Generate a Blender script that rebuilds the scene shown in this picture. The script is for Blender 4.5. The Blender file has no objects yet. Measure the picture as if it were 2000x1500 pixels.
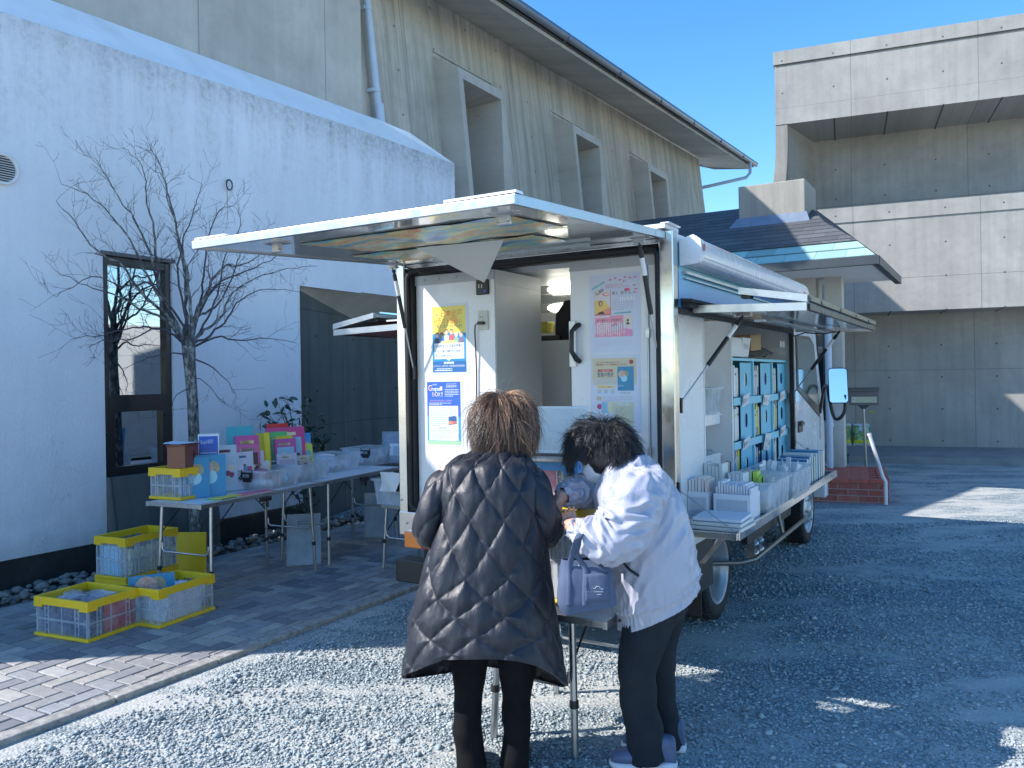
import bpy, bmesh, math, random
import numpy as np
from mathutils import Vector, Matrix, noise as mnoise
random.seed(7); rng = np.random.default_rng(7)
SC = bpy.context.scene
PI = math.pi
# ------------------------------------------------------------------ camera
FPX, ROLL, CAMH, CY = 1600.0, 0.016, 1.55, 738.0
AZ = math.radians(30.6); SN, CS = math.sin(AZ), math.cos(AZ)
cam_data = bpy.data.cameras.new('camera'); cam = bpy.data.objects.new('camera', cam_data)
SC.collection.objects.link(cam); SC.camera = cam
cam_data.sensor_width = 36.0; cam_data.lens = FPX/2000*36.0
cam_data.shift_y = (CY-750)/2000.0
cam_data.clip_start = 0.05; cam_data.clip_end = 500
_r = Vector((math.cos(ROLL), 0, -math.sin(ROLL))); _u = Vector((math.sin(ROLL), 0, math.cos(ROLL))); _b = _r.cross(_u)
cam.matrix_world = Matrix(((_r.x, _u.x, _b.x, 0), (_r.y, _u.y, _b.y, 0), (_r.z, _u.z, _b.z, CAMH), (0, 0, 0, 1)))
# ------------------------------------------------------------------ light
SUN_EL = math.radians(38.5); SUN_DIR = Vector((-0.99, -0.13, 0)).normalized()
SUN_DIR = Vector((SUN_DIR.x*math.cos(SUN_EL), SUN_DIR.y*math.cos(SUN_EL), math.sin(SUN_EL)))
sl = bpy.data.lights.new('sun', 'SUN'); sl.energy = 3.9; sl.angle = math.radians(0.5); sl.color = (1.0, 0.95, 0.90)
sun = bpy.data.objects.new('sun', sl); SC.collection.objects.link(sun)
sun.rotation_euler = SUN_DIR.to_track_quat('Z', 'Y').to_euler(); sun.location = (-10, -3, 12)
wd = bpy.data.worlds.new('World'); SC.world = wd; wd.use_nodes = True
wn = wd.node_tree.nodes; bg = wn['Background']
sky = wn.new('ShaderNodeTexSky'); sky.sky_type = 'NISHITA'; sky.sun_disc = False
sky.sun_elevation = SUN_EL; sky.sun_rotation = math.atan2(SUN_DIR.x, SUN_DIR.y)
sky.air_density = 1.0; sky.dust_density = 0.2; sky.ozone_density = 3.0; sky.altitude = 0
hs = wn.new('ShaderNodeHueSaturation'); hs.inputs['Saturation'].default_value = 1.28; hs.inputs['Value'].default_value = 1.0
wd.node_tree.links.new(sky.outputs[0], hs.inputs['Color']); wd.node_tree.links.new(hs.outputs[0], bg.inputs['Color'])
bg.inputs['Strength'].default_value = 0.15
SC.view_settings.view_transform = 'Standard'; SC.view_settings.look = 'None'
SC.view_settings.exposure = 1.0; SC.view_settings.gamma = 1.0
SC.cycles.max_bounces = 8; SC.cycles.transparent_max_bounces = 24; SC.cycles.use_denoising = True
SC.cycles.caustics_reflective = False; SC.cycles.caustics_refractive = False

# ------------------------------------------------------------------ yard frame: n to the right, u away, z up
def W(n, u, z=0.0): return Vector((n*CS+u*SN, -n*SN+u*CS, z))
def ray(px, py):
    x = px-1000; y = CY-py; cr, sr = math.cos(ROLL), math.sin(ROLL)
    X = (cr*x+sr*y)/FPX; Z = (-sr*x+cr*y)/FPX
    return (X*CS-SN, X*SN+CS, Z)
def hn(px, py, n): d = ray(px, py); t = n/d[0]; return (n, d[1]*t, CAMH+d[2]*t)
def hu(px, py, u): d = ray(px, py); t = u/d[1]; return (d[0]*t, u, CAMH+d[2]*t)
def hz(px, py, z): d = ray(px, py); t = (z-CAMH)/d[2]; return (d[0]*t, d[1]*t, z)
NB, KB, ZB = -6.6, 0.11, 4.3
def hb(px, py, dn=0.0):       # point on the battered wall face
    d = ray(px, py); t = (NB+dn-KB*(CAMH-ZB))/(d[0]+KB*d[2]); return (d[0]*t, d[1]*t, CAMH+d[2]*t)

# ------------------------------------------------------------------ mesh builder
class MB:
    def __init__(s, org=(0, 0, 0)): s.v = []; s.f = []; s.m = []; s.sm = []; s.org = Vector(org); s.col = None; s.cols = []
    def add(s, vs, fs, mi=0, M=None, smooth=False):
        k = len(s.v); o = s.org
        for p in vs:
            p = Vector(p)
            if M is not None: p = M @ p
            s.v.append((p.x-o.x, p.y-o.y, p.z-o.z))
        for f in fs:
            s.f.append(tuple(i+k for i in f)); s.m.append(mi); s.sm.append(smooth)
            s.cols.append(s.col if s.col is not None else 0.5)
        return s
    def box(s, x0, x1, y0, y1, z0, z1, mi=0, M=None):
        vs = [(x0,y0,z0),(x1,y0,z0),(x1,y1,z0),(x0,y1,z0),(x0,y0,z1),(x1,y0,z1),(x1,y1,z1),(x0,y1,z1)]
        return s.add(vs, [(0,3,2,1),(4,5,6,7),(0,1,5,4),(1,2,6,5),(2,3,7,6),(3,0,4,7)], mi, M)
    def poly(s, pts, mi=0, M=None): return s.add(pts, [tuple(range(len(pts)))], mi, M)
    def prism(s, pts, vec, mi=0, M=None, smooth=False):
        n = len(pts); vec = Vector(vec); a = [Vector(p) for p in pts]; vs = a+[p+vec for p in a]
        fs = [tuple(range(n))[::-1], tuple(range(n, 2*n))]
        s.add(vs, fs, mi, M); 
        return s.add(vs, [(i, (i+1) % n, n+(i+1) % n, n+i) for i in range(n)], mi, M, smooth)
    def tube(s, pts, r, seg=10, mi=0, M=None, caps=True, closed=False):
        pts = [Vector(p) for p in pts]; n = len(pts)
        rs = list(r) if hasattr(r, '__len__') else [r]*n
        vs = []; up = None
        for i, p in enumerate(pts):
            if closed: t = pts[(i+1) % n]-pts[i-1]
            else: t = pts[min(i+1, n-1)]-pts[max(i-1, 0)]
            t.normalize()
            if up is None:
                up = Vector((0, 0, 1)) if abs(t.z) < .9 else Vector((1, 0, 0))
            a = up-t*up.dot(t)
            if a.length < 1e-5: a = t.orthogonal()
            a.normalize(); b = t.cross(a); up = a
            for k in range(seg):
                q = 2*PI*k/seg; vs.append(p+(a*math.cos(q)+b*math.sin(q))*rs[i])
        fs = []
        m = n if closed else n-1
        for i in range(m):
            for k in range(seg):
                j = (i+1) % n; l = (k+1) % seg
                fs.append((i*seg+k, i*seg+l, j*seg+l, j*seg+k))
        s.add(vs, fs, mi, M, True)
        if caps and not closed:
            s.add(vs[:seg], [tuple(range(seg))[::-1]], mi, M); s.add(vs[-seg:], [tuple(range(seg))], mi, M)
        return s
    def cyl(s, p0, p1, r0, r1=None, seg=20, mi=0, M=None): return s.tube([p0, p1], [r0, r1 if r1 is not None else r0], seg, mi, M)
    def lathe(s, prof, c, axis, seg=32, mi=0, smooth=True):
        # prof: (radius, offset along axis)
        axis = Vector(axis).normalized(); a = axis.orthogonal().normalized(); b = axis.cross(a); c = Vector(c)
        vs = [c+axis*o+(a*math.cos(2*PI*k/seg)+b*math.sin(2*PI*k/seg))*r for r, o in prof for k in range(seg)]
        fs = [(i*seg+k, i*seg+(k+1) % seg, (i+1)*seg+(k+1) % seg, (i+1)*seg+k) for i in range(len(prof)-1) for k in range(seg)]
        return s.add(vs, fs, mi, None, smooth)
    def grid(s, P, mi=0, smooth=True, wrap=False, M=None):
        nu = len(P); nv = len(P[0]); vs = [p for row in P for p in row]; fs = []
        for i in range(nu-1):
            for j in range(nv if wrap else nv-1):
                k = (j+1) % nv; fs.append((i*nv+j, i*nv+k, (i+1)*nv+k, (i+1)*nv+j))
        return s.add(vs, fs, mi, M, smooth)
    def ball(s, c, r, mi=0, seg=12, rings=8, M=None):
        r = (r, r, r) if not hasattr(r, '__len__') else r
        P = [[(c[0]+r[0]*math.sin(PI*i/rings)*math.cos(2*PI*k/seg), c[1]+r[1]*math.sin(PI*i/rings)*math.sin(2*PI*k/seg), c[2]+r[2]*math.cos(PI*i/rings)) for k in range(seg)] for i in range(rings+1)]
        return s.grid(P, mi, True, True, M)
    def text(s, body, size, M, mi=0, w=None, align='CENTER'):
        # flat lettering lying in the local XY plane of M; w squeezes it to a given width
        vs, fs = text_mesh(body)
        if not vs: return s
        xs = [p[0] for p in vs]; wd_ = max(xs)-min(xs); x0 = min(xs)
        kx = size if w is None else w/max(wd_, 1e-6)
        ox = {'CENTER': wd_/2, 'LEFT': 0, 'RIGHT': wd_}[align]
        return s.add([((p[0]-x0-ox)*kx, p[1]*size, 0) for p in vs], fs, mi, M)
    def build(s, name, mats, parent=None, bevel=0, sub=0, attr=None, auto=True, weld=False):
        me = bpy.data.meshes.new(name)
        me.from_pydata([tuple(p) for p in s.v], [], s.f)
        for m_ in (mats if isinstance(mats, (list, tuple)) else [mats]): me.materials.append(m_)
        me.polygons.foreach_set('material_index', s.m); me.polygons.foreach_set('use_smooth', s.sm)
        if attr:
            at = me.attributes.new(attr, 'FLOAT', 'FACE'); at.data.foreach_set('value', s.cols)
        if weld:
            b = bmesh.new(); b.from_mesh(me); bmesh.ops.remove_doubles(b, verts=b.verts, dist=1e-4); b.to_mesh(me); b.free()
        me.update()
        o = bpy.data.objects.new(name, me); SC.collection.objects.link(o)
        if parent is not None: o.parent = parent
        if bevel:
            m_ = o.modifiers.new('bevel', 'BEVEL'); m_.width = bevel; m_.segments = 2; m_.limit_method = 'ANGLE'; m_.angle_limit = math.radians(50)
        if sub:
            m_ = o.modifiers.new('sub', 'SUBSURF'); m_.levels = sub; m_.render_levels = sub
        return o
_tc = {}
def text_mesh(body):
    if body in _tc: return _tc[body]
    cu = bpy.data.curves.new('t', 'FONT'); cu.body = body; cu.size = 1; cu.resolution_u = 2
    ob = bpy.data.objects.new('t', cu)
    me = bpy.data.meshes.new_from_object(ob)
    r = ([tuple(v.co) for v in me.vertices], [tuple(p.vertices) for p in me.polygons])
    bpy.data.objects.remove(ob); bpy.data.meshes.remove(me); bpy.data.curves.remove(cu)
    _tc[body] = r; return r

def tag(o, label=None, cat=None, group=None, kind=None):
    if label: o['label'] = label
    if cat: o['category'] = cat
    if group: o['group'] = group
    if kind: o['kind'] = kind
    return o
def thing(name, label, cat, at=(0, 0, 0), rz=-AZ, group=None, world=None):
    o = bpy.data.objects.new(name, None); SC.collection.objects.link(o); o.empty_display_size = .1
    o.location = world if world is not None else W(*at); o.rotation_euler = (0, 0, rz)
    return tag(o, label, cat, group)
def solo(mb, name, mats, label, cat, group=None, kind=None, **k):
    # a thing that is one mesh, given in yard-frame coordinates with mb.org at its base
    o = mb.build(name, mats, **k); o.location = W(*mb.org); o.rotation_euler = (0, 0, -AZ)
    return tag(o, label, cat, group, kind)
def copy_tree(o, parent=None):
    c = o.copy(); SC.collection.objects.link(c); c.parent = parent
    for ch in list(o.children): copy_tree(ch, c)
    return c
def MX(o, ex, ey, ez=None):
    ex = Vector(ex).normalized(); ey = Vector(ey).normalized(); ez = ex.cross(ey)
    return Matrix(((ex.x, ey.x, ez.x, o[0]), (ex.y, ey.y, ez.y, o[1]), (ex.z, ey.z, ez.z, o[2]), (0, 0, 0, 1)))
def lerp(a, b, t): return a+(b-a)*t
def ilerp(xs, ys, x): return float(np.interp(x, xs, ys))

# ------------------------------------------------------------------ materials
class NG:
    def __init__(s, name):
        s.mat = bpy.data.materials.new(name); s.mat.use_nodes = True; s.nt = s.mat.node_tree; s.n = s.nt.nodes
        s.p = s.n['Principled BSDF']; s.out = s.n['Material Output']
        s.tc = s.n.new('ShaderNodeTexCoord'); s.obj = s.tc.outputs['Object']
    def link(s, a, b): s.nt.links.new(a, b)
    def new(s, t, **k):
        n = s.n.new(t)
        for a, b in k.items():
            if a in ('operation', 'blend_type', 'data_type', 'noise_dimensions', 'feature', 'distance', 'voronoi_dimensions', 'musgrave_type', 'attribute_name', 'interpolation', 'wave_type', 'bands_direction'): setattr(n, a, b)
            else:
                i = n.inputs[a]
                if hasattr(b, 'is_output') or isinstance(b, bpy.types.NodeSocket): s.link(b, i)
                else: i.default_value = b
        return n
    def map(s, scale=(1, 1, 1), loc=(0, 0, 0), rot=(0, 0, 0), src=None):
        m = s.n.new('ShaderNodeMapping'); s.link(src or s.obj, m.inputs[0]); m.inputs['Scale'].default_value = scale; m.inputs['Location'].default_value = loc; m.inputs['Rotation'].default_value = rot
        return m.outputs[0]
    def noise(s, scale, vec=None, detail=4, rough=.6, out='Fac'):
        n = s.n.new('ShaderNodeTexNoise'); n.inputs['Scale'].default_value = scale; n.inputs['Detail'].default_value = detail; n.inputs['Roughness'].default_value = rough
        s.link(vec or s.obj, n.inputs['Vector']); return n.outputs[out]
    def ramp(s, fac, stops):
        r = s.n.new('ShaderNodeValToRGB'); s.link(fac, r.inputs[0]); e = r.color_ramp.elements
        while len(e) < len(stops): e.new(.5)
        for i, (p, c) in enumerate(stops):
            e[i].position = p; e[i].color = (c, c, c, 1) if not hasattr(c, '__len__') else tuple(c)+(1,)
        return r.outputs[0]
    def mix(s, fac, a, b, bt='MIX'):
        m = s.n.new('ShaderNodeMix'); m.data_type = 'RGBA'; m.blend_type = bt
        for i, v in ((0, fac), (6, a), (7, b)):
            if isinstance(v, bpy.types.NodeSocket): s.link(v, m.inputs[i])
            elif i == 0: m.inputs[0].default_value = v
            else: m.inputs[i].default_value = tuple(v)+(1,) if hasattr(v, '__len__') else (v, v, v, 1)
        return m.outputs[2]
    def math(s, op, a, b=None, clamp=False):
        m = s.n.new('ShaderNodeMath'); m.operation = op; m.use_clamp = clamp
        for i, v in ((0, a), (1, b)):
            if v is None: continue
            if isinstance(v, bpy.types.NodeSocket): s.link(v, m.inputs[i])
            else: m.inputs[i].default_value = v
        return m.outputs[0]
    def sep(s, vec=None):
        x = s.n.new('ShaderNodeSeparateXYZ'); s.link(vec or s.obj, x.inputs[0]); return x.outputs
    def bump(s, h, strength=.3, dist=.01, prev=None):
        b = s.n.new('ShaderNodeBump'); b.inputs['Strength'].default_value = strength; b.inputs['Distance'].default_value = dist
        s.link(h, b.inputs['Height'])
        if prev: s.link(prev, b.inputs['Normal'])
        s.link(b.outputs[0], s.p.inputs['Normal']); return b.outputs[0]
    def set(s, **k):
        for a, v in k.items():
            i = s.p.inputs[a.replace('_', ' ')]
            if isinstance(v, bpy.types.NodeSocket): s.link(v, i)
            else: i.default_value = tuple(v)+(1,) if (hasattr(v, '__len__') and len(v) == 3 and i.type == 'RGBA') else v
        return s
def surf(name, col, rough=.55, metal=0.0, var=.12, vs=6, bump=.08, bs=60, spec=None, coat=0, sheen=0, dirt=0, dirtcol=(.12, .11, .1)):
    g = NG(name); n1 = g.noise(vs, detail=5)
    lo = tuple(max(0, c*(1-var)) for c in col); hi = tuple(min(1, c*(1+var*.6)) for c in col)
    c = g.mix(g.ramp(n1, [(.3, 0.), (.7, 1.)]), lo, hi)
    if dirt: c = g.mix(g.math('MULTIPLY', g.ramp(g.noise(vs*.6, g.map(loc=(3, 1, 2)), 8, .7), [(.5, 0.), (.8, 1.)]), dirt), c, dirtcol)
    g.set(Base_Color=c, Metallic=metal)
    g.link(g.ramp(g.noise(vs*3, detail=3), [(.25, max(0, rough-.1)), (.75, min(1, rough+.1))]), g.p.inputs['Roughness'])
    if bump: g.bump(g.noise(bs, detail=4), bump, .004)
    if spec is not None: g.p.inputs['Specular IOR Level'].default_value = spec
    if coat: g.p.inputs['Coat Weight'].default_value = coat; g.p.inputs['Coat Roughness'].default_value = .08
    if sheen: g.p.inputs['Sheen Weight'].default_value = sheen
    return g.mat
def frosted(name, col, fac=.5, rough=.25):
    # thin translucent plastic: part clear, part milky
    g = NG(name); g.set(Base_Color=col, Roughness=rough)
    tr = g.new('ShaderNodeBsdfTransparent', Color=(0.93*col[0]+.05, .93*col[1]+.05, .93*col[2]+.05, 1))
    tl = g.new('ShaderNodeBsdfTranslucent', Color=tuple(col)+(1,))
    m1 = g.new('ShaderNodeMixShader', Fac=.35); g.link(g.p.outputs[0], m1.inputs[1]); g.link(tl.outputs[0], m1.inputs[2])
    f = g.ramp(g.noise(9, detail=3), [(.3, max(0, fac-.1)), (.7, min(1, fac+.12))])
    m2 = g.new('ShaderNodeMixShader'); g.link(f, m2.inputs[0]); g.link(tr.outputs[0], m2.inputs[1]); g.link(m1.outputs[0], m2.inputs[2])
    g.link(m2.outputs[0], g.out.inputs['Surface']); return g.mat
_fm = {}
def flat(col, rough=.5):          # printed paper / plain plastic colour, cached
    k = (tuple(round(c, 3) for c in col), rough)
    if k not in _fm:
        g = NG('print'); c = g.mix(g.noise(14, detail=3), tuple(x*.94 for x in col), tuple(min(1, x*1.04) for x in col))
        g.set(Base_Color=c, Roughness=rough); _fm[k] = g.mat
    return _fm[k]
# ================================================================== materials of the setting
def concrete(name, base, seams_y=1.8, seams_z=1.8, off=(0, 0), axis='y', streak=.35, warm=(.34, .31, .26), board=0.0, holes=True, tone_w=.45, zflip=0.0):
    """Board-marked concrete: panel joints, tie holes, rain streaks; axis = object axis running along the wall."""
    g = NG(name); x, y, z = g.sep(); a = y if axis == 'y' else x
    cmb = g.new('ShaderNodeCombineXYZ'); g.link(a, cmb.inputs[0]); g.link(z, cmb.inputs[1]); uv = cmb.outputs[0]
    n1 = g.noise(.9, uv, 8, .62); n2 = g.noise(7, uv, 6, .65)
    st = g.noise(1.0, g.map((7, .35, 1), src=uv), 7, .65)          # vertical streaks
    # panels with a tone of their own
    pa = g.math('ADD', g.math('DIVIDE', a, tone_w), off[0]); fl = g.math('FLOOR', pa)
    wn_ = g.new('ShaderNodeTexWhiteNoise', noise_dimensions='1D'); g.link(fl, wn_.inputs['W'])
    c = g.mix(g.ramp(n1, [(.32, 0.), (.68, 1.)]), tuple(v*.78 for v in base), tuple(v*1.16 for v in base))
    c = g.mix(g.math('MULTIPLY', wn_.outputs[0], .45), c, warm); c = g.mix(g.math('MULTIPLY', g.math('GREATER_THAN', g.math('FRACT', g.math('MULTIPLY', wn_.outputs[0], 7.3)), .55), .22), c, tuple(v*.62 for v in base))
    c = g.mix(g.math('MULTIPLY', g.ramp(st, [(.42, 0.), (.72, 1.)]), streak), c, tuple(v*.42 for v in base))
    c = g.mix(g.math('MULTIPLY', g.ramp(n2, [(.5, 0.), (.75, 1.)]), .3), c, tuple(v*.6 for v in base))
    pits = g.new('ShaderNodeTexVoronoi', Scale=9.0); g.link(uv, pits.inputs['Vector'])
    pd = g.math('LESS_THAN', pits.outputs['Distance'], g.math('MULTIPLY', g.ramp(g.noise(2.2, uv, 2), [(.5, 0.), (.75, 1.)]), .1))
    c = g.mix(g.math('MULTIPLY', pd, .6), c, tuple(v*.25 for v in base))
    def seam(v, step, o, wdt):
        q = g.math('FRACT', g.math('ADD', g.math('DIVIDE', v, step), o)); d = g.math('ABSOLUTE', g.math('SUBTRACT', q, .5))
        return g.math('GREATER_THAN', d, .5-wdt/step)
    sm = g.math('MAXIMUM', seam(a, seams_y, off[0], .006), seam(z, seams_z, off[1], .005)) if seams_z else seam(a, seams_y, off[0], .007)
    if board: sm = g.math('MAXIMUM', sm, g.math('MULTIPLY', seam(a, board, .3, .004), .5))
    c = g.mix(g.math('MULTIPLY', sm, .55), c, tuple(v*.3 for v in base))
    h = g.math('SUBTRACT', n2, g.math('MULTIPLY', sm, 1.5))
    if holes:
        def cell(v, step, o): return g.math('MULTIPLY', g.math('SUBTRACT', g.math('FRACT', g.math('ADD', g.math('DIVIDE', v, step), o)), .5), step)
        ca, cz = cell(a, .9, off[0]+.25), cell(z, .6, .1)
        rr = g.math('SQRT', g.math('ADD', g.math('MULTIPLY', ca, ca), g.math('MULTIPLY', cz, cz)))
        hole = g.math('LESS_THAN', rr, .017)
        c = g.mix(g.math('MULTIPLY', hole, .8), c, tuple(v*.16 for v in base)); h = g.math('SUBTRACT', h, hole)
    g.set(Base_Color=c, Roughness=.88); g.p.inputs['Specular IOR Level'].default_value = .25
    b1 = g.bump(h, .35, .012); g.bump(g.noise(55, detail=5), .18, .006, b1)
    return g.mat
C_BOARD = concrete('board_marked_concrete', (.50, .475, .41), 1.35, 0, (.15, 0), 'y', .8, (.60, .52, .39), board=.45, tone_w=1.35)
C_PLAIN = concrete('plain_concrete', (.52, .50, .45), 1.75, 0, (.3, 0), 'y', .15, (.56, .52, .43), holes=False, tone_w=1.0)
C_FRAME = concrete('smooth_concrete', (.48, .465, .42), 9, 0, (0, 0), 'y', .3, (.48, .44, .37), holes=False, tone_w=9)
C_DARK = concrete('dark_and_shaded_concrete', (.115, .125, .125), 1.6, 1.25, (.2, .15), 'y', .55, (.13, .14, .13), tone_w=1.6)  # dark base and niche walls; also paints recess shade on the balcony header
C_RIGHT = concrete('bare_concrete', (.38, .37, .345), 2.05, 1.66, (.33, .05), 'x', .28, (.40, .38, .33), tone_w=2.05)
C_ROUGH = concrete('rough_concrete', (.36, .345, .31), 30, 0, (0, 0), 'x', .5, (.36, .33, .28), holes=False, tone_w=30)

g = NG('white_stucco'); x, y, z = g.sep()
cmb = g.new('ShaderNodeCombineXYZ'); g.link(y, cmb.inputs[0]); g.link(z, cmb.inputs[1]); uv = cmb.outputs[0]
st = g.noise(1.0, g.map((5, .5, 1), src=uv), 9, .72); gr = g.noise(16, uv, 8, .8)
hi = g.ramp(g.math('SUBTRACT', z, 3.25), [(0., 0.), (1., 1.)])
lowm = g.math('MULTIPLY', g.ramp(st, [(.42, 0.), (.66, 1.)]), g.ramp(gr, [(.45, .25), (.66, 1.)]))
c = g.mix(g.ramp(g.noise(.8, uv, 5), [(.3, 0.), (.7, 1.)]), (.69, .73, .79), (.77, .81, .87))
c = g.mix(g.math('MULTIPLY', lowm, g.math('ADD', g.math('MULTIPLY', hi, .64), .12)), c, (.18, .20, .19))
splash = g.math('MULTIPLY', g.ramp(z, [(.28, 1.), (.75, 0.)]), g.ramp(g.noise(5, uv, 6), [(.35, 0.), (.65, 1.)])); c = g.mix(g.math('MULTIPLY', splash, .35), c, (.30, .31, .28))
crk = g.new('ShaderNodeTexVoronoi', feature='DISTANCE_TO_EDGE', Scale=.55); g.link(g.map(src=g.noise(1.6, uv, 5, out='Color')), crk.inputs['Vector'])
c = g.mix(g.math('MULTIPLY', g.math('LESS_THAN', crk.outputs['Distance'], .0012), .30), c, (.3, .32, .33))
top = g.ramp(g.math('SUBTRACT', z, 4.06), [(0., 0.), (.3, 1.)])
c = g.mix(g.math('MULTIPLY', g.math('MULTIPLY', g.ramp(gr, [(.3, 0.), (.6, 1.)]), top), .42), c, (.13, .14, .13))
g.set(Base_Color=c, Roughness=.9); g.p.inputs['Specular IOR Level'].default_value = .2
b1 = g.bump(g.noise(42, detail=7, rough=.65), .75, .012); g.bump(g.noise(6, detail=4), .25, .03, b1)
M_STUCCO = g.mat
M_CHAMF = surf('white_weathered_slope', (.84, .85, .86), .85, var=.08, vs=2, bump=.2, bs=30, dirt=.25)
M_PLINTH = surf('black_plinth_paint', (.022, .024, .026), .75, var=.3, vs=5, bump=.3, bs=30, dirt=.25, dirtcol=(.09, .1, .1))
M_BLKFR = surf('black_window_frame', (.012, .013, .015), .35, var=.1, bump=.02)
def glass(name, tint=(.02, .03, .035), rough=.02, clear=.25):
    g = NG(name); g.set(Base_Color=tint, Roughness=rough, IOR=1.5)
    g.p.inputs['Specular IOR Level'].default_value = 1.0; g.p.inputs['Coat Weight'].default_value = 1.0; g.p.inputs['Coat Roughness'].default_value = .01
    b = g.bump(g.noise(1.6, detail=1), .02, .02)
    tr = g.new('ShaderNodeBsdfTransparent', Color=(.6, .7, .7, 1)); m = g.new('ShaderNodeMixShader', Fac=1-clear)
    g.link(tr.outputs[0], m.inputs[1]); g.link(g.p.outputs[0], m.inputs[2]); g.link(m.outputs[0], g.out.inputs['Surface'])
    return g.mat
g = NG('mirror_glass_pane'); fr = g.new('ShaderNodeFresnel', IOR=1.9)
gl = g.new('ShaderNodeBsdfGlossy', Roughness=.015, Color=(.85, .9, .92, 1)); g.set(Base_Color=(.008, .012, .016), Roughness=.05)
mx = g.new('ShaderNodeMixShader'); g.link(g.math('ADD', g.math('MULTIPLY', fr.outputs[0], 1.0), .38, True), mx.inputs[0]); g.link(g.p.outputs[0], mx.inputs[1]); g.link(gl.outputs[0], mx.inputs[2]); g.link(mx.outputs[0], g.out.inputs['Surface'])
M_MIRPANE = g.mat
M_DKGLASS = glass('dark_window_glass', (.01, .015, .02), .03, .0)

# ================================================================== ground
g = NG('gravel_ground'); n1 = g.noise(.55, detail=6, rough=.6); v1 = g.new('ShaderNodeTexVoronoi', Scale=75.0); g.link(g.obj, v1.inputs['Vector'])
v2 = g.new('ShaderNodeTexVoronoi', Scale=38.0); g.link(g.map(loc=(3.3, 1.7, 0)), v2.inputs['Vector'])
sand = g.ramp(g.noise(.9, g.map((1, 2.2, 1), rot=(0, 0, .2)), 7, .68), [(.42, 0.), (.56, 1.)])
stone = g.mix(g.ramp(g.sep(v1.outputs['Color'])[0], [(.1, 0.), (.9, 1.)]), (.17, .23, .26), (.45, .51, .52))
stone = g.mix(g.math('GREATER_THAN', g.sep(v1.outputs['Color'])[1], .93), stone, (.76, .76, .71))
stone = g.mix(g.ramp(v1.outputs['Distance'], [(.35, 0.), (.75, .8)]), stone, (.14, .17, .18))
c = g.mix(g.math('MULTIPLY', sand, .75), stone, (.50, .49, .45))
g.set(Base_Color=c, Roughness=.93); g.p.inputs['Specular IOR Level'].default_value = .2
hh = g.math('SUBTRACT', 1.0, v1.outputs['Distance']); hh = g.math('MULTIPLY', hh, g.math('SUBTRACT', 1.0, g.math('MULTIPLY', sand, .75)))
b1 = g.bump(hh, .9, .012); g.bump(g.noise(160, detail=3), .3, .004, b1)
M_GRAVEL = g.mat
mb = MB(); NX, NY = 90, 90
xs = np.concatenate([np.linspace(-60, -6, 15), np.linspace(-5.5, 14, 60), np.linspace(15, 70, 15)]); ys = np.concatenate([np.linspace(-30, 0, 12), np.linspace(.4, 15, 60), np.linspace(16, 90, 18)])
P = []
for yv in ys:
    row = []
    for xv in xs:
        n_ = xv*CS-yv*SN
        k = min(1, max(0, (n_+3.2)/.8))                # stays flat beside the kerb
        zz = (mnoise.noise(Vector((xv*.45, yv*.45, 0)))*.022+mnoise.noise(Vector((xv*1.7, yv*1.7, 3)))*.006)*k
        row.append((xv, yv, zz-.012+.034*(1-k)))
    P.append(row)
mb.grid(P); tag(mb.build('ground', M_GRAVEL), kind='structure')

# loose chippings lying on the ground near the viewer: nobody could count them
N = 150000
yy = 2.3+6.2*rng.random(N*2)**1.5; xx = (rng.random(N*2)-.5)*2*(yy*.68)+.0*yy
nn = xx*CS-yy*SN
ok = (nn > -3.5); xx, yy = xx[ok][:N], yy[ok][:N]; N = len(xx)
keep = np.array([mnoise.noise(Vector((a*.55, b*1.7, 7)))+.5*mnoise.noise(Vector((a*2.2, b*5, 2))) for a, b in zip(xx, yy)]) < -.06+.42*rng.random(N)
xx, yy = xx[keep], yy[keep]; N = len(xx)
base = np.array([(1,0,0),(.3,.9,.05),(-.8,.6,0),(-.9,-.5,.05),(.1,-1,0),(.15,.1,.75),(-.1,.0,-.6)], float)
fcs = np.array([(0,1,5),(1,2,5),(2,3,5),(3,4,5),(4,0,5),(1,0,6),(2,1,6),(3,2,6),(4,3,6),(0,4,6)])
sz = (.0036+.0085*rng.random(N)**2.6+.012*(rng.random(N) > .996))*(1+.10*(yy-2.3)); ang = rng.random(N)*2*PI; fl = .55+.35*rng.random(N); el = .6+.4*rng.random(N)
V = base[None]*(.75+.5*rng.random((N, 7, 1)))
V[:, :, 1] *= el[:, None]; V[:, :, 2] *= fl[:, None]
V *= sz[:, None, None]
tl = (rng.random(N)-.5)*.9; ct, st_ = np.cos(tl)[:, None], np.sin(tl)[:, None]
x_, z_ = V[:, :, 0]*ct-V[:, :, 2]*st_, V[:, :, 0]*st_+V[:, :, 2]*ct
ca, sa = np.cos(ang)[:, None], np.sin(ang)[:, None]
Vx = x_*ca-V[:, :, 1]*sa+xx[:, None]; Vy = x_*sa+V[:, :, 1]*ca+yy[:, None]
zg = np.array([(mnoise.noise(Vector((a*.45, b*.45, 0)))*.022+mnoise.noise(Vector((a*1.7, b*1.7, 3)))*.006)*min(1, max(0, (a*CS-b*SN+3.2)/.8))-.012+.034*(1-min(1, max(0, (a*CS-b*SN+3.2)/.8))) for a, b in zip(xx, yy)])
Vz = z_+zg[:, None]+sz[:, None]*.25
co = np.stack([Vx, Vy, Vz], -1).reshape(-1, 3)
F = (fcs[None]+(np.arange(N)*7)[:, None, None]).reshape(-1, 3)
me = bpy.data.meshes.new('gravel'); me.vertices.add(len(co)); me.vertices.foreach_set('co', co.ravel())
me.loops.add(F.size); me.loops.foreach_set('vertex_index', F.ravel().astype(np.int32)); me.polygons.add(len(F))
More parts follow.
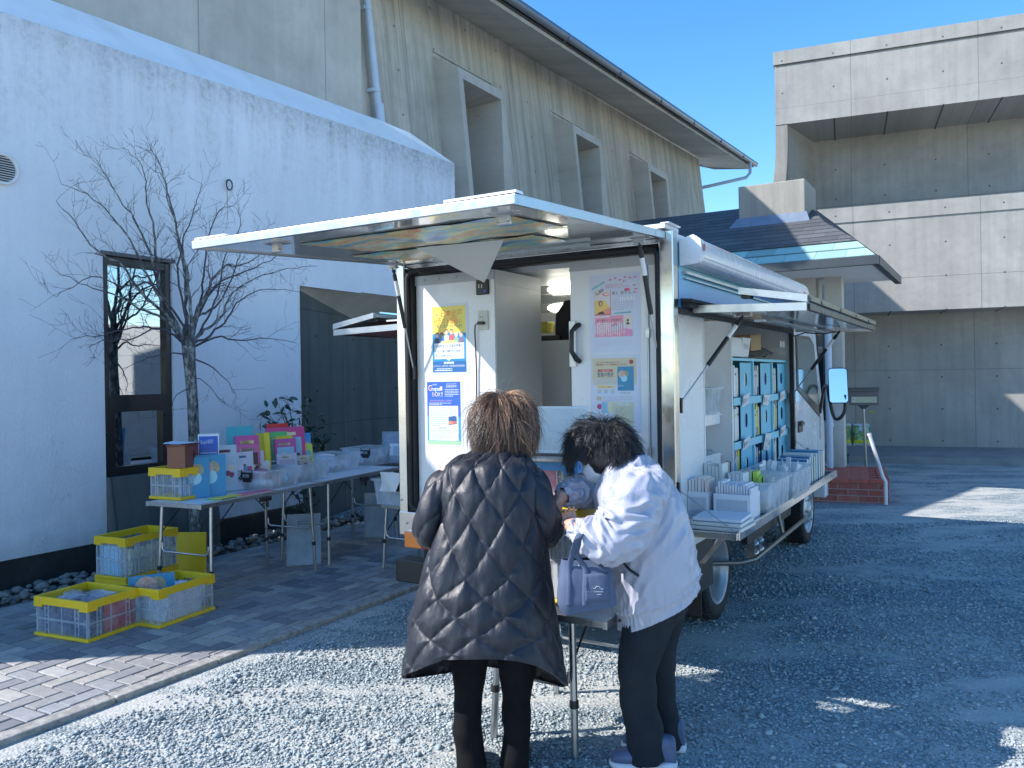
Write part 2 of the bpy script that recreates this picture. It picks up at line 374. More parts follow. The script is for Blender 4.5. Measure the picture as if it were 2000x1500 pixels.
me.polygons.foreach_set('loop_start', np.arange(len(F), dtype=np.int32)*3)
at = me.attributes.new('tone', 'FLOAT', 'FACE'); at.data.foreach_set('value', np.repeat(rng.random(N), 10).astype(np.float32))
me.update(calc_edges=True)
g = NG('gravel_chips'); av = g.new('ShaderNodeAttribute', attribute_name='tone')
c = g.ramp(av.outputs['Fac'], [(0., (.11, .16, .19)), (.4, (.27, .34, .37)), (.8, (.40, .46, .48)), (.96, (.60, .62, .61))])
c = g.mix(.35, c, g.mix(g.noise(90, detail=3), (.15, .19, .21), (.50, .52, .49)))
g.set(Base_Color=c, Roughness=.85); me.materials.append(g.mat)
o = bpy.data.objects.new('gravel', me); SC.collection.objects.link(o)
tag(o, 'loose grey blue stone chippings spread over the whole yard', 'gravel', kind='stuff')

# ------------------------------------------------------------------ paved path of herringbone pavers and its kerb
g = NG('paver_faces'); av = g.new('ShaderNodeAttribute', attribute_name='tone')
c = g.ramp(av.outputs['Fac'], [(0., (.19, .195, .21)), (.25, (.26, .26, .27)), (.5, (.34, .33, .31)), (.75, (.31, .32, .34)), (.9, (.42, .40, .35)), (1., (.46, .45, .43))])
c = g.mix(g.math('MULTIPLY', g.ramp(g.noise(30, detail=8, rough=.8), [(.4, 0.), (.62, 1.)]), .38), c, (.10, .10, .105))
c = g.mix(g.math('MULTIPLY', g.ramp(g.noise(1.6, detail=6), [(.5, 0.), (.7, 1.)]), .22), c, (.09, .09, .085))
g.set(Base_Color=c, Roughness=.85); g.bump(g.noise(120, detail=6, rough=.7), .4, .005)
M_PAVER = g.mat
M_JOINT = surf('paver_joint_sand', (.055, .055, .055), .95, var=.3, vs=20, bump=.4, bs=120)
mb = MB()
bw = .10; L2 = .2; gap = .004; zt = .055
def pbrick(cx, cy, lx, ly):
    # herringbone laid on the diagonal of the path
    q = math.radians(1.5)
    co_ = []
    x0, x1, y0, y1 = cx+gap, cx+lx-gap, cy+gap, cy+ly-gap
    b_ = .0045
    def T(a, b, z): return (a*math.cos(q)-b*math.sin(q)-4.7, a*math.sin(q)+b*math.cos(q)+4.5, z)
    tc_ = T((x0+x1)/2, (y0+y1)/2, 0)
    if not (-5.90 < tc_[0] < -3.66 and -.6 < tc_[1] < 13): return
    dz = (random.random()-.5)*.003
    vs = [T(x0, y0, 0), T(x1, y0, 0), T(x1, y1, 0), T(x0, y1, 0), T(x0, y0, zt-.004+dz), T(x1, y0, zt-.004+dz), T(x1, y1, zt-.004+dz), T(x0, y1, zt-.004+dz),
          T(x0+b_, y0+b_, zt+dz), T(x1-b_, y0+b_, zt+dz), T(x1-b_, y1-b_, zt+dz), T(x0+b_, y1-b_, zt+dz)]
    vs = [(min(-3.73, max(-5.8, v[0])), v[1], v[2]) for v in vs]
    mb.col = random.random()
    mb.add(vs, [(0,1,5,4),(1,2,6,5),(2,3,7,6),(3,0,4,7),(4,5,9,8),(5,6,10,9),(6,7,11,10),(7,4,8,11),(8,9,10,11)])
K = 1.0
bw *= K; L2 *= K
for i in range(-70, 70):
    for j in range(-70, 70):
        m4 = (i-j) % 4
        if m4 == 0: pbrick(i*bw, j*bw, L2, bw)
        if m4 == 3: pbrick(i*bw, j*bw, bw, L2)
mb.org = Vector((0, 0, 0)); o = mb.build('paved_path', M_PAVER, attr='tone'); o.rotation_euler = (0, 0, -AZ); tag(o, kind='structure')
mb = MB(); mb.box(-5.85, -3.7, -1, 14, -.2, .048); o = mb.build('path_bed', M_JOINT); o.rotation_euler = (0, 0, -AZ); tag(o, kind='structure')
M_KERB = surf('kerb_concrete', (.36, .345, .32), .9, var=.45, vs=22, bump=.9, bs=80, dirt=.7, dirtcol=(.13, .135, .13))
mb = MB(); u0 = -1.2
while u0 < 13:
    mb.box(-3.742, -3.645, u0+.002, u0+.598, -.1, .052); u0 += .6
o = mb.build('kerb', M_KERB, bevel=.008); o.rotation_euler = (0, 0, -AZ); tag(o, kind='structure')

# ------------------------------------------------------------------ river stones along the wall
def stone_mesh(mb, c, r, seed, ground=0):
    random.seed(seed); sx, sy, sz_ = r*(.8+.5*random.random()), r*(.7+.35*random.random()), r*(.45+.3*random.random())
    q = random.random()*PI; tq = (random.random()-.5)*.5
    P = []; o3 = Vector((random.random()*50, random.random()*50, 0))
    for i in range(8):
        row = []
        for k in range(10):
            th, ph = PI*i/7, 2*PI*k/10
            d = Vector((math.sin(th)*math.cos(ph), math.sin(th)*math.sin(ph), math.cos(th)))
            f = 1+.22*mnoise.noise(d*1.3+o3)
            v = Vector((d.x*sx, d.y*sy, d.z*sz_))*f
            v = Matrix.Rotation(q, 3, 'Z') @ Matrix.Rotation(tq, 3, 'X') @ v
            row.append(v+Vector(c))
        P.append(row)
    mb.grid(P, 0, True, True)
g = NG('river_stone'); av = g.new('ShaderNodeAttribute', attribute_name='tone')
c = g.ramp(av.outputs['Fac'], [(0., (.10, .105, .10)), (.4, (.19, .19, .18)), (.75, (.28, .275, .255)), (.9, (.34, .27, .19)), (1., (.44, .43, .40))])
c = g.mix(g.math('MULTIPLY', g.ramp(g.noise(14, detail=6), [(.4, 0.), (.7, 1.)]), .4), c, (.09, .095, .09))
g.set(Base_Color=c, Roughness=.7); g.bump(g.noise(60), .2, .004); M_STONE = g.mat
mb = MB(); sd = 0
for k in range(1500):
    random.seed(1000+k); u_ = .6+10.5*random.random(); n_ = -6.17+.36*random.random()+(.0); lay = random.random()
    r_ = .016+.032*random.random()**1.6
    mb.col = random.random(); stone_mesh(mb, (n_, u_, .02+lay*.075), r_, 5000+k)
o = mb.build('river_stones', M_STONE, attr='tone'); o.rotation_euler = (0, 0, -AZ)
tag(o, 'rounded grey and brown river stones bedded along the foot of the wall', 'stones', kind='stuff')
mb = MB(); mb.box(-6.25, -5.8, -1, 14, -.1, .03); o = mb.build('stone_bed', M_JOINT); o.rotation_euler = (0, 0, -AZ); tag(o, kind='structure')
random.seed(3)
mb = MB(org=hz(80, 1150, .1)); mb.col = .35; q_ = hn(80, 1138, -6.06); stone_mesh(mb, (q_[0], q_[1], q_[2]-.02), .062, 77)
solo(mb, 'boulder', M_STONE, 'largest rounded grey boulder among the river stones by the black plinth', 'stone', attr='tone')

# ================================================================== white building
def mbo(mb, name, mats, parent, org, **k):
    mb.org = Vector((0, 0, 0)); mb.v = [(a-org[0], b-org[1], c-org[2]) for a, b, c in mb.v]
    return mb.build(name, mats, parent, **k)
NW = -6.2
OB = (NW, 1.17, 0)
wb = thing('white_building', 'white stucco building with sloped top edge, tall black window and dark concrete niche', 'building', OB)
# face with a window opening and a niche opening, cut as a grid of rectangles
topz = lambda u: ilerp([1.17, 3.25, 7.145, 9.06], [4.20, 4.275, 4.404, 4.425], u)
wl, wr, wt, wbm = 4.02, 4.665, 2.60, .80          # window bay
nl, nr, nt = 6.176, 9.06, 2.54                    # niche
mb = MB()
us = [1.17, 2.5, 3.3, wl, wr, 5.06, 5.6, nl, 7.145, 8.1, nr]
for a, b in zip(us[:-1], us[1:]):
    segs = []
    if a >= wl and b <= wr+1e-6: segs = [(wt, None)]
    elif a >= wr-1e-6 and b <= 5.06+1e-6: segs = [(wbm-.04, None)]
    elif a >= nl-1e-6: segs = [(nt+.02*(a-nl)/2, None)]
    else: segs = [(.285, None)]
    for z0, _ in segs:
        zs = [z0]+[q for q in (1.6, 2.6, 3.5) if q > z0+.05]
        for i_, z_a in enumerate(zs):
            if i_+1 < len(zs): mb.poly([(NW, a, z_a), (NW, b, z_a), (NW, b, zs[i_+1]), (NW, a, zs[i_+1])])
            else: mb.poly([(NW, a, z_a), (NW, b, z_a), (NW, b, topz(b)), (NW, a, topz(a))])
mb.poly([(NW, nr, nt+.02), (NW-.9, nr, nt+.02), (NW-.9, nr, 4.42), (NW, nr, 4.425)])
mb.poly([(NW, 1.17, 0), (NW-5, 1.17, 0), (NW-5, 1.17, 4.6), (NW-.35, 1.17, 4.6), (NW, 1.17, 4.20)])
# reveals
dR = .14
mb.poly([(NW, wl, wbm), (NW-dR, wl, wbm), (NW-dR, wl, wt), (NW, wl, wt)]); mb.poly([(NW, wr, wbm), (NW-dR, wr, wbm), (NW-dR, wr, wt), (NW, wr, wt)])
mbo(mb, 'wall', M_STUCCO, wb, OB)
mb = MB(); bk = [(1.17, 4.60), (3.829, 4.668), (7.553, 4.763)]
pts = [(NW, 1.17, 4.20), (NW, 3.25, 4.275), (NW, 7.145, 4.404), (NW, 9.06, 4.425)]
bks = [(NW-.35, 1.17, 4.60), (NW-.35, 3.829, 4.668), (NW-.35, 7.553, 4.763), hn(737, 233, -6.5), hn(800, 259, -6.4), (NW-.02, 9.06, 4.43)]
mb.poly([pts[0], pts[1], bks[1], bks[0]]); mb.poly([pts[1], pts[2], bks[2], bks[1]]); mb.poly([pts[2], bks[3], bks[2]]); mb.poly([pts[2], pts[3], bks[5], bks[4], bks[3]])
mb.poly([bks[0], bks[1], (NW-1.2, 3.829, 4.67), (NW-1.2, 1.17, 4.6)]); mb.poly([bks[1], bks[2], (NW-1.2, 7.553, 4.76), (NW-1.2, 3.829, 4.67)])
mb.poly([bks[2], bks[3], bks[4], bks[5], (NW-1.2, 9.06, 4.43), (NW-1.2, 7.553, 4.76)])
mbo(mb, 'coping', M_CHAMF, wb, OB)
mb = MB(); mb.box(NW-.3, NW-.012, 1.17, nl, -.1, .287); mbo(mb, 'plinth', M_PLINTH, wb, OB)
# window: frame, panes, sill
mb = MB(); nf = NW-.05
mb.box(nf-.05, nf+.03, wl+.005, wl+.055, wbm, wt-.005); mb.box(nf-.05, nf+.03, wr-.055, wr-.005, wbm, wt-.005)
mb.box(nf-.05, nf+.028, wl+.055, wr-.055, wt-.07, wt-.005); mb.box(nf-.05, nf+.028, wl+.055, wr-.055, wbm, wbm+.07)
za, zb_ = 1.46, 1.32
mb.box(nf-.05, nf+.032, wl+.055, wr-.055, zb_, za)
mb.box(nf-.04, nf+.034, wl+.055, wl+.095, wbm+.07, zb_); mb.box(nf-.04, nf+.034, wr-.1, wr-.055, wbm+.07, zb_)
fo = mbo(mb, 'window', M_BLKFR, wb, OB, bevel=.003)
mb = MB(); mb.box(nf-.03, nf-.012, wl+.05, wr-.05, za, wt-.06); mb.box(nf-.03, nf-.010, wl+.09, wr-.09, wbm+.06, zb_)
mbo(mb, 'pane', M_MIRPANE, wb, OB).parent = fo
mb = MB(); mb.box(NW-.3, NW-.1, wl+.01, wr-.01, wbm-.1, wt+.1); mbo(mb, 'window_backing', M_BLKFR, wb, OB)
mb = MB(); mb.prism([(NW-.14, wl-.02, wt), (NW+.02, wl-.02, wt), (NW+.02, wl-.02, wt+.03), (NW-.14, wl-.02, wt+.035)], (0, wr-wl+.04, 0)); mbo(mb, 'window_hood', surf('hood_metal', (.10, .105, .11), .5, var=.2), wb, OB)
# damp concrete block under the window
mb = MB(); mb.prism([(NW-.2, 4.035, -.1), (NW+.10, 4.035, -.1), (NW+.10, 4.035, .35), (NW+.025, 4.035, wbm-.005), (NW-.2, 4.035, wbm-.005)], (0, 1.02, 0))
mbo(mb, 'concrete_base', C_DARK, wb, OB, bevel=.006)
# niche: back wall, scooped soffit, jamb
mb = MB(); ND = NW-.62
cur = []
for t in np.linspace(0, 1, 22):
    uu = nl+.02+(nr+1.2-nl)*t; cur.append((uu, nt-.03-.30*math.sin(min(1, t*1.7)*PI/2)**1.15))
P0 = [(NW-.01-.02*0, uu, nt+.012) for uu, _ in cur]
ndep = [NW-.03-.50*min(1, (uu-nl)/1.6)**.9 for uu, _ in cur]
mb.grid([[(NW-.004, min(uu, 9.06), nt+.012) for uu, _ in cur], [((NW+nd)/2, uu, (nt+zz)/2+.03) for (uu, zz), nd in zip(cur, ndep)], [(nd, uu, zz) for (uu, zz), nd in zip(cur, ndep)]])
mbo(mb, 'niche_soffit', C_FRAME, wb, OB)
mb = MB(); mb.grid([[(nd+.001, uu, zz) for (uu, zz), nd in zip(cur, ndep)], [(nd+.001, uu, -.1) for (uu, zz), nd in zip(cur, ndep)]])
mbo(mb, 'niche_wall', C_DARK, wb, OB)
mb = MB(); mb.box(NW-.04, NW+.006, nl-.012, nl+.008, .29, nt+.02); mbo(mb, 'niche_trim', surf('white_trim', (.7, .72, .72), .6), wb, OB)
# round louvre vent and anchor ring on the wall: fixed to it
o3 = hn(2, 330, NW)
mb = MB(); mb.lathe([(.115, 0), (.118, .03), (.10, .035), (.095, .012)], (NW, o3[1], o3[2]), (1, 0, 0), 36)
for k in range(-5, 6):
    zz = k*.0175; hw = math.sqrt(max(0, .097**2-zz**2))
    if hw > .02: mb.prism([(NW+.004, o3[1]-hw, o3[2]+zz-.004), (NW+.022, o3[1]-hw, o3[2]+zz-.010), (NW+.024, o3[1]-hw, o3[2]+zz-.007), (NW+.006, o3[1]-hw, o3[2]+zz+.002)], (0, 2*hw, 0))
vv = mbo(mb, 'louvre_vent', surf('vent_white', (.72, .73, .74), .45, var=.05), wb, OB)
mb = MB(); mb.lathe([(.0, .003), (.1, .003)], (NW, o3[1], o3[2]), (1, 0, 0), 30); mbo(mb, 'vent_opening', M_BLKFR, wb, OB).parent = vv
o3 = hn(443, 362, NW); mb = MB()
mb.tube([(NW+.035, o3[1]+.034*math.cos(q), o3[2]+.048*math.sin(q)) for q in np.linspace(0, 2*PI, 24, endpoint=False)], .0065, 8, closed=True)
mb.cyl((NW-.01, o3[1], o3[2]+.045), (NW+.04, o3[1], o3[2]+.045), .006)
mbo(mb, 'anchor_ring', surf('rusty_steel', (.07, .065, .065), .55, .6, dirt=.5, dirtcol=(.2, .09, .04)), wb, OB)
mb = MB(); mb.prism([(NW+.0025, o3[1]-.004, o3[2]-.05), (NW+.0025, o3[1]+.006, o3[2]-.05), (NW+.0025, o3[1]+.004, o3[2]-.34), (NW+.0025, o3[1]-.003, o3[2]-.33)], (.0008, 0, 0)); mbo(mb, 'rust_streak', flat((.50, .44, .38), .9), wb, OB)

# ================================================================== concrete hall behind
OC = (NB, 7.6, 0)
ch = thing('concrete_hall', 'tall board marked concrete building with deep hooded window frames and long overhanging eave', 'building', OC)
def nb(z): return NB-KB*(z-ZB)
mb = MB(); u1 = 22.0
opens = []
for (jx, jy, wdt) in ((846, 108, 1.52), (1078, 224, 1.50), (1231, 303, 1.5)):
    q = hb(jx, jy); opens.append((q[1]+.17, q[1]+wdt-.34, q[2]-.40))
ub_ = sorted({7.7, 9.1, 19.5, u1} | {v_ for o_ in opens for v_ in o_[:2]})
for a, b in zip(ub_[:-1], ub_[1:]):
    zlo = 4.25 if a < 9 else -.1
    for o_ in opens:
        if a >= o_[0]-1e-6 and b <= o_[1]+1e-6: zlo = o_[2]
    za_, zb2 = 6.93+.0375*(a-7.7), 6.93+.0375*(b-7.7)
    mb.poly([(nb(zlo), a, zlo), (nb(zlo), b, zlo), (nb(zb2), b, zb2), (nb(za_), a, za_)])
zE = 6.93+.0375*(u1-7.7)
mb.poly([(nb(-.1), u1, -.1), (nb(-.1)-7, u1, -.1), (nb(zE)-7, u1, zE+2.6), (nb(zE), u1, zE)])
mbo(mb, 'wall', C_BOARD, ch, OC)
mb = MB(); mb.prism([(-6.62, 3.75, 4.2), (-6.62, 7.7, 4.2), (-6.62, 7.7, 6.45), (-6.62, 5.9, 5.95), (-6.62, 3.75, 5.35)], (-3, 0, 0)); mbo(mb, 'side_wall', C_PLAIN, ch, OC)
# eave: soffit slab, gutter, roof
mb = MB(); ne = -5.92; ua, ub = 7.5, 23.6
ze = lambda u: 6.74+.046*(u-9.6)
zj = lambda u: 6.99+.0385*(u-9.6)
mb.poly([(nb(7)-.35, ua, zj(ua)+.10), (nb(7)-.35, ub, zj(ub)+.10), (ne, ub, ze(ub)), (ne, ua, ze(ua))][::-1])
mb.poly([(ne, ua, ze(ua)), (ne, ub, ze(ub)), (ne, ub, ze(ub)+.07), (ne, ua, ze(ua)+.07)])
mb.poly([(ne, ub, ze(ub)), (nb(7)-3.6, ub, ze(ub)+1.4), (nb(7)-3.6, ub, ze(ub)+1.62), (ne, ub, ze(ub)+.2)])
mb.poly([(ne, ub, ze(ub)), (nb(7)-.1, ub, zj(ub)), (nb(7)-3.6, ub, ze(ub)+1.4)])
mbo(mb, 'eave', C_FRAME, ch, OC)
mb = MB(); mb.poly([(ne+.12, ua, ze(ua)+.16), (ne+.12, ub+.06, ze(ub)+.16), (ne-4, ub+.06, ze(ub)+1.85), (ne-4, ua, ze(ua)+1.85)])
mb.box(ne-.0, ne+.05, ua, ub+.05, 0, 0.001)
M_DKMET = surf('dark_coated_metal', (.06, .068, .075), .4, .3, var=.15)
mb = MB(); mb.prism([(ne-.02, ua, ze(ua)+.06), (ne+.05, ua, ze(ua)+.06), (ne+.05, ua, ze(ua)+.2), (ne-4, ua, ze(ua)+1.9), (ne-4, ua, ze(ua)+1.8), (ne-.02, ua, ze(ua)+.12)], (0, ub+.06-ua, ze(ub)-ze(ua)))
mbo(mb, 'roof', M_DKMET, ch, OC)
mb = MB(); prof = [(ne+.05, .17), (ne+.055, .10), (ne+.09, .065), (ne+.13, .07), (ne+.155, .11), (ne+.16, .17), (ne+.148, .17), (ne+.14, .11)]
mb.grid([[(a, ua, ze(ua)+b) for a, b in prof], [(a, ub+.1, ze(ub)+b) for a, b in prof]])
for uu in np.arange(ua, ub, 2.1): mb.box(ne+.052, ne+.163, uu, uu+.03, ze(uu)+.062, ze(uu)+.175)
mbo(mb, 'gutter', surf('grey_gutter', (.16, .18, .20), .35, .2, var=.1), ch, OC)
# rain pipes
M_PIPE = surf('pale_blue_pipe_paint', (.50, .58, .66), .45, var=.06)
pa, pb = hb(705, 10), hb(730, 232)
mb = MB(); off = .10
p_ = [(nb(6.9)+.45, pa[1], 6.62), (nb(6.5)+.14, pa[1], 6.45), (nb(6.27)+off, pa[1], 6.27), (nb(4.7)+off, pb[1], 4.62)]
mb.tube(p_, .048, 14)
for zz in (6.2, 5.15): mb.tube([(nb(zz)+off, pa[1], zz-.02), (nb(zz)+off, pa[1], zz+.02)], .056, 14); mb.box(nb(zz), nb(zz)+off, pa[1]-.07, pa[1]-.055, zz-.02, zz+.02)
mb.tube([(nb(4.9)+off, pb[1], 4.98), (nb(4.7)+off, pb[1], 4.74)], .058, 14)
mbo(mb, 'downpipe', M_PIPE, ch, OC)
mb = MB(); q1 = (ne+.11, 23.0, ze(23)+.07)
mb.tube([q1, (ne+.11, 23.0, ze(23)-.22), (ne+.02, 22.9, ze(23)-.36), (nb(6.9)+.15, 22.2, ze(23)-.62), (nb(6.9)-.1, 22.1, ze(23)-.66)], .045, 12)
mbo(mb, 'downpipe', M_PIPE, ch, OC)
# hooded window frames: n, tops flare out, foot nearer the wall
def niche(px_tl, junc, u_w, topz_, k):
    pass
for (jx, jy, wdt) in ((846, 108, 1.52), (1078, 224, 1.50), (1231, 303, 1.5)):
    q = hb(jx, jy); ul, zt_ = q[1], q[2]; ur = ul+wdt; pr_t, pr_b = .36, .16
    zf = zt_-.22; z0 = 2.6
    nfr = lambda z: lerp(nb(z0)+.30, nb(zf)+pr_t, (z-z0)/(zf-z0))
    fw = .11
    a_l, a_r = ul+.05, ur-.22
    mb = MB()
    # left and right cheeks, hood, frame rim
    def P3(u, z, d=0): return (nfr(z)-d, u, z)
    for ue, uw in ((a_l, ul), (a_r, ur-.0)):
        rows = []
        for t in np.linspace(0, 1, 7):
            z = lerp(z0, zf, t); zw = lerp(z0, zt_, t)
            rows.append([(nb(zw)-.01, uw, zw), (lerp(nb(zw), nfr(z), .5), lerp(uw, ue, .35), lerp(zw, z, .62)), P3(ue, z)])
        mb.grid(rows, 0, True)
    rows = []
    for t in np.linspace(0, 1, 9):
        sag = -.07*math.sin(PI*t)*0
        rows.append([(nb(zt_)-.01, lerp(ul, ur, t), zt_), (nb(zt_)+.12, lerp(ul+.03, ur-.03, t), zt_-.12), (lerp(nb(zt_), nfr(zf), .6), lerp(lerp(ul, a_l, .6), lerp(ur, a_r, .6), t), lerp(zt_, zf, .9)-.03), P3(lerp(a_l, a_r, t), zf)])
    mb.grid(rows, 0, True)
    mb.add([P3(a_l, z0), P3(a_l+fw, z0), P3(a_l+fw, zf-fw*1.3), P3(a_l, zf)], [(0, 1, 2, 3)])
    mb.add([P3(a_r-fw, z0), P3(a_r, z0), P3(a_r, zf), P3(a_r-fw, zf-fw*1.3)], [(0, 1, 2, 3)])
    mb.add([P3(a_l, zf), P3(a_l+fw, zf-fw*1.3), P3(a_r-fw, zf-fw*1.3), P3(a_r, zf)], [(0, 1, 2, 3)])
    dd = 1.05
    il, ir, it = a_l+fw, a_r-fw, zf-fw*1.3
    mb.add([P3(il, z0), P3(il, it), (nfr(it)-dd, il+.1, it-.12), (nfr(z0)-.12, il+.1, z0)], [(0, 1, 2, 3)])
    mb.add([P3(ir, z0), P3(ir, it), (nfr(it)-dd, ir-.16, it-.12), (nfr(z0)-.12, ir-.16, z0)], [(3, 2, 1, 0)])
    mb.add([P3(il, it), P3(ir, it), (nfr(it)-dd, ir-.16, it-.12), (nfr(it)-dd, il+.1, it-.12)], [(0, 1, 2, 3)])
    w_ = mbo(mb, 'window_surround', C_FRAME, ch, OC)
    mb = MB(); mb.add([(nfr(z0)-.10, il-.3, z0), (nfr(z0)-.10, ir+.1, z0), (nfr(it)-dd+.12, ir+.1, it+.1), (nfr(it)-dd+.12, il-.3, it+.1)], [(0, 1, 2, 3)])
    mbo(mb, 'pane', M_DKGLASS, ch, OC).parent = w_
    mb = MB()
    mb.prism([(nfr(z0)-.08, il+.16, z0), (nfr(z0)-.04, il+.16, z0), (nfr(it)-dd+.17, il+.16, it), (nfr(it)-dd+.13, il+.16, it)], (0, .05, 0))
    mbo(mb, 'window_frame', M_BLKFR, ch, OC).parent = w_
    # drip line above
    mb = MB(); mb.box(nb(zt_)-.01, nb(zt_+.06)+.03, ul-.02, ur+.02, zt_+.045, zt_+.075); mbo(mb, 'drip_line', C_FRAME, ch, OC)
# ================================================================== right concrete building, its own frame: x along the front, y inwards
BX, BY = 6.94, 14.8; BD = Vector((.927, -.376)).normalized(); BRZ = math.atan2(BD.y, BD.x)
def rb(px, py, yy=0.0, z=None):      # pixel ray onto plane local y=yy (or height z), in that building's frame
    x = px-1000; y = CY-py; cr, sr = math.cos(ROLL), math.sin(ROLL); dx = (cr*x+sr*y)/FPX; dz = (-sr*x+cr*y)/FPX
    nx, ny = -BD.y, BD.x            # local +y axis
    if z is None: t = (yy+nx*BX+ny*BY)/(nx*dx+ny)
    else: t = (z-CAMH)/dz
    X, Y = dx*t-BX, t-BY
    return (X*BD.x+Y*BD.y, X*nx+Y*ny, CAMH+dz*t)
RB = thing('annex_building', 'pale bare concrete building with a deep open balcony and heavy top band', 'building', rz=BRZ, world=(BX, BY, 0))
XR = 4.2
def bslab(mb, x0, x1, y0, y1, z0, z1): mb.box(x0, x1, y0, y1, z0, z1)
zt1 = rb(1750, 67)[2]; zg1 = rb(1750, 99)[2]; zl1 = rb(1750, 184)[2]; zb1 = rb(1750, 217)[2]
xl = rb(1511, 150)[0]; xp = rb(1538, 240)[0]
zp = rb(1750, 397)[2]; zpg = rb(1750, 429)[2]; zpb = rb(1750, 608)[2]; xpl = rb(1586, 420)[0]
mb = MB()
bslab(mb, xl, XR, -.06, 2.2, zg1+.05, zt1)                 # top band
bslab(mb, xl+.02, XR, -.03, 2.2, zl1, zg1+.02)
bslab(mb, xl+.02, XR, -.045, 2.2, zb1, zl1-.002)
mb.box(xl+.03, XR, .0, 2.0, zg1+.019, zg1+.051)
w1 = mb.build('upper_wall', C_RIGHT, RB)
# flared pier
mb = MB(); f0 = rb(1503, 356)[0]; f1 = rb(1530, 356)[0]; zf0 = rb(1510, 356)[2]
L_, R_ = [], []
for t in np.linspace(0, 1, 10):
    z = lerp(zb1-.001, zf0-1.2, t); k_ = max(0, (t-.15)/.85)**2.0
    L_.append((lerp(xl+.02, f0-.25, k_), z)); R_.append((lerp(xp, f1-.22, k_), z))
pl = [(a, -.035, b) for a, b in L_]+[(a, -.035, b) for a, b in R_[::-1]]
mb.prism(pl, (0, 2.2, 0)); mb.build('pier', C_ROUGH, RB)
mb = MB()
bslab(mb, xpl-.6, XR, -.02, .2, zpg+.02, zp); bslab(mb, xpl-.6, XR, .0, .2, zpb, zpg+.021)
bslab(mb, xpl-.6, XR, .2, 1.9, zpb, zpb+.2)
mb.build('balcony_parapet', C_RIGHT, RB)
mb = MB(); ybk = 1.45; zh = rb(1750, 255, ybk)[2]; xin = rb(1590, 320, ybk)[0]
mb.box(xp-.02, XR+3, ybk, ybk+.2, zpb+.2, zh)
mb.prism([(xp+.01, .05, zpb), (xin, ybk, zpb), (xin-.2, ybk, zpb), (xp-.19, .05, zpb)], (0, 0, zb1-zpb))
mb.build('balcony_wall', C_RIGHT, RB)
mb = MB(); mb.box(xin-.2, XR+3, .95, ybk+.1, zh-.02, zb1+.02); mb.build('balcony_header', C_DARK, RB)  # shade deep in the balcony is put into the header's dark colour
# lower wall and footing slab
YL = .95
mb = MB(); mb.box(-4.5, XR+1, YL, YL+.3, -.1, zpb+.05); mb.build('lower_wall', C_RIGHT, RB)
mb = MB(); s0 = rb(1850, 906, 0, .0)[1]; mb.prism([(-2.3, s0, -.1), (XR+1, s0, -.1), (XR+1, s0+.02, .10), (XR+1, YL, .13), (-2.3, YL, .13), (-2.3, s0+.02, .10)][:0] or [(-2.3, s0, -.1), (-2.3, s0+.02, .10), (-2.3, YL, .13), (-2.3, YL, -.1)], (XR+3.3, 0, 0)); mb.build('footing', surf('footing_concrete', (.27, .27, .26), .9, var=.2, vs=3, bump=.3, dirt=.3), RB)
# ------------------------------------------------------------------ entrance porch between the buildings
def slate(name, c0, rows_axis='z', step=.09):
    g = NG(name); x, y, z = g.sep(); g.set(Roughness=.62)
    f = g.math('FRACT', g.math('DIVIDE', y, step)); row = g.math('FLOOR', g.math('DIVIDE', y, step))
    sh = g.math('ADD', g.math('DIVIDE', x, .36), g.math('MULTIPLY', row, .5)); fx = g.math('FRACT', sh)
    cb = g.new('ShaderNodeCombineXYZ'); g.link(row, cb.inputs[0]); g.link(g.math('FLOOR', sh), cb.inputs[1])
    w_ = g.new('ShaderNodeTexWhiteNoise', noise_dimensions='2D'); g.link(cb.outputs[0], w_.inputs['Vector'])
    c = g.mix(w_.outputs[0], tuple(v*.75 for v in c0), tuple(min(1, v*1.2) for v in c0))
    ln = g.math('MAXIMUM', g.math('LESS_THAN', f, .16), g.math('MULTIPLY', g.math('LESS_THAN', fx, .02), .6))
    c = g.mix(g.math('MULTIPLY', ln, .85), c, tuple(v*.12 for v in c0)); g.p.inputs['Specular IOR Level'].default_value = .2; c = g.mix(g.math('MULTIPLY', g.noise(5, detail=6), .3), c, tuple(v*.5 for v in c0))
    g.set(Base_Color=c); g.bump(g.math('SUBTRACT', g.math('MULTIPLY', f, -1.0), ln), .6, .02); return g.mat
M_SLATE = slate('dark_slate', (.125, .13, .135), step=.20); M_MINT = slate('verdigris_copper', (.36, .58, .54), step=.26)
UE = 10.5; e1 = hu(1712, 499, UE); nr_, zE_ = e1[0], e1[2]; bkp = hn(1738, 525, nr_)
b1_ = hu(1672, 467, UE+.55); rdg = hu(1440, 408, 13.6); sl_ = (rdg[2]-b1_[2])/(13.6-UE-.55)
OP = (nr_, UE, 0)
pr = thing('entrance_porch', 'low slate roofed porch with pale green copper eave between the two concrete buildings', 'porch', OP)
mb = MB(); nL = -6.3
def zr(u): return b1_[2]+sl_*(u-UE-.55)
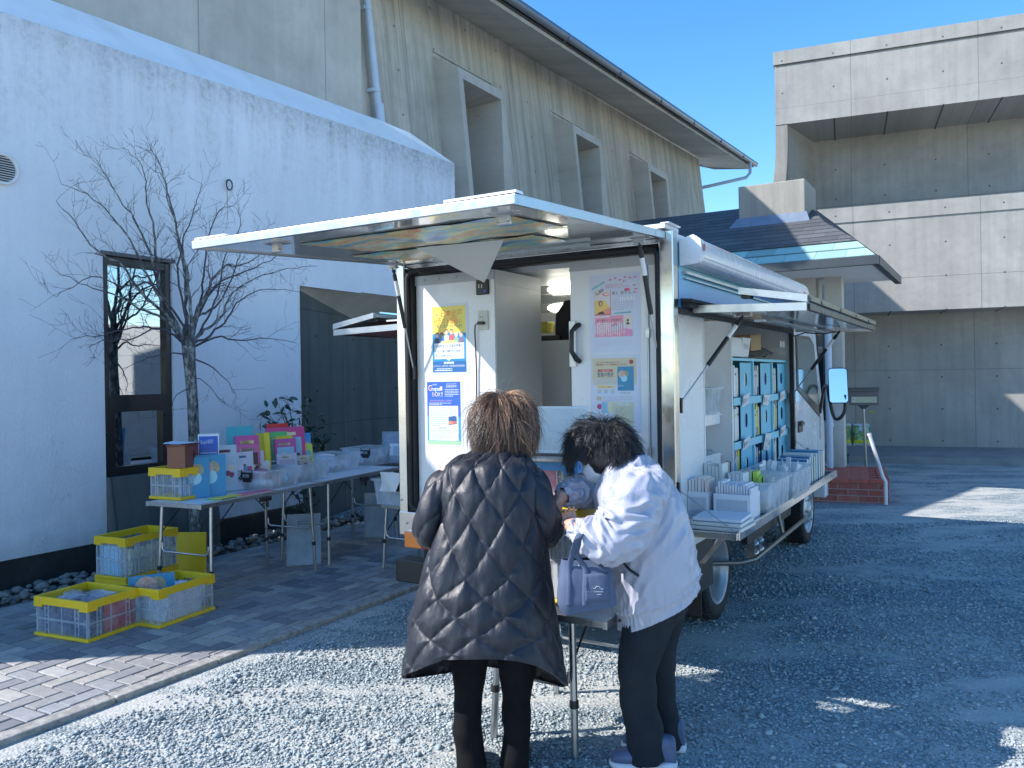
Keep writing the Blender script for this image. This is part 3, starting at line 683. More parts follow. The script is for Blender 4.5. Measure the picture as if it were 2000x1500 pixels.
# slate field, cut by the hip on the right
mb.poly([(nL, UE+.5, zr(UE+.5)), (b1_[0]+.02, UE+.5, zr(UE+.5)), (b1_[0]-.55, UE+1.6, zr(UE+1.6)), (b1_[0]-1.1, 13.6, rdg[2]), (nL, 13.6, rdg[2])])
mb.poly([(b1_[0]+.02, UE+.5, zr(UE+.5)), (bkp[0]-.2, bkp[1]+1.5, zr(UE+.5)), (b1_[0]-1.1, 14.8, rdg[2]), (b1_[0]-1.1, 13.6, rdg[2]), (b1_[0]-.55, UE+1.6, zr(UE+1.6))])
mbo(mb, 'roof', M_SLATE, pr, OP)
mb = MB(); za_ = b1_[2]-.012
mb.poly([(nL, UE, zE_), (nr_, UE, zE_), (b1_[0], UE+.55, za_), (nL, UE+.55, za_)])
mb.poly([(nr_, UE, zE_), (nr_, bkp[1]+1.2, zE_), (b1_[0], bkp[1]+1.2, za_), (b1_[0], UE+.55, za_)])
mbo(mb, 'copper_eave', M_MINT, pr, OP)
mb = MB(); mb.box(nL, nr_+.025, UE-.03, UE+.05, zE_-.10, zE_+.004); mb.box(nr_-.05, nr_+.03, UE+.05, bkp[1]+1.2, zE_-.10, zE_+.003); mbo(mb, 'gutter', M_DKMET, pr, OP)
mb = MB(); mb.box(nL, nr_-.06, UE+.05, bkp[1]+.9, zE_-.07, zE_-.03); mbo(mb, 'soffit', surf('soffit_grey_white', (.78, .79, .78), .8, var=.04), pr, OP)
mb = MB(); cA = hu(1577, 560, UE+1.25); mb.box(cA[0]-1.2, cA[0]+.10, cA[1], cA[1]+.5, 0, zE_-.07); mbo(mb, 'column', C_PLAIN, pr, OP)
# dark entrance window and sill beside the column
mb = MB(); wA = hu(1592, 690, UE+1.3); wB = hu(1612, 690, UE+1.3)
mb.box(wA[0], wA[0]+.03, UE+1.28, UE+1.36, .9, 2.2); mb.box(wB[0]-.03, wB[0], UE+1.28, UE+1.36, .9, 2.2); mb.box(wA[0], wB[0], UE+1.28, UE+1.36, 2.17, 2.2); mb.box(wA[0], wB[0], UE+1.28, UE+1.36, .9, .95)
wo = mbo(mb, 'window', M_BLKFR, pr, OP); mb = MB(); mb.box(wA[0]+.02, wB[0]-.02, UE+1.31, UE+1.33, .93, 2.18); mbo(mb, 'pane', M_DKGLASS, pr, OP).parent = wo
mb = MB(); mb.box(wB[0], wB[0]+.22, UE+1.30, UE+1.5, 0, zE_-.07); mbo(mb, 'wall', C_PLAIN, pr, OP)
pp = hu(1620, 830, UE+1.2); mb = MB(); mb.cyl((pp[0], UE+1.2, .05), (pp[0], UE+1.2, zE_-.8), .045); mb.tube([(pp[0], UE+1.2, .82), (pp[0], UE+1.2, .87)], .056, 12); mb.tube([(pp[0], UE+1.2, zE_-.8), (pp[0]-.06, UE+1.25, zE_-.5)], .045, 12); mbo(mb, 'downpipe', M_PIPE, pr, OP)
# chimney block on the roof
cb0 = hu(1443, 450, 12.4); cb1 = hu(1573, 440, 12.4); ctz = hu(1510, 356, 12.4)[2]
OK_ = (cb0[0], 12.4, cb0[2]-.1)
mb = MB(org=OK_); mb.box(cb0[0], cb1[0], 12.4, 13.25, cb0[2]-.35, ctz)
solo(mb, 'chimney_block', C_ROUGH, 'square rough concrete block rising from the slate porch roof', 'chimney', bevel=.015)
mb = MB(org=OK_); mb.prism([(cb0[0]-.12, 12.3, zr(12.25)+.02), (cb1[0]+.08, 12.3, zr(12.25)+.02), (cb1[0]+.02, 12.392, zr(12.4)+.11), (cb0[0]-.02, 12.392, zr(12.4)+.11)], (0, .006, 0))
solo(mb, 'roof_flashing', surf('flashing_grey', (.20, .25, .32), .45, .4), 'grey metal flashing folded along the foot of the chimney block', 'flashing')
# ------------------------------------------------------------------ brick step platform
M_BRICK = None
g = NG('red_brick'); bt = g.n.new('ShaderNodeTexBrick'); x, y, z = g.sep()
geo = g.n.new('ShaderNodeNewGeometry'); nx_, ny_, nz_ = g.sep(g.tc.outputs['Normal'])
top = g.math('GREATER_THAN', nz_, .5); side = g.math('GREATER_THAN', g.math('ABSOLUTE', nx_), .5)
cu_ = g.new('ShaderNodeCombineXYZ'); g.link(g.math('ADD', g.math('MULTIPLY', x, g.math('SUBTRACT', 1.0, side)), g.math('MULTIPLY', y, side)), cu_.inputs[0])
g.link(g.math('ADD', g.math('MULTIPLY', y, top), g.math('MULTIPLY', z, g.math('SUBTRACT', 1.0, top))), cu_.inputs[1]); g.link(cu_.outputs[0], bt.inputs['Vector'])
bt.inputs['Scale'].default_value = 1; bt.inputs['Brick Width'].default_value = .225; bt.inputs['Row Height'].default_value = .075; bt.inputs['Mortar Size'].default_value = .005
bt.inputs['Color1'].default_value = (.42, .10, .07, 1); bt.inputs['Color2'].default_value = (.32, .075, .055, 1); bt.inputs['Mortar'].default_value = (.32, .28, .25, 1)
c = g.mix(g.math('MULTIPLY', g.ramp(g.noise(7, detail=6), [(.45, 0.), (.75, 1.)]), .5), bt.outputs['Color'], (.36, .24, .20))
g.set(Base_Color=c, Roughness=.85); g.bump(bt.outputs['Fac'], -.5, .006); M_BRICK = g.mat
sx1, sy0, _ = rb(1737, 983, z=0); sx2, sy2, _ = rb(1757, 912, z=.21)

bs = thing('brick_step', 'low red brick platform with tiled top in front of the porch', 'step', rz=BRZ, world=Vector((BX, BY, 0))+Vector((BD.x*sx1-BD.y*sy0*1, BD.y*sx1+BD.x*sy0, 0)))
mb = MB(); mb.box(-1.5, 0, 0, 1.5, -.05, .225); mb.build('brick_base', M_BRICK, bs, bevel=.004)
M_BTOP = surf('red_paver_top', (.50, .12, .08), .8, var=.2, vs=8, bump=.3, dirt=.2, dirtcol=(.4, .3, .25))
mb = MB()
for i in range(7):
    mb.box(-1.5+i*.2155, -1.5+i*.2155+.21, -.012, .092, .227, .272)
for i in range(6): mb.box(-.105, .01, .098+i*.233, .098+i*.233+.228, .227, .272)
for j in range(13):
    for i in range(7):
        x0_ = -1.5+i*.2-(.1 if j % 2 else 0)
        mb.box(max(-1.5, x0_), min(-.11, x0_+.195), .098+j*.108, .098+j*.108+.103, .227, .268)
mb.build('tile_top', M_BTOP, bs, bevel=.003)
def rbw(x, y, z): return Vector((BX+BD.x*x-BD.y*y, BY+BD.y*x+BD.x*y, z))
# white pole leaning on the step
q0 = rb(1730, 985, z=.0); p0 = rbw(q0[0], q0[1]-.03, 0); 
mb = MB(); mb.tube([(0, 0, 0), (0, 0, .27), (-.03, 0, .33), (-.16, .02, .80)], .021, 12); mb.tube([(-.16, .02, .80), (-.168, .021, .83)], .025, 12)
o = mb.build('handrail_pole', surf('pink_white_pvc', (.70, .66, .66), .5, var=.08, dirt=.2)); o.location = p0; o.rotation_euler = (0, 0, BRZ); tag(o, 'bent white pipe standing at the corner of the brick step', 'pole')
# mailbox
q0 = rb(1692, 918, z=.0); p0 = rbw(*q0)
mx_ = thing('mailbox', 'grey metal mailbox with cream letter flap on a thin post', 'mailbox', rz=BRZ, world=p0)
hgt = 1.03
mb = MB(); mb.cyl((.0, 0, 0), (-.03, 0, hgt-.04), .021); mb.build('post', surf('post_metal', (.35, .34, .33), .4, .7), mx_)
mb = MB(); mb.box(-.235, .195, -.11, .13, hgt, hgt+.22); mb.prism([(-.25, -.13, hgt+.222), (.205, -.13, hgt+.222), (.205, .14, hgt+.26), (-.25, .14, hgt+.26)], (0, 0, .018)); mb.prism([(-.12, -.05, hgt-.002), (.07, -.05, hgt-.002), (.0, -.02, hgt-.06), (-.06, -.02, hgt-.06)], (0, .08, 0)); mb.build('box', surf('mailbox_grey', (.14, .14, .15), .45, .3), mx_, bevel=.006)
mb = MB(); mb.box(-.205, .165, -.119, -.1105, hgt+.04, hgt+.135); mb.build('flap', surf('flap_cream', (.56, .57, .40), .5), mx_, bevel=.003)
mb = MB(); mb.box(-.198, -.145, -.1225, -.1195, hgt+.05, hgt+.12); mb.box(-.18, -.163, -.1245, -.1227, hgt+.085, hgt+.105, 1); mb.build('sticker', [flat((.7, .72, .75)), flat((.2, .3, .6))], mx_)
# two bags of potting soil standing against the wall
def soil_bag(px, seed, label):
    q = rb(px, 882, YL-.12); 
    wpt = rbw(q[0], YL-.14, .13)
    g = NG('printed_film'); x, y, z = g.sep()
    n_ = g.noise(16, g.map(loc=(seed, 0, seed)), 6, .7); n2 = g.noise(9, g.map(loc=(0, seed, 3)), 5, .6)
    c = g.ramp(n_, [(.3, (.01, .04, .02)), (.45, (.06, .25, .08)), (.53, (.35, .5, .12)), (.6, (.5, .12, .07) if seed < 2 else (.2, .45, .55)), (.68, (.7, .72, .7))])
    c = g.mix(g.math('MULTIPLY', g.ramp(n2, [(.5, 0.), (.62, 1.)]), g.math('GREATER_THAN', z, .25)), c, (.45, .65, .75) if seed > 1 else (.08, .2, .35))
    c = g.mix(g.math('LESS_THAN', z, .12), c, (.62, .66, .03)); c = g.mix(g.math('LESS_THAN', z, .055), c, (.6, .66, .7)); c = g.mix(g.math('GREATER_THAN', z, .395), c, (.6, .66, .72))
    g.set(Base_Color=c, Roughness=.28); g.bump(g.noise(20, detail=5), .5, .02)
    root = thing('soil_bag', label, 'bag', rz=BRZ, world=wpt, group='soil bags against the concrete wall')
    w_, h_ = .30, .43; F_, B_ = [], []
    for i in range(15):
        t = i/14; r1, r2 = [], []
        for j in range(13):
            s_ = j/12; e = max(0, min(1, 4*s_*(1-s_)*2.2))*max(.02, min(1, (4*t*(1-t)*1.6)))
            xx = (s_-.5)*w_*(1-.06*math.sin(PI*t))*(1+.03*math.sin(t*9+seed)); zz = t*h_*(1-.05*abs(s_-.5)*2*math.sin(PI*t)); d = .055*e**.6*(1+.25*mnoise.noise(Vector((s_*4, t*5, seed))))
            r1.append((xx, -d, zz)); r2.append((xx, d*.6, zz))
        F_.append(r1); B_.append(r2)
    mb = MB(); mb.grid(F_[1:-1]); mb.grid(B_[1:-1]); mb.build('bag', g.mat, root)
    for rows_ in ([F_[0], F_[1]], [F_[-2], [(a, -.001, c+.012*math.sin(a*80)) for a, b, c in F_[-1]]]): mb = MB(); mb.grid(rows_); mb.build('seam', flat((.6, .64, .68), .3), root)
soil_bag(1647, 1, 'left bag of potting soil with red flower print and yellow band'); soil_bag(1683, 2, 'right bag of potting soil behind the mailbox post with blue green print')
# old brick on a small metal stand by the porch
q0 = rb(1638, 905, z=.0); st0 = thing('plant_stand', 'low dark metal stand near the brick step', 'stand', rz=BRZ, world=rbw(q0[0], q0[1]+.1, 0))
mb = MB(); mb.box(-.17, .17, -.13, .13, .13, .15); mb.build('shelf', M_DKMET, st0, bevel=.003)
for a, b in ((-.15, -.11), (.15, -.11), (-.15, .11), (.15, .11)):
    mb = MB(); mb.cyl((a, b, 0), (a, b, .13), .009); mb.build('leg', M_DKMET, st0)
wpt = rbw(q0[0], q0[1]+.1, .151)
mb = MB(); mb.prism([(-.075, -.07, 0), (.075, -.07, 0), (.07, -.06, .13), (.01, -.065, .15), (-.03, -.06, .135), (-.07, -.06, .155)], (0, .12, 0)); o = mb.build('clay_block', surf('old_terracotta', (.30, .13, .09), .9, var=.3, bump=.5), bevel=.006); o.location = wpt; o.rotation_euler = (0, 0, BRZ+.2); tag(o, 'chipped reddish clay block resting on the low metal stand', 'block')
# yellow leaf-like tape mark on the wall and a low stone edge
mb = MB(); q = rb(1705, 805, YL-.003); mb.prism([(q[0]-.10, YL-.006, q[2]+.01), (q[0]+.05, YL-.006, q[2]-.03), (q[0]+.02, YL-.006, q[2]+.03)], (0, .004, 0)); o = mb.build('tape_mark', flat((.45, .45, .08))); o.parent = RB
# ================================================================== materials of made things
M_STEEL = surf('stainless_steel', (.62, .62, .60), .22, 1.0, var=.06, vs=3, bump=.03, bs=12)
M_ALU = surf('brushed_aluminium', (.50, .51, .52), .34, 1.0, var=.08, vs=8, bump=.05, bs=90)
M_ALUD = surf('dull_aluminium', (.48, .49, .50), .42, 1.0, var=.1, vs=8)
M_BLACK = surf('black_rubber', (.012, .012, .013), .6, var=.2, bump=.05)
M_BLKP = surf('black_plastic', (.018, .018, .02), .4, var=.15, bump=.02)
M_PANEL = surf('white_panel_paint', (.74, .75, .76), .3, var=.03, vs=1.5, bump=.02, bs=4, dirt=.06)
M_INNER = surf('grey_white_liner', (.58, .60, .60), .35, var=.04, vs=2, bump=.02, bs=4)
M_GREY = surf('grey_cabinet', (.42, .44, .44), .4, var=.04)  # one plain grey for cabinet sides, caps, lamp holders and small trim
M_CHAS = surf('black_chassis_paint', (.02, .021, .024), .55, var=.3, bump=.2, dirt=.4, dirtcol=(.08, .075, .07))
M_TYRE = surf('tyre_rubber', (.018, .018, .019), .8, var=.3, bump=.3, bs=40, dirt=.35, dirtcol=(.09, .085, .08))
M_RIM = surf('steel_rim_paint', (.42, .45, .48), .4, .5, var=.12, dirt=.25)
M_CABW = surf('white_cab_paint', (.76, .77, .78), .22, var=.03, bump=.01, coat=.6)
M_SHELF = surf('sky_blue_board', (.24, .60, .74), .5, var=.06, vs=3)
M_SHELFD = surf('mid_blue_board', (.15, .50, .68), .5, var=.06, vs=3)
M_ORANGE = surf('orange_lens', (.85, .22, .02), .15, var=.1, coat=.8)
M_RED = surf('red_lens', (.45, .02, .02), .15, coat=.8)
g = NG('lid_gloss_white'); g.set(Base_Color=(.52, .54, .53), Roughness=.12); g.p.inputs['Coat Weight'].default_value = .8; g.p.inputs['Coat Roughness'].default_value = .06; g.bump(g.noise(3, detail=2), .03, .02); M_LID = g.mat
g = NG('blue_gradient_film'); x, y, z = g.sep(); g.set(Base_Color=g.ramp(g.math('MULTIPLY', g.math('SUBTRACT', z, 1.90), 4.2), [(0., (.06, .28, .62)), (1., (.16, .50, .68))]), Roughness=.25); M_BLUEF = g.mat
g = NG('tube_lamp'); g.p.inputs['Emission Color'].default_value = (1, .97, .85, 1); g.p.inputs['Emission Strength'].default_value = 4.5; g.set(Base_Color=(.8, .8, .75)); M_TUBE = g.mat

class Sheet:
    """Flat print: colours laid as real layers 0.25 mm apart. Local x right, y up, metres."""
    def __init__(s, w, h): s.w = w; s.h = h; s.mb = MB(); s.mats = []; s.L = 0
    def mi(s, col):
        m = flat(col, .35)
        if m not in s.mats: s.mats.append(m)
        return s.mats.index(m)
    def z(s, L): return .00025*(L+1)
    def rect(s, x0, y0, x1, y1, col, L=1): z = s.z(L); s.mb.add([(x0*s.w, y0*s.h, z), (x1*s.w, y0*s.h, z), (x1*s.w, y1*s.h, z), (x0*s.w, y1*s.h, z)], [(0, 1, 2, 3)], s.mi(col)); return s
    def disc(s, cx, cy, r, col, L=2, ry=None, n=20, wob=0):
        z = s.z(L); ry = ry or r
        s.mb.add([(cx*s.w+r*s.w*math.cos(2*PI*k/n)*(1+wob*math.sin(k*2.3)), cy*s.h+ry*s.w*math.sin(2*PI*k/n)*(1+wob*math.cos(k*1.7)), z) for k in range(n)], [tuple(range(n))], s.mi(col)); return s
    def pol(s, pts, col, L=2): z = s.z(L); s.mb.add([(a*s.w, b*s.h, z) for a, b in pts], [tuple(range(len(pts)))], s.mi(col)); return s
    def text(s, body, x, y, size, col, L=4, w=None, align='CENTER', rot=0):
        M = Matrix.Translation((x*s.w, y*s.h, s.z(L))) @ Matrix.Rotation(rot, 4, 'Z')
        s.mb.text(body, size*s.h, M, s.mi(col), None if w is None else w*s.w, align); return s
    def lines(s, x0, x1, y0, y1, n, col, L=3, th=.35):
        st = random.getstate(); random.seed(int(x0*99+y0*999)+n)
        dy = (y1-y0)/n
        for i in range(n):
            yy = y1-(i+.8)*dy; x = x0; xe = x1 if i < n-1 else lerp(x0, x1, .6)
            while x < xe-.005:
                l_ = (.02+.06*random.random()); s.rect(x, yy, min(x+l_, xe), yy+dy*th, col, L); x += l_+.006+.012*random.random()
        random.setstate(st); return s
    def circles(s, cx, cy, r, L=3):
        # the three overlapping picture discs of the history book
        st = random.getstate(); random.seed(4)
        s.disc(cx+.62*r, cy+.0, r*.78, (.36, .33, .22), L); s.disc(cx-.25*r, cy-.05*r, r*.92, (.62, .42, .36), L+1); s.disc(cx+.3*r, cy-r*1.05*s.w/s.h*1.0, r*.8, (.36, .66, .78), L+2)
        for k in range(46):
            a, q = random.random()*2*PI, random.random()**.5*.8*r
            c = random.choice([(.75, .25, .15), (.85, .7, .6), (.6, .2, .2), (.9, .8, .75), (.7, .4, .25)])
            b_ = random.random()*PI; l_ = r*.13; ex, ey = math.cos(b_)*l_, math.sin(b_)*l_
            X, Y = cx-.25*r+q*math.cos(a), cy-.05*r+q*math.sin(a)*s.w/s.h
            s.pol([(X-ex, Y-ey*s.w/s.h), (X-ey*.35, Y+ex*.35*s.w/s.h), (X+ex, Y+ey*s.w/s.h), (X+ey*.35, Y-ex*.35*s.w/s.h)], c, L+3+k % 3)
            if k < 22:
                c = random.choice([(.22, .2, .12), (.55, .5, .35), (.6, .55, .42)]); X, Y = cx+.62*r+q*.85*math.cos(a), cy+q*.85*math.sin(a)*s.w/s.h
                s.pol([(X-ex, Y-ey*s.w/s.h), (X-ey*.35, Y+ex*.35*s.w/s.h), (X+ex, Y+ey*s.w/s.h), (X+ey*.35, Y-ex*.35*s.w/s.h)], c, L+1 if X > cx+.5*r else L)
        random.setstate(st); return s
    def put(s, name, M, parent=None):
        s.mb.v = [tuple(M @ Vector(p)) for p in s.mb.v]; return s.mb.build(name, s.mats, parent)

OT = (-1.42, 4.04, 0)
truck = thing('book_truck', 'white and stainless mobile library truck with rear lid and side flaps raised', 'truck', OT)
def tp(mb, name, mats, parent=None, **k):
    o = mbo(mb, name, mats, truck, OT, **k)
    if parent is not None: o.parent = parent
    return o
nR, nLf, ur0, uf, zF, zT = -1.42, -3.22, 4.04, 6.97, .66, 2.28
# ---- body shell
mb = MB()
mb.box(nLf+.004, nR-.004, ur0+.02, uf, zT-.04, zT+.01)               # roof
mb.box(nLf+.01, nR-.01, ur0+.03, uf-.01, zF-.04, zF+.04)             # floor
mb.box(nLf+.01, nR-.01, uf-.05, uf-.001, zF, zT-.041)                # bulkhead
mb.box(nLf, nLf+.03, ur0+.06, uf-.05, zF, .80); mb.box(nLf, nLf+.03, ur0+.06, uf-.05, 1.9, zT-.04); mb.box(nLf+.002, nLf+.028, 5.6, uf-.05, .80, 1.9)
body = tp(mb, 'body', M_PANEL, bevel=.004)
mb = MB(); mb.box(nR-.03, nR-.002, ur0+.09, uf-.05, 1.90, zT-.042); tp(mb, 'side_panel', M_BLUEF)
def post(n0, n1, u0, u1, z0, z1, mat=M_STEEL): mb = MB(); mb.box(n0, n1, u0, u1, z0, z1); return tp(mb, 'corner_post', mat, bevel=.006)
post(nR-.075, nR, ur0, ur0+.075, .655, 2.30); post(nLf, nLf+.062, ur0, ur0+.075, .655, 2.30)
post(nR-.04, nR, uf-.04, uf, .655, 2.28); post(nLf, nLf+.04, uf-.04, uf, .655, 2.28)
mb = MB(); mb.box(nLf+.062, nR-.075, ur0+.012, ur0+.06, 2.235, 2.30); tp(mb, 'rear_header', M_STEEL, bevel=.004)
mb = MB(); mb.box(nLf, nR, ur0-.004, ur0+.05, .60, .654); mb.box(nLf, nLf+.19, ur0-.006, ur0+.03, .585, .73); mb.box(nR-.13, nR+.001, ur0-.006, ur0+.03, .585, .73); tp(mb, 'rear_sill', M_STEEL, bevel=.004)
mb = MB(); mb.cyl((nLf+.06, ur0-.012, .66), (nLf+.06, ur0+.01, .66), .008); mb.cyl((nLf+.015, ur0-.01, .80), (nLf+.015, ur0+.01, .80), .006); tp(mb, 'sill_bolt', M_ALUD)
# rubber seal round the rear opening (rounded corners)
def seal(mb, x0, x1, z0, z1, r, tube, u):
    pts = []
    for cx, cz, a0 in ((x1-r, z1-r, 0), (x0+r, z1-r, PI/2), (x0+r, z0+r, PI), (x1-r, z0+r, 1.5*PI)):
        for k in range(7): a = a0+PI/2*k/6; pts.append((cx+r*math.cos(a), u, cz+r*math.sin(a)))
    mb.tube(pts, tube, 8, closed=True)
mb = MB(); seal(mb, nLf+.078, nR-.088, .745, 2.215, .05, .015, ur0+.012); tp(mb, 'rear_seal', M_BLACK)
mb = MB(); mb.box(nLf+.06, nLf+.105, ur0+.02, ur0+.085, .74, 2.2); mb.box(nLf+.1, nR-.1, ur0+.03, ur0+.07, 2.195, 2.235); tp(mb, 'rubber_trim', M_BLACK)
mb = MB(); mb.box(nR-.03, nR+.006, ur0+.08, uf-.06, 1.875, 1.905); mb.box(nR-.03, nR+.004, uf-.085, uf-.05, .76, 1.88); tp(mb, 'side_seal', M_BLACK, bevel=.004)
# ---- interior seen from the rear
mb = MB()
mb.box(-3.11, -2.536, 4.10, 4.66, .70, 2.19)
lc = tp(mb, 'cabinet', M_PANEL, bevel=.003)
mb = MB(); mb.box(-3.112, -2.534, 4.092, 4.0985, 2.132, 2.19); mb.box(-2.5345, -2.53, 4.10, 4.66, 2.11, 2.19)
for q in (-3.04, -2.93, -2.8, -2.62): mb.cyl((q, 4.085, 2.162), (q, 4.093, 2.162), .006, seg=10)
tp(mb, 'cabinet_cap', M_GREY, lc)
mb = MB(); mb.box(-2.534, -2.530, 4.105, 4.66, .75, 2.109); tp(mb, 'cabinet_side', M_GREY, lc)
mb = MB(); mb.box(-3.1, -1.5, 5.3, 5.34, 1.93, 2.24); mb.box(-3.1, -1.5, 5.36, 5.4, .7, 2.24); mb.box(-3.1, -1.5, 4.4, 5.36, 2.205, 2.235); tp(mb, 'inner_lining', M_INNER)
mb = MB(); mb.box(-3.0, -2.47, 4.95, 5.3, .70, 1.80); cb_ = tp(mb, 'low_cabinet', M_GREY, bevel=.003)
for zz in (2.145, 2.015):
    mb = MB(); mb.tube([(-2.755, 5.20, zz+.03), (-1.9, 5.20, zz+.03)], .024, 12); lf = tp(mb, 'tube_lamp', M_TUBE)
    mb = MB(); mb.box(-2.82, -2.74, 5.18, 5.24, zz, zz+.06); mb.box(-2.75, -1.9, 5.226, 5.245, zz-.01, zz+.07); tp(mb, 'lamp_holder', M_GREY, lf, bevel=.008)
mb = MB(); pl = []
for k in range(16): t = k/15; pl.append((-2.53+.0*t+.10*math.sin(t*PI*.5)*1.2, 5.12, 1.98-.55*t**1.5 if False else 2.08-.6*t))
mb.prism([(-2.60, 5.0, 1.98), (-2.53, 5.0, 2.07), (-2.1, 5.0, 2.10), (-2.1, 5.0, 1.55), (-2.55, 5.0, 1.55), (-2.61, 5.0, 1.80)], (0, .1, 0)); tp(mb, 'hanging_coat', surf('dark_cloth', (.015, .015, .017), .9), bevel=.02)
# ---- right rear door
mb = MB(); mb.box(-2.04, -1.585, 4.10, 4.13, .72, 2.19); dr = tp(mb, 'rear_door', M_PANEL, bevel=.003)
mb = MB(); mb.box(-2.04, -1.512, 4.094, 4.0985, 2.135, 2.19)
for q in (-1.95, -1.80, -1.62): mb.cyl((q, 4.085, 2.165), (q, 4.095, 2.165), .007, seg=10)
tp(mb, 'door_cap', M_GREY, dr)
mb = MB(); mb.box(-1.578, -1.512, 4.10, 4.13, .72, 2.19); tp(mb, 'hinge_panel', M_PANEL, bevel=.003)
mb = MB(); mb.cyl((-1.5815, 4.096, .75), (-1.5815, 4.096, 2.1), .0055, seg=8)
for zz in (1.75, 1.12): mb.box(-1.592, -1.572, 4.084, 4.098, zz, zz+.05)
tp(mb, 'hinge', M_ALUD, dr)
mb = MB(); mb.box(-2.045, -2.003, 4.085, 4.099, 1.605, 1.86); tp(mb, 'handle_plate', M_CABW, dr, bevel=.004)
mb = MB(); mb.tube([(-1.985, 4.095, 1.838), (-1.99, 4.075, 1.83), (-2.006, 4.045, 1.80), (-2.008, 4.043, 1.69), (-1.99, 4.07, 1.645), (-1.985, 4.095, 1.635)], [.014, .016, .013, .013, .016, .014], 10); tp(mb, 'handle', M_BLKP, dr)
# switch panel, socket, cord on the left cabinet
mb = MB(); mb.box(-2.658, -2.568, 4.086, 4.0995, 2.045, 2.135); sp = tp(mb, 'switch_panel', M_BLKP, lc, bevel=.006)
mb = MB(); mb.box(-2.638, -2.631, 4.0835, 4.087, 2.085, 2.108, 0); mb.box(-2.618, -2.611, 4.0835, 4.087, 2.085, 2.108, 0); mb.box(-2.60, -2.588, 4.0835, 4.087, 2.058, 2.072, 1); tp(mb, 'switch', [flat((.6, .58, .5)), flat((.05, .15, .8))], sp)
mb = MB(); mb.box(-2.648, -2.578, 4.088, 4.0995, 1.836, 1.95); so = tp(mb, 'socket', flat((.62, .61, .53)), lc, bevel=.005)
mb = MB(); mb.box(-2.634, -2.592, 4.085, 4.089, 1.905, 1.925, 0); mb.box(-2.63, -2.626, 4.0835, 4.086, 1.908, 1.92, 1); mb.box(-2.612, -2.608, 4.0835, 4.086, 1.908, 1.92, 1); tp(mb, 'outlet_plate', [flat((.68, .67, .6)), flat((.1, .1, .1))], so)
mb = MB(); mb.box(-2.636, -2.596, 4.06, 4.088, 1.868, 1.886); tp(mb, 'plug', M_BLKP, so, bevel=.004)
mb = MB(); mb.tube([(-2.635, 4.07, 1.877), (-2.655, 4.07, 1.865), (-2.664, 4.08, 1.83), (-2.663, 4.09, 1.6), (-2.67, 4.09, 1.2), (-2.655, 4.09, .8)], .0042, 8); tp(mb, 'power_cord', surf('purple_black_cord', (.05, .02, .04), .5), lc)
# ---- rear lid
zh, zo = 2.262, 2.172; uh, uo = ur0-.005, ur0-1.525; sl = (zh-zo)/(uh-uo)
def zl(u): return zo+(u-uo)*sl
la, lb = -3.17, -1.47
mb = MB(); mb.prism([(la, uo, zl(uo)), (la, uh, zl(uh)), (la, uh, zl(uh)+.028), (la, uo, zl(uo)+.028)], (lb-la, 0, 0)); lid = tp(mb, 'rear_lid', M_LID)
mb = MB()
for (a0, a1, b0, b1) in ((la-.012, lb+.012, uo-.012, uo+.012), (la-.012, la+.012, uo+.013, uh), (lb-.012, lb+.012, uo+.013, uh)):
    mb.prism([(a0, b0, zl(b0)-.006), (a0, b1, zl(b1)-.006), (a0, b1, zl(b1)+.031), (a0, b0, zl(b0)+.031)], (a1-a0, 0, 0))
tp(mb, 'lid_frame', M_ALU, lid, bevel=.003)
mb = MB(); mb.prism([(lb-.3, uo-.004, zl(uo)+.036), (lb+.014, uo-.004, zl(uo)+.036), (lb+.014, uo-.004, zl(uo)+.046), (lb-.3, uo-.004, zl(uo)+.046)], (0, .05, 0)); tp(mb, 'lid_edge_strip', M_CABW, lid); mb = MB(); mb.prism([(la-.01, uo-.004, zl(uo)+.036), (la+.22, uo-.004, zl(uo)+.036), (la+.2, uo-.004, zl(uo)+.046), (la, uo-.004, zl(uo)+.046)], (0, .05, 0)); tp(mb, 'lid_edge_strip', M_CABW, lid)
mb = MB(); mb.box(-1.86, -1.44, uh-.05, uh+.16, 2.30, 2.325); mb.box(-1.47, -1.42, uh-.04, uh+.14, 2.326, 2.333); tp(mb, 'hinge_cover', M_CABW, bevel=.006)
mb = MB(); mb.box(la+.35, lb-.35, uh-.16, uh-.12, zl(uh-.14)-.022, zl(uh-.14)-.003); tp(mb, 'lid_lamp', frosted('lamp_cover', (.7, .75, .75), .8), lid, bevel=.006)
for a_, b_ in ((-1.62, 2.98-.28), (-2.80, 2.66)):
    mb = MB(); z_ = zl(b_); mb.box(a_-.055, a_+.055, b_-.035, b_+.035, z_-.006, z_-.001); mb.box(a_-.02, a_+.02, b_-.012, b_+.012, z_-.035, z_-.006); mb.tube([(a_-.028, b_, z_-.038), (a_+.028, b_, z_-.038)], .008, 8); tp(mb, 'lid_catch', M_ALUD, lid)
mb = MB(); mb.tube([(-2.86, 3.0, zl(3.0)+.03), (-2.85, 3.0, zl(3.0)+.085), (-2.80, 3.0, zl(3.0)+.105), (-2.70, 3.0, zl(3.0)+.105), (-2.66, 3.0, zl(3.0)+.085), (-2.65, 3.0, zl(3.0)+.03)], [.014, .014, .013, .013, .014, .014], 8); tp(mb, 'lid_handle', surf('orange_plastic', (.75, .16, .05), .35), lid)
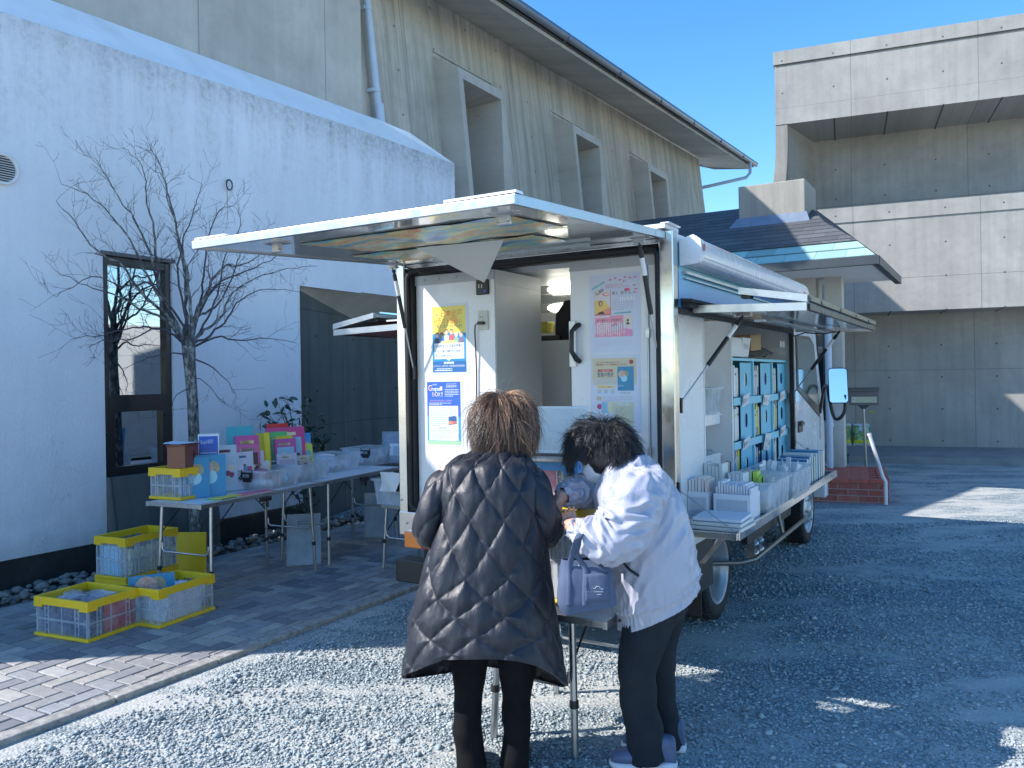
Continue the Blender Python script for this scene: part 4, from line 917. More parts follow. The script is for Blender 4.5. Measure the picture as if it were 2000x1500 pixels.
# gas struts
def strut(top, bot, name='gas_strut', r=.0125, parent=None, br=True):
    T_, B_ = Vector(top), Vector(bot); d = (B_-T_)
    mb = MB(); mb.tube([T_+d*.06, T_+d*.57], r, 12, 0); mb.tube([T_+d*.57, T_+d*.575], [r, r*.6], 12, 0); mb.tube([T_+d*.12, T_+d*.26], r*1.04, 12, 2)
    mb.tube([T_+d*.57, B_-d*.02], r*.42, 8, 1); mb.ball(T_+d*.03, .012, 0, 8, 6); mb.ball(B_, .012, 0, 8, 6); mb.tube([T_, T_+d*.07], r*.6, 8, 0)
    mb.box(B_.x-.012, B_.x+.012, B_.y-.01, B_.y+.01, B_.z-.05, B_.z+.03, 0)
    return tp(mb, name, [M_BLKP, M_ALU, M_CABW], parent)
for (tx, ty, bx) in ((-3.12, 3.89, -3.115), (-1.545, 3.90, -1.512)):
    z_ = zl(ty); strut((tx, ty, z_-.03), (bx, 4.07, 1.60))
    mb = MB(); mb.box(tx-.045, tx+.045, ty-.03, ty+.03, z_-.007, z_-.001); mb.box(tx-.03, tx+.03, ty-.004, ty+.004, z_-.04, z_-.007); mb.box(tx-.03, tx+.03, ty-.02, ty+.02, z_-.03, z_-.022); tp(mb, 'strut_bracket', M_ALUD, lid)
# picture sheets taped under the lid, sagging, and one hanging corner
def maps(name, seed):
    g = NG(name); n_ = g.noise(4.5, g.map((.6, 2.2, 1), loc=(seed, seed, 0)), 8, .6)
    c = g.ramp(n_, [(.34, (.02, .16, .40)), (.42, (.15, .42, .58)), (.46, (.25, .42, .22)), (.50, (.70, .62, .30)), (.54, (.62, .22, .10)), (.58, (.66, .60, .42)), (.64, (.20, .40, .50)), (.72, (.6, .7, .5))])
    c = g.mix(g.math('MULTIPLY', g.ramp(g.noise(11, detail=6), [(.5, 0.), (.6, 1.)]), .5), c, (.6, .5, .2) if seed < 5 else (.1, .35, .3)); g.set(Base_Color=c, Roughness=.3); return g.mat
def sag_sheet(n0, n1, u0, u1, seed, mat, s=.03):
    mb = MB(); P = []
    for i in range(25):
        row = []
        for j in range(17):
            n_, u_ = lerp(n0, n1, i/24), lerp(u0, u1, j/16)
            e = min(1, 5*min(i/24, 1-i/24, .25))*1
            d = .006+s*(.5+.5*math.sin(i*.55+seed))*(math.sin(PI*j/16)**.7)*e+.006*mnoise.noise(Vector((i*.3, j*.5, seed)))
            row.append((n_, u_, zl(u_)-d))
        P.append(row)
    mb.grid(P); o = tp(mb, 'picture_sheet', mat, lid); return o
sag_sheet(-2.75, -1.62, 2.75, 3.27, 1, maps('map_print', 1), .028); sag_sheet(-2.98, -1.85, 3.34, 3.74, 6, maps('picture_print', 6), .034)
mb = MB(); P = []
A_, B_, C_ = Vector((-2.50, 3.30, zl(3.3)-.008)), Vector((-2.02, 3.36, zl(3.36)-.01)), Vector((-2.30, 3.62, 2.05))
for i in range(9):
    t = i/8; P.append([A_.lerp(C_, t).lerp(B_.lerp(C_, t), j/6)+Vector((0, 0, -.01*math.sin(PI*j/6)*math.sin(PI*t))) for j in range(7)])
mb.grid(P); tp(mb, 'hanging_paper', surf('paper_back', (.55, .57, .52), .6, var=.03), lid)
mb = MB(); mb.tube([(-3.06, 3.93, zl(3.93)-.02), (-3.02, 3.88, zl(3.9)-.035), (-2.97, 3.92, zl(3.93)-.05), (-2.99, 4.0, 2.19), (-2.94, 4.03, 2.2)], .005, 8); tp(mb, 'lid_cable', M_BLKP)
# ---- right side: awning box, two leaf flap
aw = MB(); ca = []
prof = [(-1.415, 2.255), (-1.37, 2.272), (-1.33, 2.262), (-1.308, 2.235), (-1.300, 2.19), (-1.302, 2.155), (-1.315, 2.135), (-1.345, 2.125), (-1.415, 2.125)]
aw.grid([[(a, 4.15, b) for a, b in prof], [(a, 6.95, b) for a, b in prof]], 0, True); aw.poly([(a, 4.15, b) for a, b in prof][::-1]); aw.poly([(a, 6.95, b) for a, b in prof])
awn = tp(aw, 'awning_box', M_CABW)
mb = MB(); mb.prism([(-1.415, 4.128, 2.258), (-1.34, 4.128, 2.278), (-1.302, 4.128, 2.25), (-1.292, 4.128, 2.17), (-1.315, 4.128, 2.127), (-1.415, 4.128, 2.12)], (0, .045, 0)); tp(mb, 'awning_cap', M_CABW, awn, bevel=.012)
mb = MB(); mb.box(-1.3035, -1.2995, 4.18, 6.94, 2.158, 2.161); tp(mb, 'awning_groove', M_GREY, awn)
mb = MB(); mb.box(-1.2915, -1.286, 4.14, 4.16, 2.19, 2.225); tp(mb, 'awning_mark', M_RED, awn)
mb = MB(); mb.box(-1.3006, -1.2990, 6.74, 6.80, 2.170, 2.195, 0); mb.box(-1.3006, -1.2990, 6.82, 6.85, 2.170, 2.19, 1); tp(mb, 'awning_label', [flat((.7, .12, .12)), flat((.5, .3, .3))], awn)
mb = MB(); mb.box(-1.42, -1.40, 4.2, 6.95, 2.085, 2.10); mb.box(-1.418, -1.405, 4.2, 6.95, 2.06, 2.066); tp(mb, 'side_rail', M_ALUD)
M_FLAPU = surf('flap_underside', (.50, .54, .56), .12, var=.03, bump=.01, coat=.7)
def flap(sign, n0, n1, nfold, u0, u1, parts=True):
    s_ = sign; z0, z1 = 1.905, 1.885
    mb = MB(); mb.prism([(n0, u0+.03, z0-.008), (n1, u0+.03, z1-.008), (n1, u0+.03, z1+.012), (n0, u0+.03, z0+.012)], (0, u1-u0-.06, 0)); fl = tp(mb, 'side_flap', M_FLAPU)
    for uq in (u0, u1-.032): mb = MB(); mb.prism([(n0, uq, z0-.02), (n1, uq, z1-.02), (n1, uq, z1+.02), (n0, uq, z0+.02)], (0, .032, 0)); tp(mb, 'flap_rail', M_ALU, fl, bevel=.003)
    mb = MB(); mb.prism([(n1-.012*s_, u0+.033, z1-.017), (n1+.012*s_, u0+.033, z1-.017), (n1+.012*s_, u0+.033, z1+.017), (n1-.012*s_, u0+.033, z1+.017)], (0, u1-u0-.066, 0)); tp(mb, 'flap_edge', M_BLKP, fl, bevel=.004)
    # upper leaf, folded back over and standing slightly open
    na, nb_ = n1+.004*s_, nfold; za_2, zb_2 = 1.925, 1.985
    mb = MB(); mb.prism([(na, u0+.03, za_2-.008), (nb_, u0+.03, zb_2-.008), (nb_, u0+.03, zb_2+.012), (na, u0+.03, za_2+.012)], (0, u1-u0-.06, 0)); up_ = tp(mb, 'upper_flap', M_FLAPU)
    for uq in (u0, u1-.032): mb = MB(); mb.prism([(na, uq, za_2-.017), (nb_, uq, zb_2-.015), (nb_, uq, zb_2+.02), (na, uq, za_2+.02)], (0, .032, 0)); tp(mb, 'flap_rail', M_ALU, up_, bevel=.003)
    mb = MB(); mb.prism([(na-.01*s_, u0+.033, za_2-.013), (na+.014*s_, u0+.033, za_2-.013), (na+.014*s_, u0+.033, za_2+.02), (na-.01*s_, u0+.033, za_2+.02)], (0, u1-u0-.066, 0))
    for uu in np.arange(u0+.3, u1, .62): mb.box(min(na+.012*s_, na+.02*s_), max(na+.012*s_, na+.02*s_), uu, uu+.05, za_2-.01, za_2+.008)
    tp(mb, 'flap_edge', surf('olive_grey_rail', (.16, .15, .12), .4, .6), up_, bevel=.004)
    mb = MB(); mb.box(min(nb_, nb_+.05*s_), max(nb_, nb_+.05*s_), u0+.05, u0+.11, zb_2-.035, zb_2-.012); tp(mb, 'flap_latch', M_BLKP, up_)
    return fl
flr = flap(1, -1.40, -.815, -1.155, 4.29, 6.93)
mb = MB(); mb.box(-1.418, -1.37, 4.16, 6.93, 1.908, 1.935); mb.prism([(-1.41, 4.2, 1.94), (-1.33, 4.2, 1.93), (-1.20, 4.6, 1.925), (-1.28, 5.0, 1.93)][:0] or [(-1.41, 4.12, 1.935), (-1.35, 4.12, 1.93), (-1.35, 4.12, 1.945), (-1.41, 4.12, 1.95)], (0, .6, 0)); tp(mb, 'flap_hinge', M_BLACK)
fll = flap(-1, -3.24, -3.98, -3.62, 4.29, 5.45)
mb = MB(); mb.prism([(-3.26, 4.33, 1.895), (-3.95, 4.33, 1.88), (-3.95, 4.33, 1.876), (-3.26, 4.33, 1.890)], (0, 1.05, 0)); tp(mb, 'flap_lining', surf('maroon_lining', (.16, .02, .02), .5), fll)
mb = MB(); mb.prism([(-3.60, 4.335, 2.003), (-3.3, 4.335, 1.96), (-3.3, 4.335, 1.97), (-3.60, 4.335, 2.013)], (0, 1.0, 0)); mb.box(-3.95, -3.35, 4.6, 5.4, 1.90, 1.955, 1); tp(mb, 'flap_cover', [flat((.2, .5, .62)), surf('maroon_lining_b', (.16, .02, .02), .5)], fll)
mb = MB(); mb.box(-3.55, -3.36, 4.345, 4.36, 1.945, 1.955); tp(mb, 'flap_label', M_CABW, fll)
for (a, b, c_, d_) in (((-1.22, 4.62, 1.875), (-1.435, 4.16, 1.40), -1.22, 4.62), ((-1.03, 6.7, 1.872), (-1.435, 6.86, 1.36), -1.03, 6.7), ((-3.44, 4.45, 1.872), (-3.215, 4.45, 1.45), -3.44, 4.45)):
    f_ = fll if a[0] < -3 else flr
    strut(a, b); mb = MB(); mb.box(c_-.05, c_+.05, d_-.006, d_+.006, 1.872, 1.877); mb.box(c_-.05, c_-.044, d_-.02, d_+.02, 1.877, 1.889); mb.box(c_+.044, c_+.05, d_-.02, d_+.02, 1.877, 1.889); tp(mb, 'strut_bracket', M_ALU, f_)
mb = MB(); mb.box(-1.23, -1.17, 4.9, 4.96, 1.858, 1.872); tp(mb, 'flap_socket', M_CABW, flr, bevel=.004)
mb = MB(); mb.prism([(-1.20, 5.1, 1.862), (-1.14, 5.1, 1.862), (-1.14, 5.1, 1.876), (-1.20, 5.1, 1.876)], (0, 1.7, 0)); tp(mb, 'flap_lamp', frosted('lamp_strip', (.6, .66, .68), .8), flr, bevel=.005)
mb = MB(); mb.tube([(-1.40, 6.6, 1.87), (-1.35, 6.62, 1.84), (-1.28, 6.65, 1.865), (-1.15, 6.66, 1.85), (-1.05, 6.68, 1.865)], .005, 6); tp(mb, 'flap_cable', M_BLKP, flr)
# ---- folded down side tray
mb = MB(); mb.box(nR+.003, -1.125, 4.06, uf-.03, .742, .758); tray = tp(mb, 'side_tray', M_BLACK)
mb = MB(); mb.box(nR+.002, -1.112, 4.035, 4.059, .727, .762); mb.box(nR+.002, -1.112, uf-.029, uf-.005, .727, .762); mb.box(-1.124, -1.105, 4.06, uf-.03, .722, .772); tp(mb, 'tray_frame', M_STEEL, tray, bevel=.003)
for uu in (4.20, 6.5): mb = MB(); mb.prism([(-1.22, uu, .74), (-1.185, uu, .74), (-1.33, uu, .56), (-1.36, uu, .56)], (0, .02, 0)); tp(mb, 'tray_support', M_STEEL, tray)
def chain(p0, p1, sagv=.0, n=34):
    mb = MB(); p0, p1 = Vector(p0), Vector(p1); d = (p1-p0)
    for k in range(n):
        c0 = p0+d*((k+.1)/n); c1 = p0+d*((k+.95)/n); 
        off = Vector((0, .003, 0)) if k % 2 else Vector((0, 0, .003))
        mb.tube([c0+off, c1+off], .0017, 5); mb.tube([c0-off, c1-off], .0017, 5)
    return tp(mb, 'tray_chain', M_ALUD, tray)
chain((nR+.005, 4.06, .96), (-1.135, 4.05, .775)); chain((nR+.004, 6.92, 1.0), (-1.135, 6.93, .775))
for bx__ in ((nR-.0, nR+.012, 4.045, 4.06, .90, 1.0), (nR, nR+.012, 6.86, 6.9, .96, 1.02), (nR, nR+.012, 6.86, 6.9, 1.10, 1.16), (nR-.01, nR+.012, 6.845, 6.9, 1.30, 1.42)): mb = MB(); mb.box(*bx__); tp(mb, 'latch_plate', M_BLKP)
# ---- side interior: white cabinets, blue pigeonholes
mb = MB(); si = -1.475
mb.box(si-.35, si, 4.12, 4.70, .70, 1.90); mb.box(si-.45, si-.43, 4.7, 6.93, .70, 1.9); mb.box(si-.43, si, 5.275, 5.29, .70, 1.9); mb.box(si-.43, si-.1, 5.29, 6.93, 1.66, 1.665)
sc = tp(mb, 'side_cabinet', M_PANEL, bevel=.002)
mb = MB(); mb.box(si-.002, si+.004, 4.69, 4.706, .75, 1.88); mb.box(si-.002, si+.004, 5.272, 5.292, .75, 1.88); tp(mb, 'edge_strip', M_CABW, sc)
for zz in (1.30, 1.04):
    mb = MB(); mb.box(si-.43, si-.06, 4.71, 5.27, zz-.015, zz); mb.box(si-.075, si-.055, 4.71, 5.2, zz-.065, zz+.012); tp(mb, 'inner_shelf', M_CABW, sc, bevel=.003)
mb = MB(); mb.tube([(si+.005, 5.12, .905), (si+.03, 5.12, .91), (si+.03, 5.12, 1.0), (si+.005, 5.12, 1.005)], .003, 6); tp(mb, 'cabinet_hook', M_BLKP, sc)
mb = MB(); mb.box(si-.012, si+.002, 6.70, 6.76, 1.76, 1.81); mb.box(si-.012, si+.002, 6.79, 6.85, 1.76, 1.81); tp(mb, 'wall_socket', M_CABW, bevel=.003)
us_ = [5.30, 5.845, 6.41, 6.97-.05]; zs_ = [1.66, 1.39, 1.10, .80]
mb = MB(); t_ = .012
for k, uu in enumerate(us_): mb.box(si-.30, si, uu-t_ if k else uu, uu+t_ if k < 3 else uu, .765, 1.66)
for k, zz in enumerate(zs_):
    for a, b in zip(us_[:-1], us_[1:]): mb.box(si-.30, si-.001, a+t_, b-t_, zz-.02, zz-.002)
for k, zz in enumerate(zs_[1:3]):
    mb.box(si-.002, si+.006, us_[0]+.001, us_[3]-.001, zz-.045, zz+.005)
mb.box(si-.302, si-.30, us_[0], us_[3], .765, 1.66)
shelf = tp(mb, 'pigeonhole_shelf', M_SHELF)
for k in range(3):
    for r_ in range(3):
        a, b = us_[k]+t_, us_[k+1]-t_; zt_, zb_ = zs_[r_]-.02, (zs_[r_+1]+.006 if r_ < 2 else .77)
        # file box side with an oval hand hole: ring of faces
        x0, x1, z0, z1 = lerp(a, b, .42), b-.006, zb_, zt_-.012; cx, cz, rx, rz_ = (x0+x1)/2-.005, (z0+z1)/2, (x1-x0)*.13, (z1-z0)*.2
        N_ = 28; vs = []; un = si-.012
        for q in range(N_):
            a_ = 2*PI*q/N_+PI/4; c1_, s1_ = math.cos(a_), math.sin(a_); m_ = max(abs(c1_), abs(s1_))
            vs.append((un, (x0+x1)/2+(x1-x0)/2*c1_/m_, (z0+z1)/2+(z1-z0)/2*s1_/m_))
        for q in range(N_):
            a_ = 2*PI*q/N_+PI/4; sg = 1 if math.sin(a_) > 0 else -1
            vs.append((un, cx+rx*math.cos(a_), cz+rx*math.sin(a_)+sg*(rz_-rx)))
        mb = MB(); mb.add(vs, [(q, (q+1) % N_, N_+(q+1) % N_, N_+q) for q in range(N_)]); mb.add(vs+[(p[0]-.004, p[1], p[2]) for p in vs[N_:]], [(N_+q, N_+(q+1) % N_, 2*N_+(q+1) % N_, 2*N_+q) for q in range(N_)])
        mb.box(un-.20, un-.03, x1-.004, x1, z0, z1); tp(mb, 'file_box', M_SHELFD, shelf)
        mb = MB(); mb.box(un-.18, un-.0045, cx-.03, cx+(.01 if k < 2 else -.02), z0, z1-.05); tp(mb, 'file_pages', flat([(.66, .64, .56), (.10, .12, .3), (.05, .26, .38)][(k+r_) % 2 if k < 2 else 2], .6), shelf)
mb = MB()
def card(k, zc, kind=0, dz=0):
    uc = (us_[k]+us_[k+1])/2-.02; s = Sheet(.17, .075 if kind == 0 else .12); s.rect(0, 0, 1, 1, (.74, .74, .76), 0)
    if kind == 0: s.disc(.17, .5, .07, (.08, .08, .1), 1, ry=.13); s.text('古書コーナー', .62, .32, .42, (.06, .06, .08), 2, w=.62)
    else: s.text('古書コーナー', .45, .5, .22, (.06, .06, .08), 2, w=.6); s.pol([(.72, .3), (.9, .3), (.88, .6), (.8, .5)], (.1, .1, .12), 2); s.lines(.1, .9, .08, .2, 1, (.4, .4, .45), 2)
    a = (.12, -.08, .10)[k]
    M = Matrix.Translation((si+.012+.001-OT[0], uc-.085+.01-OT[1], zc-s.h/2)) @ Matrix(((0, .15, .99, 0), (math.cos(a), -math.sin(a), 0, 0), (math.sin(a), math.cos(a), 0, 0), (0, 0, 0, 1)))
    s.put('shelf_card', M, shelf)
for k in range(3): card(k, 1.365-.0*k)
card(0, 1.075); card(1, 1.06, 1); card(2, 1.09)
# ---- chassis
mb = MB(); mb.box(-3.05, -1.60, 4.06, 8.3, .42, .60); mb.box(-2.9, -1.75, 4.3, 8.2, .30, .42); mb.box(-1.66, -1.50, 4.30, 4.9, .28, .58)
mb.box(-1.50, -1.46, 5.55, 6.9, .40, .66); tp(mb, 'chassis', M_CHAS)
mb = MB(); mb.box(-3.2, -1.5, 4.0, 4.1, .315, .445); mb.box(-3.2, -2.95, 3.965, 4.0, .31, .45)
tp(mb, 'rear_bumper', M_BLKP, bevel=.008)
mb = MB(); mb.box(-3.13, -3.0, 3.965, 4.02, .525, .625, 0); mb.box(-2.999, -2.94, 3.965, 4.02, .525, .625, 1); tp(mb, 'tail_lamp', [M_ORANGE, M_RED], bevel=.008)
mb = MB(); mb.box(-1.70, -1.57, 3.965, 4.02, .525, .625, 0); tp(mb, 'tail_lamp', [M_RED], bevel=.008)
mb = MB()
for k, uu in enumerate((5.86, 6.0)):
    for j in range(5): mb.ball((-1.50, uu+.05, .27+j*.062), (.03, .05, .034), 0, 12, 8)
    mb.box(-1.55, -1.49, uu, uu+.015, .22, .56); mb.box(-1.55, -1.5, uu+.10, uu+.11, .22, .56)
tp(mb, 'battery_tray', M_ALUD)
mb = MB(); gt = [(-1.62, 5.2, .33), (-1.45, 5.32, .325), (-1.385, 5.44, .33), (-1.38, 5.6, .335), (-1.38, 7.0, .345), (-1.40, 7.12, .35)]
mb.tube(gt, .017, 12); 
mb.tube([(-1.40, 6.33, .345), (-1.46, 6.33, .62)], .014, 10); tp(mb, 'side_guard', surf('guard_grey', (.20, .19, .17), .4, .6))
mb = MB(); mb.box(-1.72, -1.52, 4.72, 4.735, .12, .56); tp(mb, 'mud_flap', M_BLACK)
# ---- wheels: built once, copied
def wheel(at, dual=False):
    w = bpy.data.objects.new('wheel', None); SC.collection.objects.link(w); w.parent = truck; w.location = (at[0]-OT[0], at[1]-OT[1], at[2])
    R0 = .30; prof = [(.205, -.075), (.225, -.082), (.262, -.085), (.288, -.078), (.298, -.06), (.300, -.02), (.300, .02), (.298, .06), (.288, .078), (.262, .085), (.225, .082), (.205, .075)]
    mb = MB(); mb.lathe(prof, (0, 0, 0), (1, 0, 0), 56)
    for k in range(44):
        a = 2*PI*k/44
        for x0, x1, dt in ((-.07, -.03, 0), (-.022, .022, .07), (.03, .07, 0)):
            c_, s_ = math.cos(a+dt), math.sin(a+dt); e = .014
            mb.add([(x, (r*c_-q*s_), (r*s_+q*c_)) for x in (x0, x1) for r, q in ((.296, -e), (.296, e), (.307, e*.8), (.307, -e*.8))], [(0, 1, 2, 3), (4, 7, 6, 5), (3, 2, 6, 7), (0, 3, 7, 4), (1, 5, 6, 2)])
    o = mb.build('tyre', M_TYRE, w)
    rp = [(.212, .078), (.207, .084), (.198, .08), (.192, .066), (.175, .05), (.168, .03), (.166, -.02), (.155, -.035), (.09, -.05), (.07, -.045), (.065, -.02), (.0, -.015)] if dual else [(.212, .078), (.207, .084), (.198, .078), (.185, .05), (.16, .045), (.13, .07), (.09, .085), (.07, .08), (.06, .10), (.0, .105)]
    mb = MB(); mb.lathe(rp, (0, 0, 0), (1, 0, 0), 48); mb.build('rim', M_RIM, w)
    for k in range(6): mb = MB(); a = 2*PI*k/6; xx = -.045 if dual else .085; r_ = .11; mb.cyl((xx, r_*math.cos(a), r_*math.sin(a)), (xx+.02, r_*math.cos(a), r_*math.sin(a)), .011, seg=6); mb.build('wheel_nut', M_ALUD, w)
    return w
wr_ = wheel((-1.62, 5.16, .30), True); wf_ = wheel((-1.58, 7.83, .30))
for src, x in ((wr_, -3.02), (wf_, -3.06)):
    c_ = copy_tree(src, truck); c_.location = (x-OT[0], src.location.y, .30); c_.rotation_euler = (0, 0, PI)
# ---- cab
cw = -1.50
prof = [(7.02, .50), (7.42, .50), (7.50, .70), (7.62, .82), (7.83, .87), (8.04, .82), (8.16, .70), (8.24, .50), (8.62, .46), (8.70, .55), (8.70, 1.0), (8.66, 1.12), (8.30, 1.90), (8.18, 1.99), (7.9, 2.03), (7.06, 2.03), (7.02, 1.98)]
mb = MB(); mb.prism([(cw, a, b) for a, b in prof], (-1.64, 0, 0)); cab = tp(mb, 'cab', M_CABW, bevel=.02)
win = [(7.40, 1.85), (7.95, 1.86), (8.12, 1.80), (8.38, 1.22), (7.44, 1.44)]
mb = MB(); mb.prism([(cw+.003, a, b) for a, b in [(7.37, 1.88), (7.97, 1.89), (8.17, 1.82), (8.45, 1.12), (8.36, 1.14), (7.40, 1.41)]], (.006, 0, 0)); wn1 = tp(mb, 'side_window', M_BLKP)
mb = MB(); mb.prism([(cw+.010, a, b) for a, b in win], (.002, 0, 0)); tp(mb, 'window_glass', surf('cab_glass_green', (.10, .15, .13), .04, var=.1, coat=1), wn1)
mb = MB(); mb.prism([(cw+.004, a, b) for a, b in [(7.28, .55), (7.295, .55), (7.295, 1.93), (7.28, 1.93)]], (.001, 0, 0)); mb.prism([(cw+.004, a, b) for a, b in [(8.44, .9), (8.452, .9), (8.47, 1.14), (8.455, 1.14)]], (.001, 0, 0)); tp(mb, 'door_seam', M_BLACK)
mb = MB(); mb.box(cw+.002, cw+.012, 7.42, 7.60, 1.03, 1.13); mb.box(cw+.012, cw+.03, 7.44, 7.58, 1.09, 1.12); tp(mb, 'door_handle', M_BLKP, bevel=.005)
mb = MB(); mb.box(cw+.001, cw+.008, 8.30, 8.34, .78, 1.0); tp(mb, 'side_trim', M_CABW, bevel=.003)
mb = MB(); mb.prism([(cw-.02, 8.69, 1.04), (cw-1.60, 8.69, 1.04), (cw-1.56, 8.34, 1.84), (cw-.06, 8.34, 1.84)], (0, .02, .008)); tp(mb, 'windscreen', surf('dark_glass', (.02, .03, .03), .05, coat=1))
mb = MB(); mb.box(cw-1.66, cw+.02, 8.62, 8.76, .30, .55); tp(mb, 'front_bumper', M_CABW, bevel=.02)
mb = MB(); mb.prism([(cw+.0, a, b) for a, b in [(7.56, .5), (7.56, .68), (7.66, .78), (7.83, .81), (8.0, .78), (8.1, .68), (8.1, .5)]], (-.3, 0, 0)); tp(mb, 'wheel_arch', M_BLACK)
# mirror on its bent arm
m0 = hu(1637, 753, 8.25); mc = (m0[0], 8.25, m0[2])
mb = MB(); arm = [(cw+.01, 8.42, 1.16), (cw+.03, 8.50, 1.36), (cw+.05, 8.46, 1.42), (cw+.09, 8.38, 1.43), (lerp(cw, mc[0], .55), 8.28, 1.36), (lerp(cw, mc[0], .72), 8.27, 1.16), (lerp(cw, mc[0], .84), 8.26, 1.10), (mc[0]+.02, 8.26, 1.12), (mc[0]+.06, 8.27, 1.19), (mc[0]+.055, 8.27, 1.34)]
pts = []
for a, b in zip(arm[:-1], arm[1:]):
    for k in range(3): pts.append(tuple(lerp(a[i], b[i], k/3) for i in range(3)))
pts.append(arm[-1]); 
for _ in range(2): pts = [pts[0]]+[tuple((pts[i-1][j]+pts[i][j]*2+pts[i+1][j])/4 for j in range(3)) for i in range(1, len(pts)-1)]+[pts[-1]]
mb.tube(pts, .016, 10); arm_ = tp(mb, 'mirror_arm', M_BLKP)
mb = MB(); hw, hh = .084, .165
def rr(hw, hh, r, n=5):
    o = []
    for sx, sz_, a0 in ((1, 1, 0), (-1, 1, PI/2), (-1, -1, PI), (1, -1, 1.5*PI)):
        for k in range(n): a = a0+PI/2*k/(n-1); o.append((sx*(hw-r)+r*math.cos(a), sz_*(hh-r)+r*math.sin(a)))
    return o
yaw = .40
def mp(x, d, z):
    d = d+z*.12
    return (mc[0]+x*math.cos(yaw)-d*math.sin(yaw), mc[1]+x*math.sin(yaw)+d*math.cos(yaw), mc[2]+z)
mb.grid([[mp(a*1.04, -.004, b*1.02) for a, b in rr(hw, hh, .03)], [mp(a*1.02, .012, b*1.02) for a, b in rr(hw, hh, .03)], [mp(a*.8, .045, b*.85) for a, b in rr(hw, hh, .03)]], 0, True, True)
mb.poly([mp(a*.8, .045, b*.85) for a, b in rr(hw, hh, .03)][::-1]); mh = tp(mb, 'mirror_housing', M_BLKP, arm_)
mb = MB(); mb.poly([mp(a*.98, -.003, b*.97) for a, b in rr(hw, hh, .026)]); g = NG('mirror_silver'); g.set(Base_Color=(.85, .87, .88), Roughness=.01, Metallic=1.0); tp(mb, 'mirror_glass', g.mat, arm_)
# ================================================================== posters taped to the truck
def on_rear(px, py, off=.0): return hu(px, py, 4.0985-off)
def poster(name, label, tl, br, sheet_fn, rot=0.0, at_u=4.0985, mat_w=None):
    a = hu(tl[0], tl[1], at_u); b = hu(br[0], br[1], at_u); w_, h_ = b[0]-a[0], a[2]-b[2]
    s = Sheet(w_, h_); sheet_fn(s)
    M = Matrix.Rotation(PI/2, 4, 'X') @ Matrix.Rotation(rot, 4, 'Z')
    s.mb.v = [tuple(M @ Vector(p)) for p in s.mb.v]
    o = s.mb.build(name, s.mats); o.location = W(a[0], at_u, b[2]); o.rotation_euler = (0, 0, -AZ)
    return tag(o, label, 'poster')
def P_tract(s):
    s.rect(-.07, -.035, 1.08, 1.03, (.62, .68, .78), 0)
    s.rect(0, 0, 1, 1, (.86, .72, .12), 1); s.disc(.45, .72, .33, (.92, .62, .10), 2); s.disc(.45, .72, .24, (.95, .70, .12), 3)
    s.disc(.14, .875, .09, (.85, .35, .12), 3, ry=.09); s.disc(.14, .875, .082, (.9, .78, .2), 4); s.text('祈り', .14, .885, .028, (.8, .25, .1), 6, rot=.3); s.text('募集', .155, .855, .028, (.8, .25, .1), 6, rot=.3)
    s.text('日本全戸', .58, .845, .125, (.83, .22, .05), 6, w=.62); s.text('トラクト配布', .42, .735, .115, (.85, .23, .05), 6, w=.70); s.text('に', .85, .745, .07, (.5, .25, .05), 6)
    s.text('ご協力いただけませんか？', .48, .675, .06, (.12, .22, .2), 6, w=.84)
    for k in range(16):
        q = k*2.399; s.disc(.06+.88*((k*.37) % 1), .64+.34*((k*.61) % 1), .008, [(.1, .3, .2), (.8, .5, .1), (.1, .2, .5)][k % 3], 5, n=6)
    s.pol([(0, .58), (.12, .6), (.3, .57), (.5, .6), (.7, .57), (.88, .6), (1, .58), (1, 0), (0, 0)], (.02, .26, .58), 3)
    cols = [((.03, .04, .1), (.02, .02, .03)), ((.05, .15, .4), (.03, .03, .05)), ((.6, .65, .6), (.25, .1, .08)), ((.75, .12, .15), (.22, .1, .08)), ((.25, .5, .4), (.55, .5, .4)), ((.2, .15, .25), (.4, .4, .42))]
    for k, (cl, hr) in enumerate(cols):
        x_ = .14+.145*k; y_ = .56-.0*k+(.045 if k in (2, 3) else 0)
        s.pol([(x_-.085, .44), (x_-.07, y_-.055), (x_, y_-.03), (x_+.07, y_-.055), (x_+.085, .44)], cl, 4+k % 2); s.disc(x_, y_+.012, .058, hr, 6); s.disc(x_, y_-.004, .046, [(.75, .5, .4), (.3, .18, .12), (.8, .55, .45), (.8, .55, .45), (.8, .6, .5), (.75, .5, .42)][k], 7, ry=.055)
    s.disc(.5, .455, .25, (.8, .75, .35), 8, ry=.045); s.text('ニインスク計画とは？', .5, .445, .033, (.35, .3, .1), 10, w=.42)
    s.rect(.06, .20, .95, .44, (.72, .78, .84), 7); s.pol([(.42, .2), (.56, .2), (.49, .17)], (.72, .78, .84), 7)
    s.text('2038年までに日本全世帯に', .5, .375, .058, (.03, .06, .25), 9, w=.83); s.text('トラクトを通して福音を伝える計画です', .5, .305, .045, (.03, .06, .25), 9, w=.83); s.text('詳しくはお問い合わせください', .43, .235, .038, (.08, .12, .3), 9, w=.66)
    s.rect(0, 0, 1, .165, (.02, .13, .38), 6); s.rect(.34, .125, .64, .155, (.7, .75, .8), 7); s.text('お問い合わせ先', .49, .13, .02, (.05, .15, .4), 8, w=.26)
    s.text('いのちのことば社 EHC（全国家庭文書伝道協会）', .5, .08, .035, (.75, .8, .85), 8, w=.93); s.lines(.12, .9, .04, .065, 1, (.6, .68, .75), 8, .5); s.lines(.06, .94, .012, .038, 1, (.7, .75, .8), 8, .6)
poster('poster', 'yellow and blue laminated notice with a row of cartoon people on the left cabinet', (844, 600), (911, 726), P_tract)
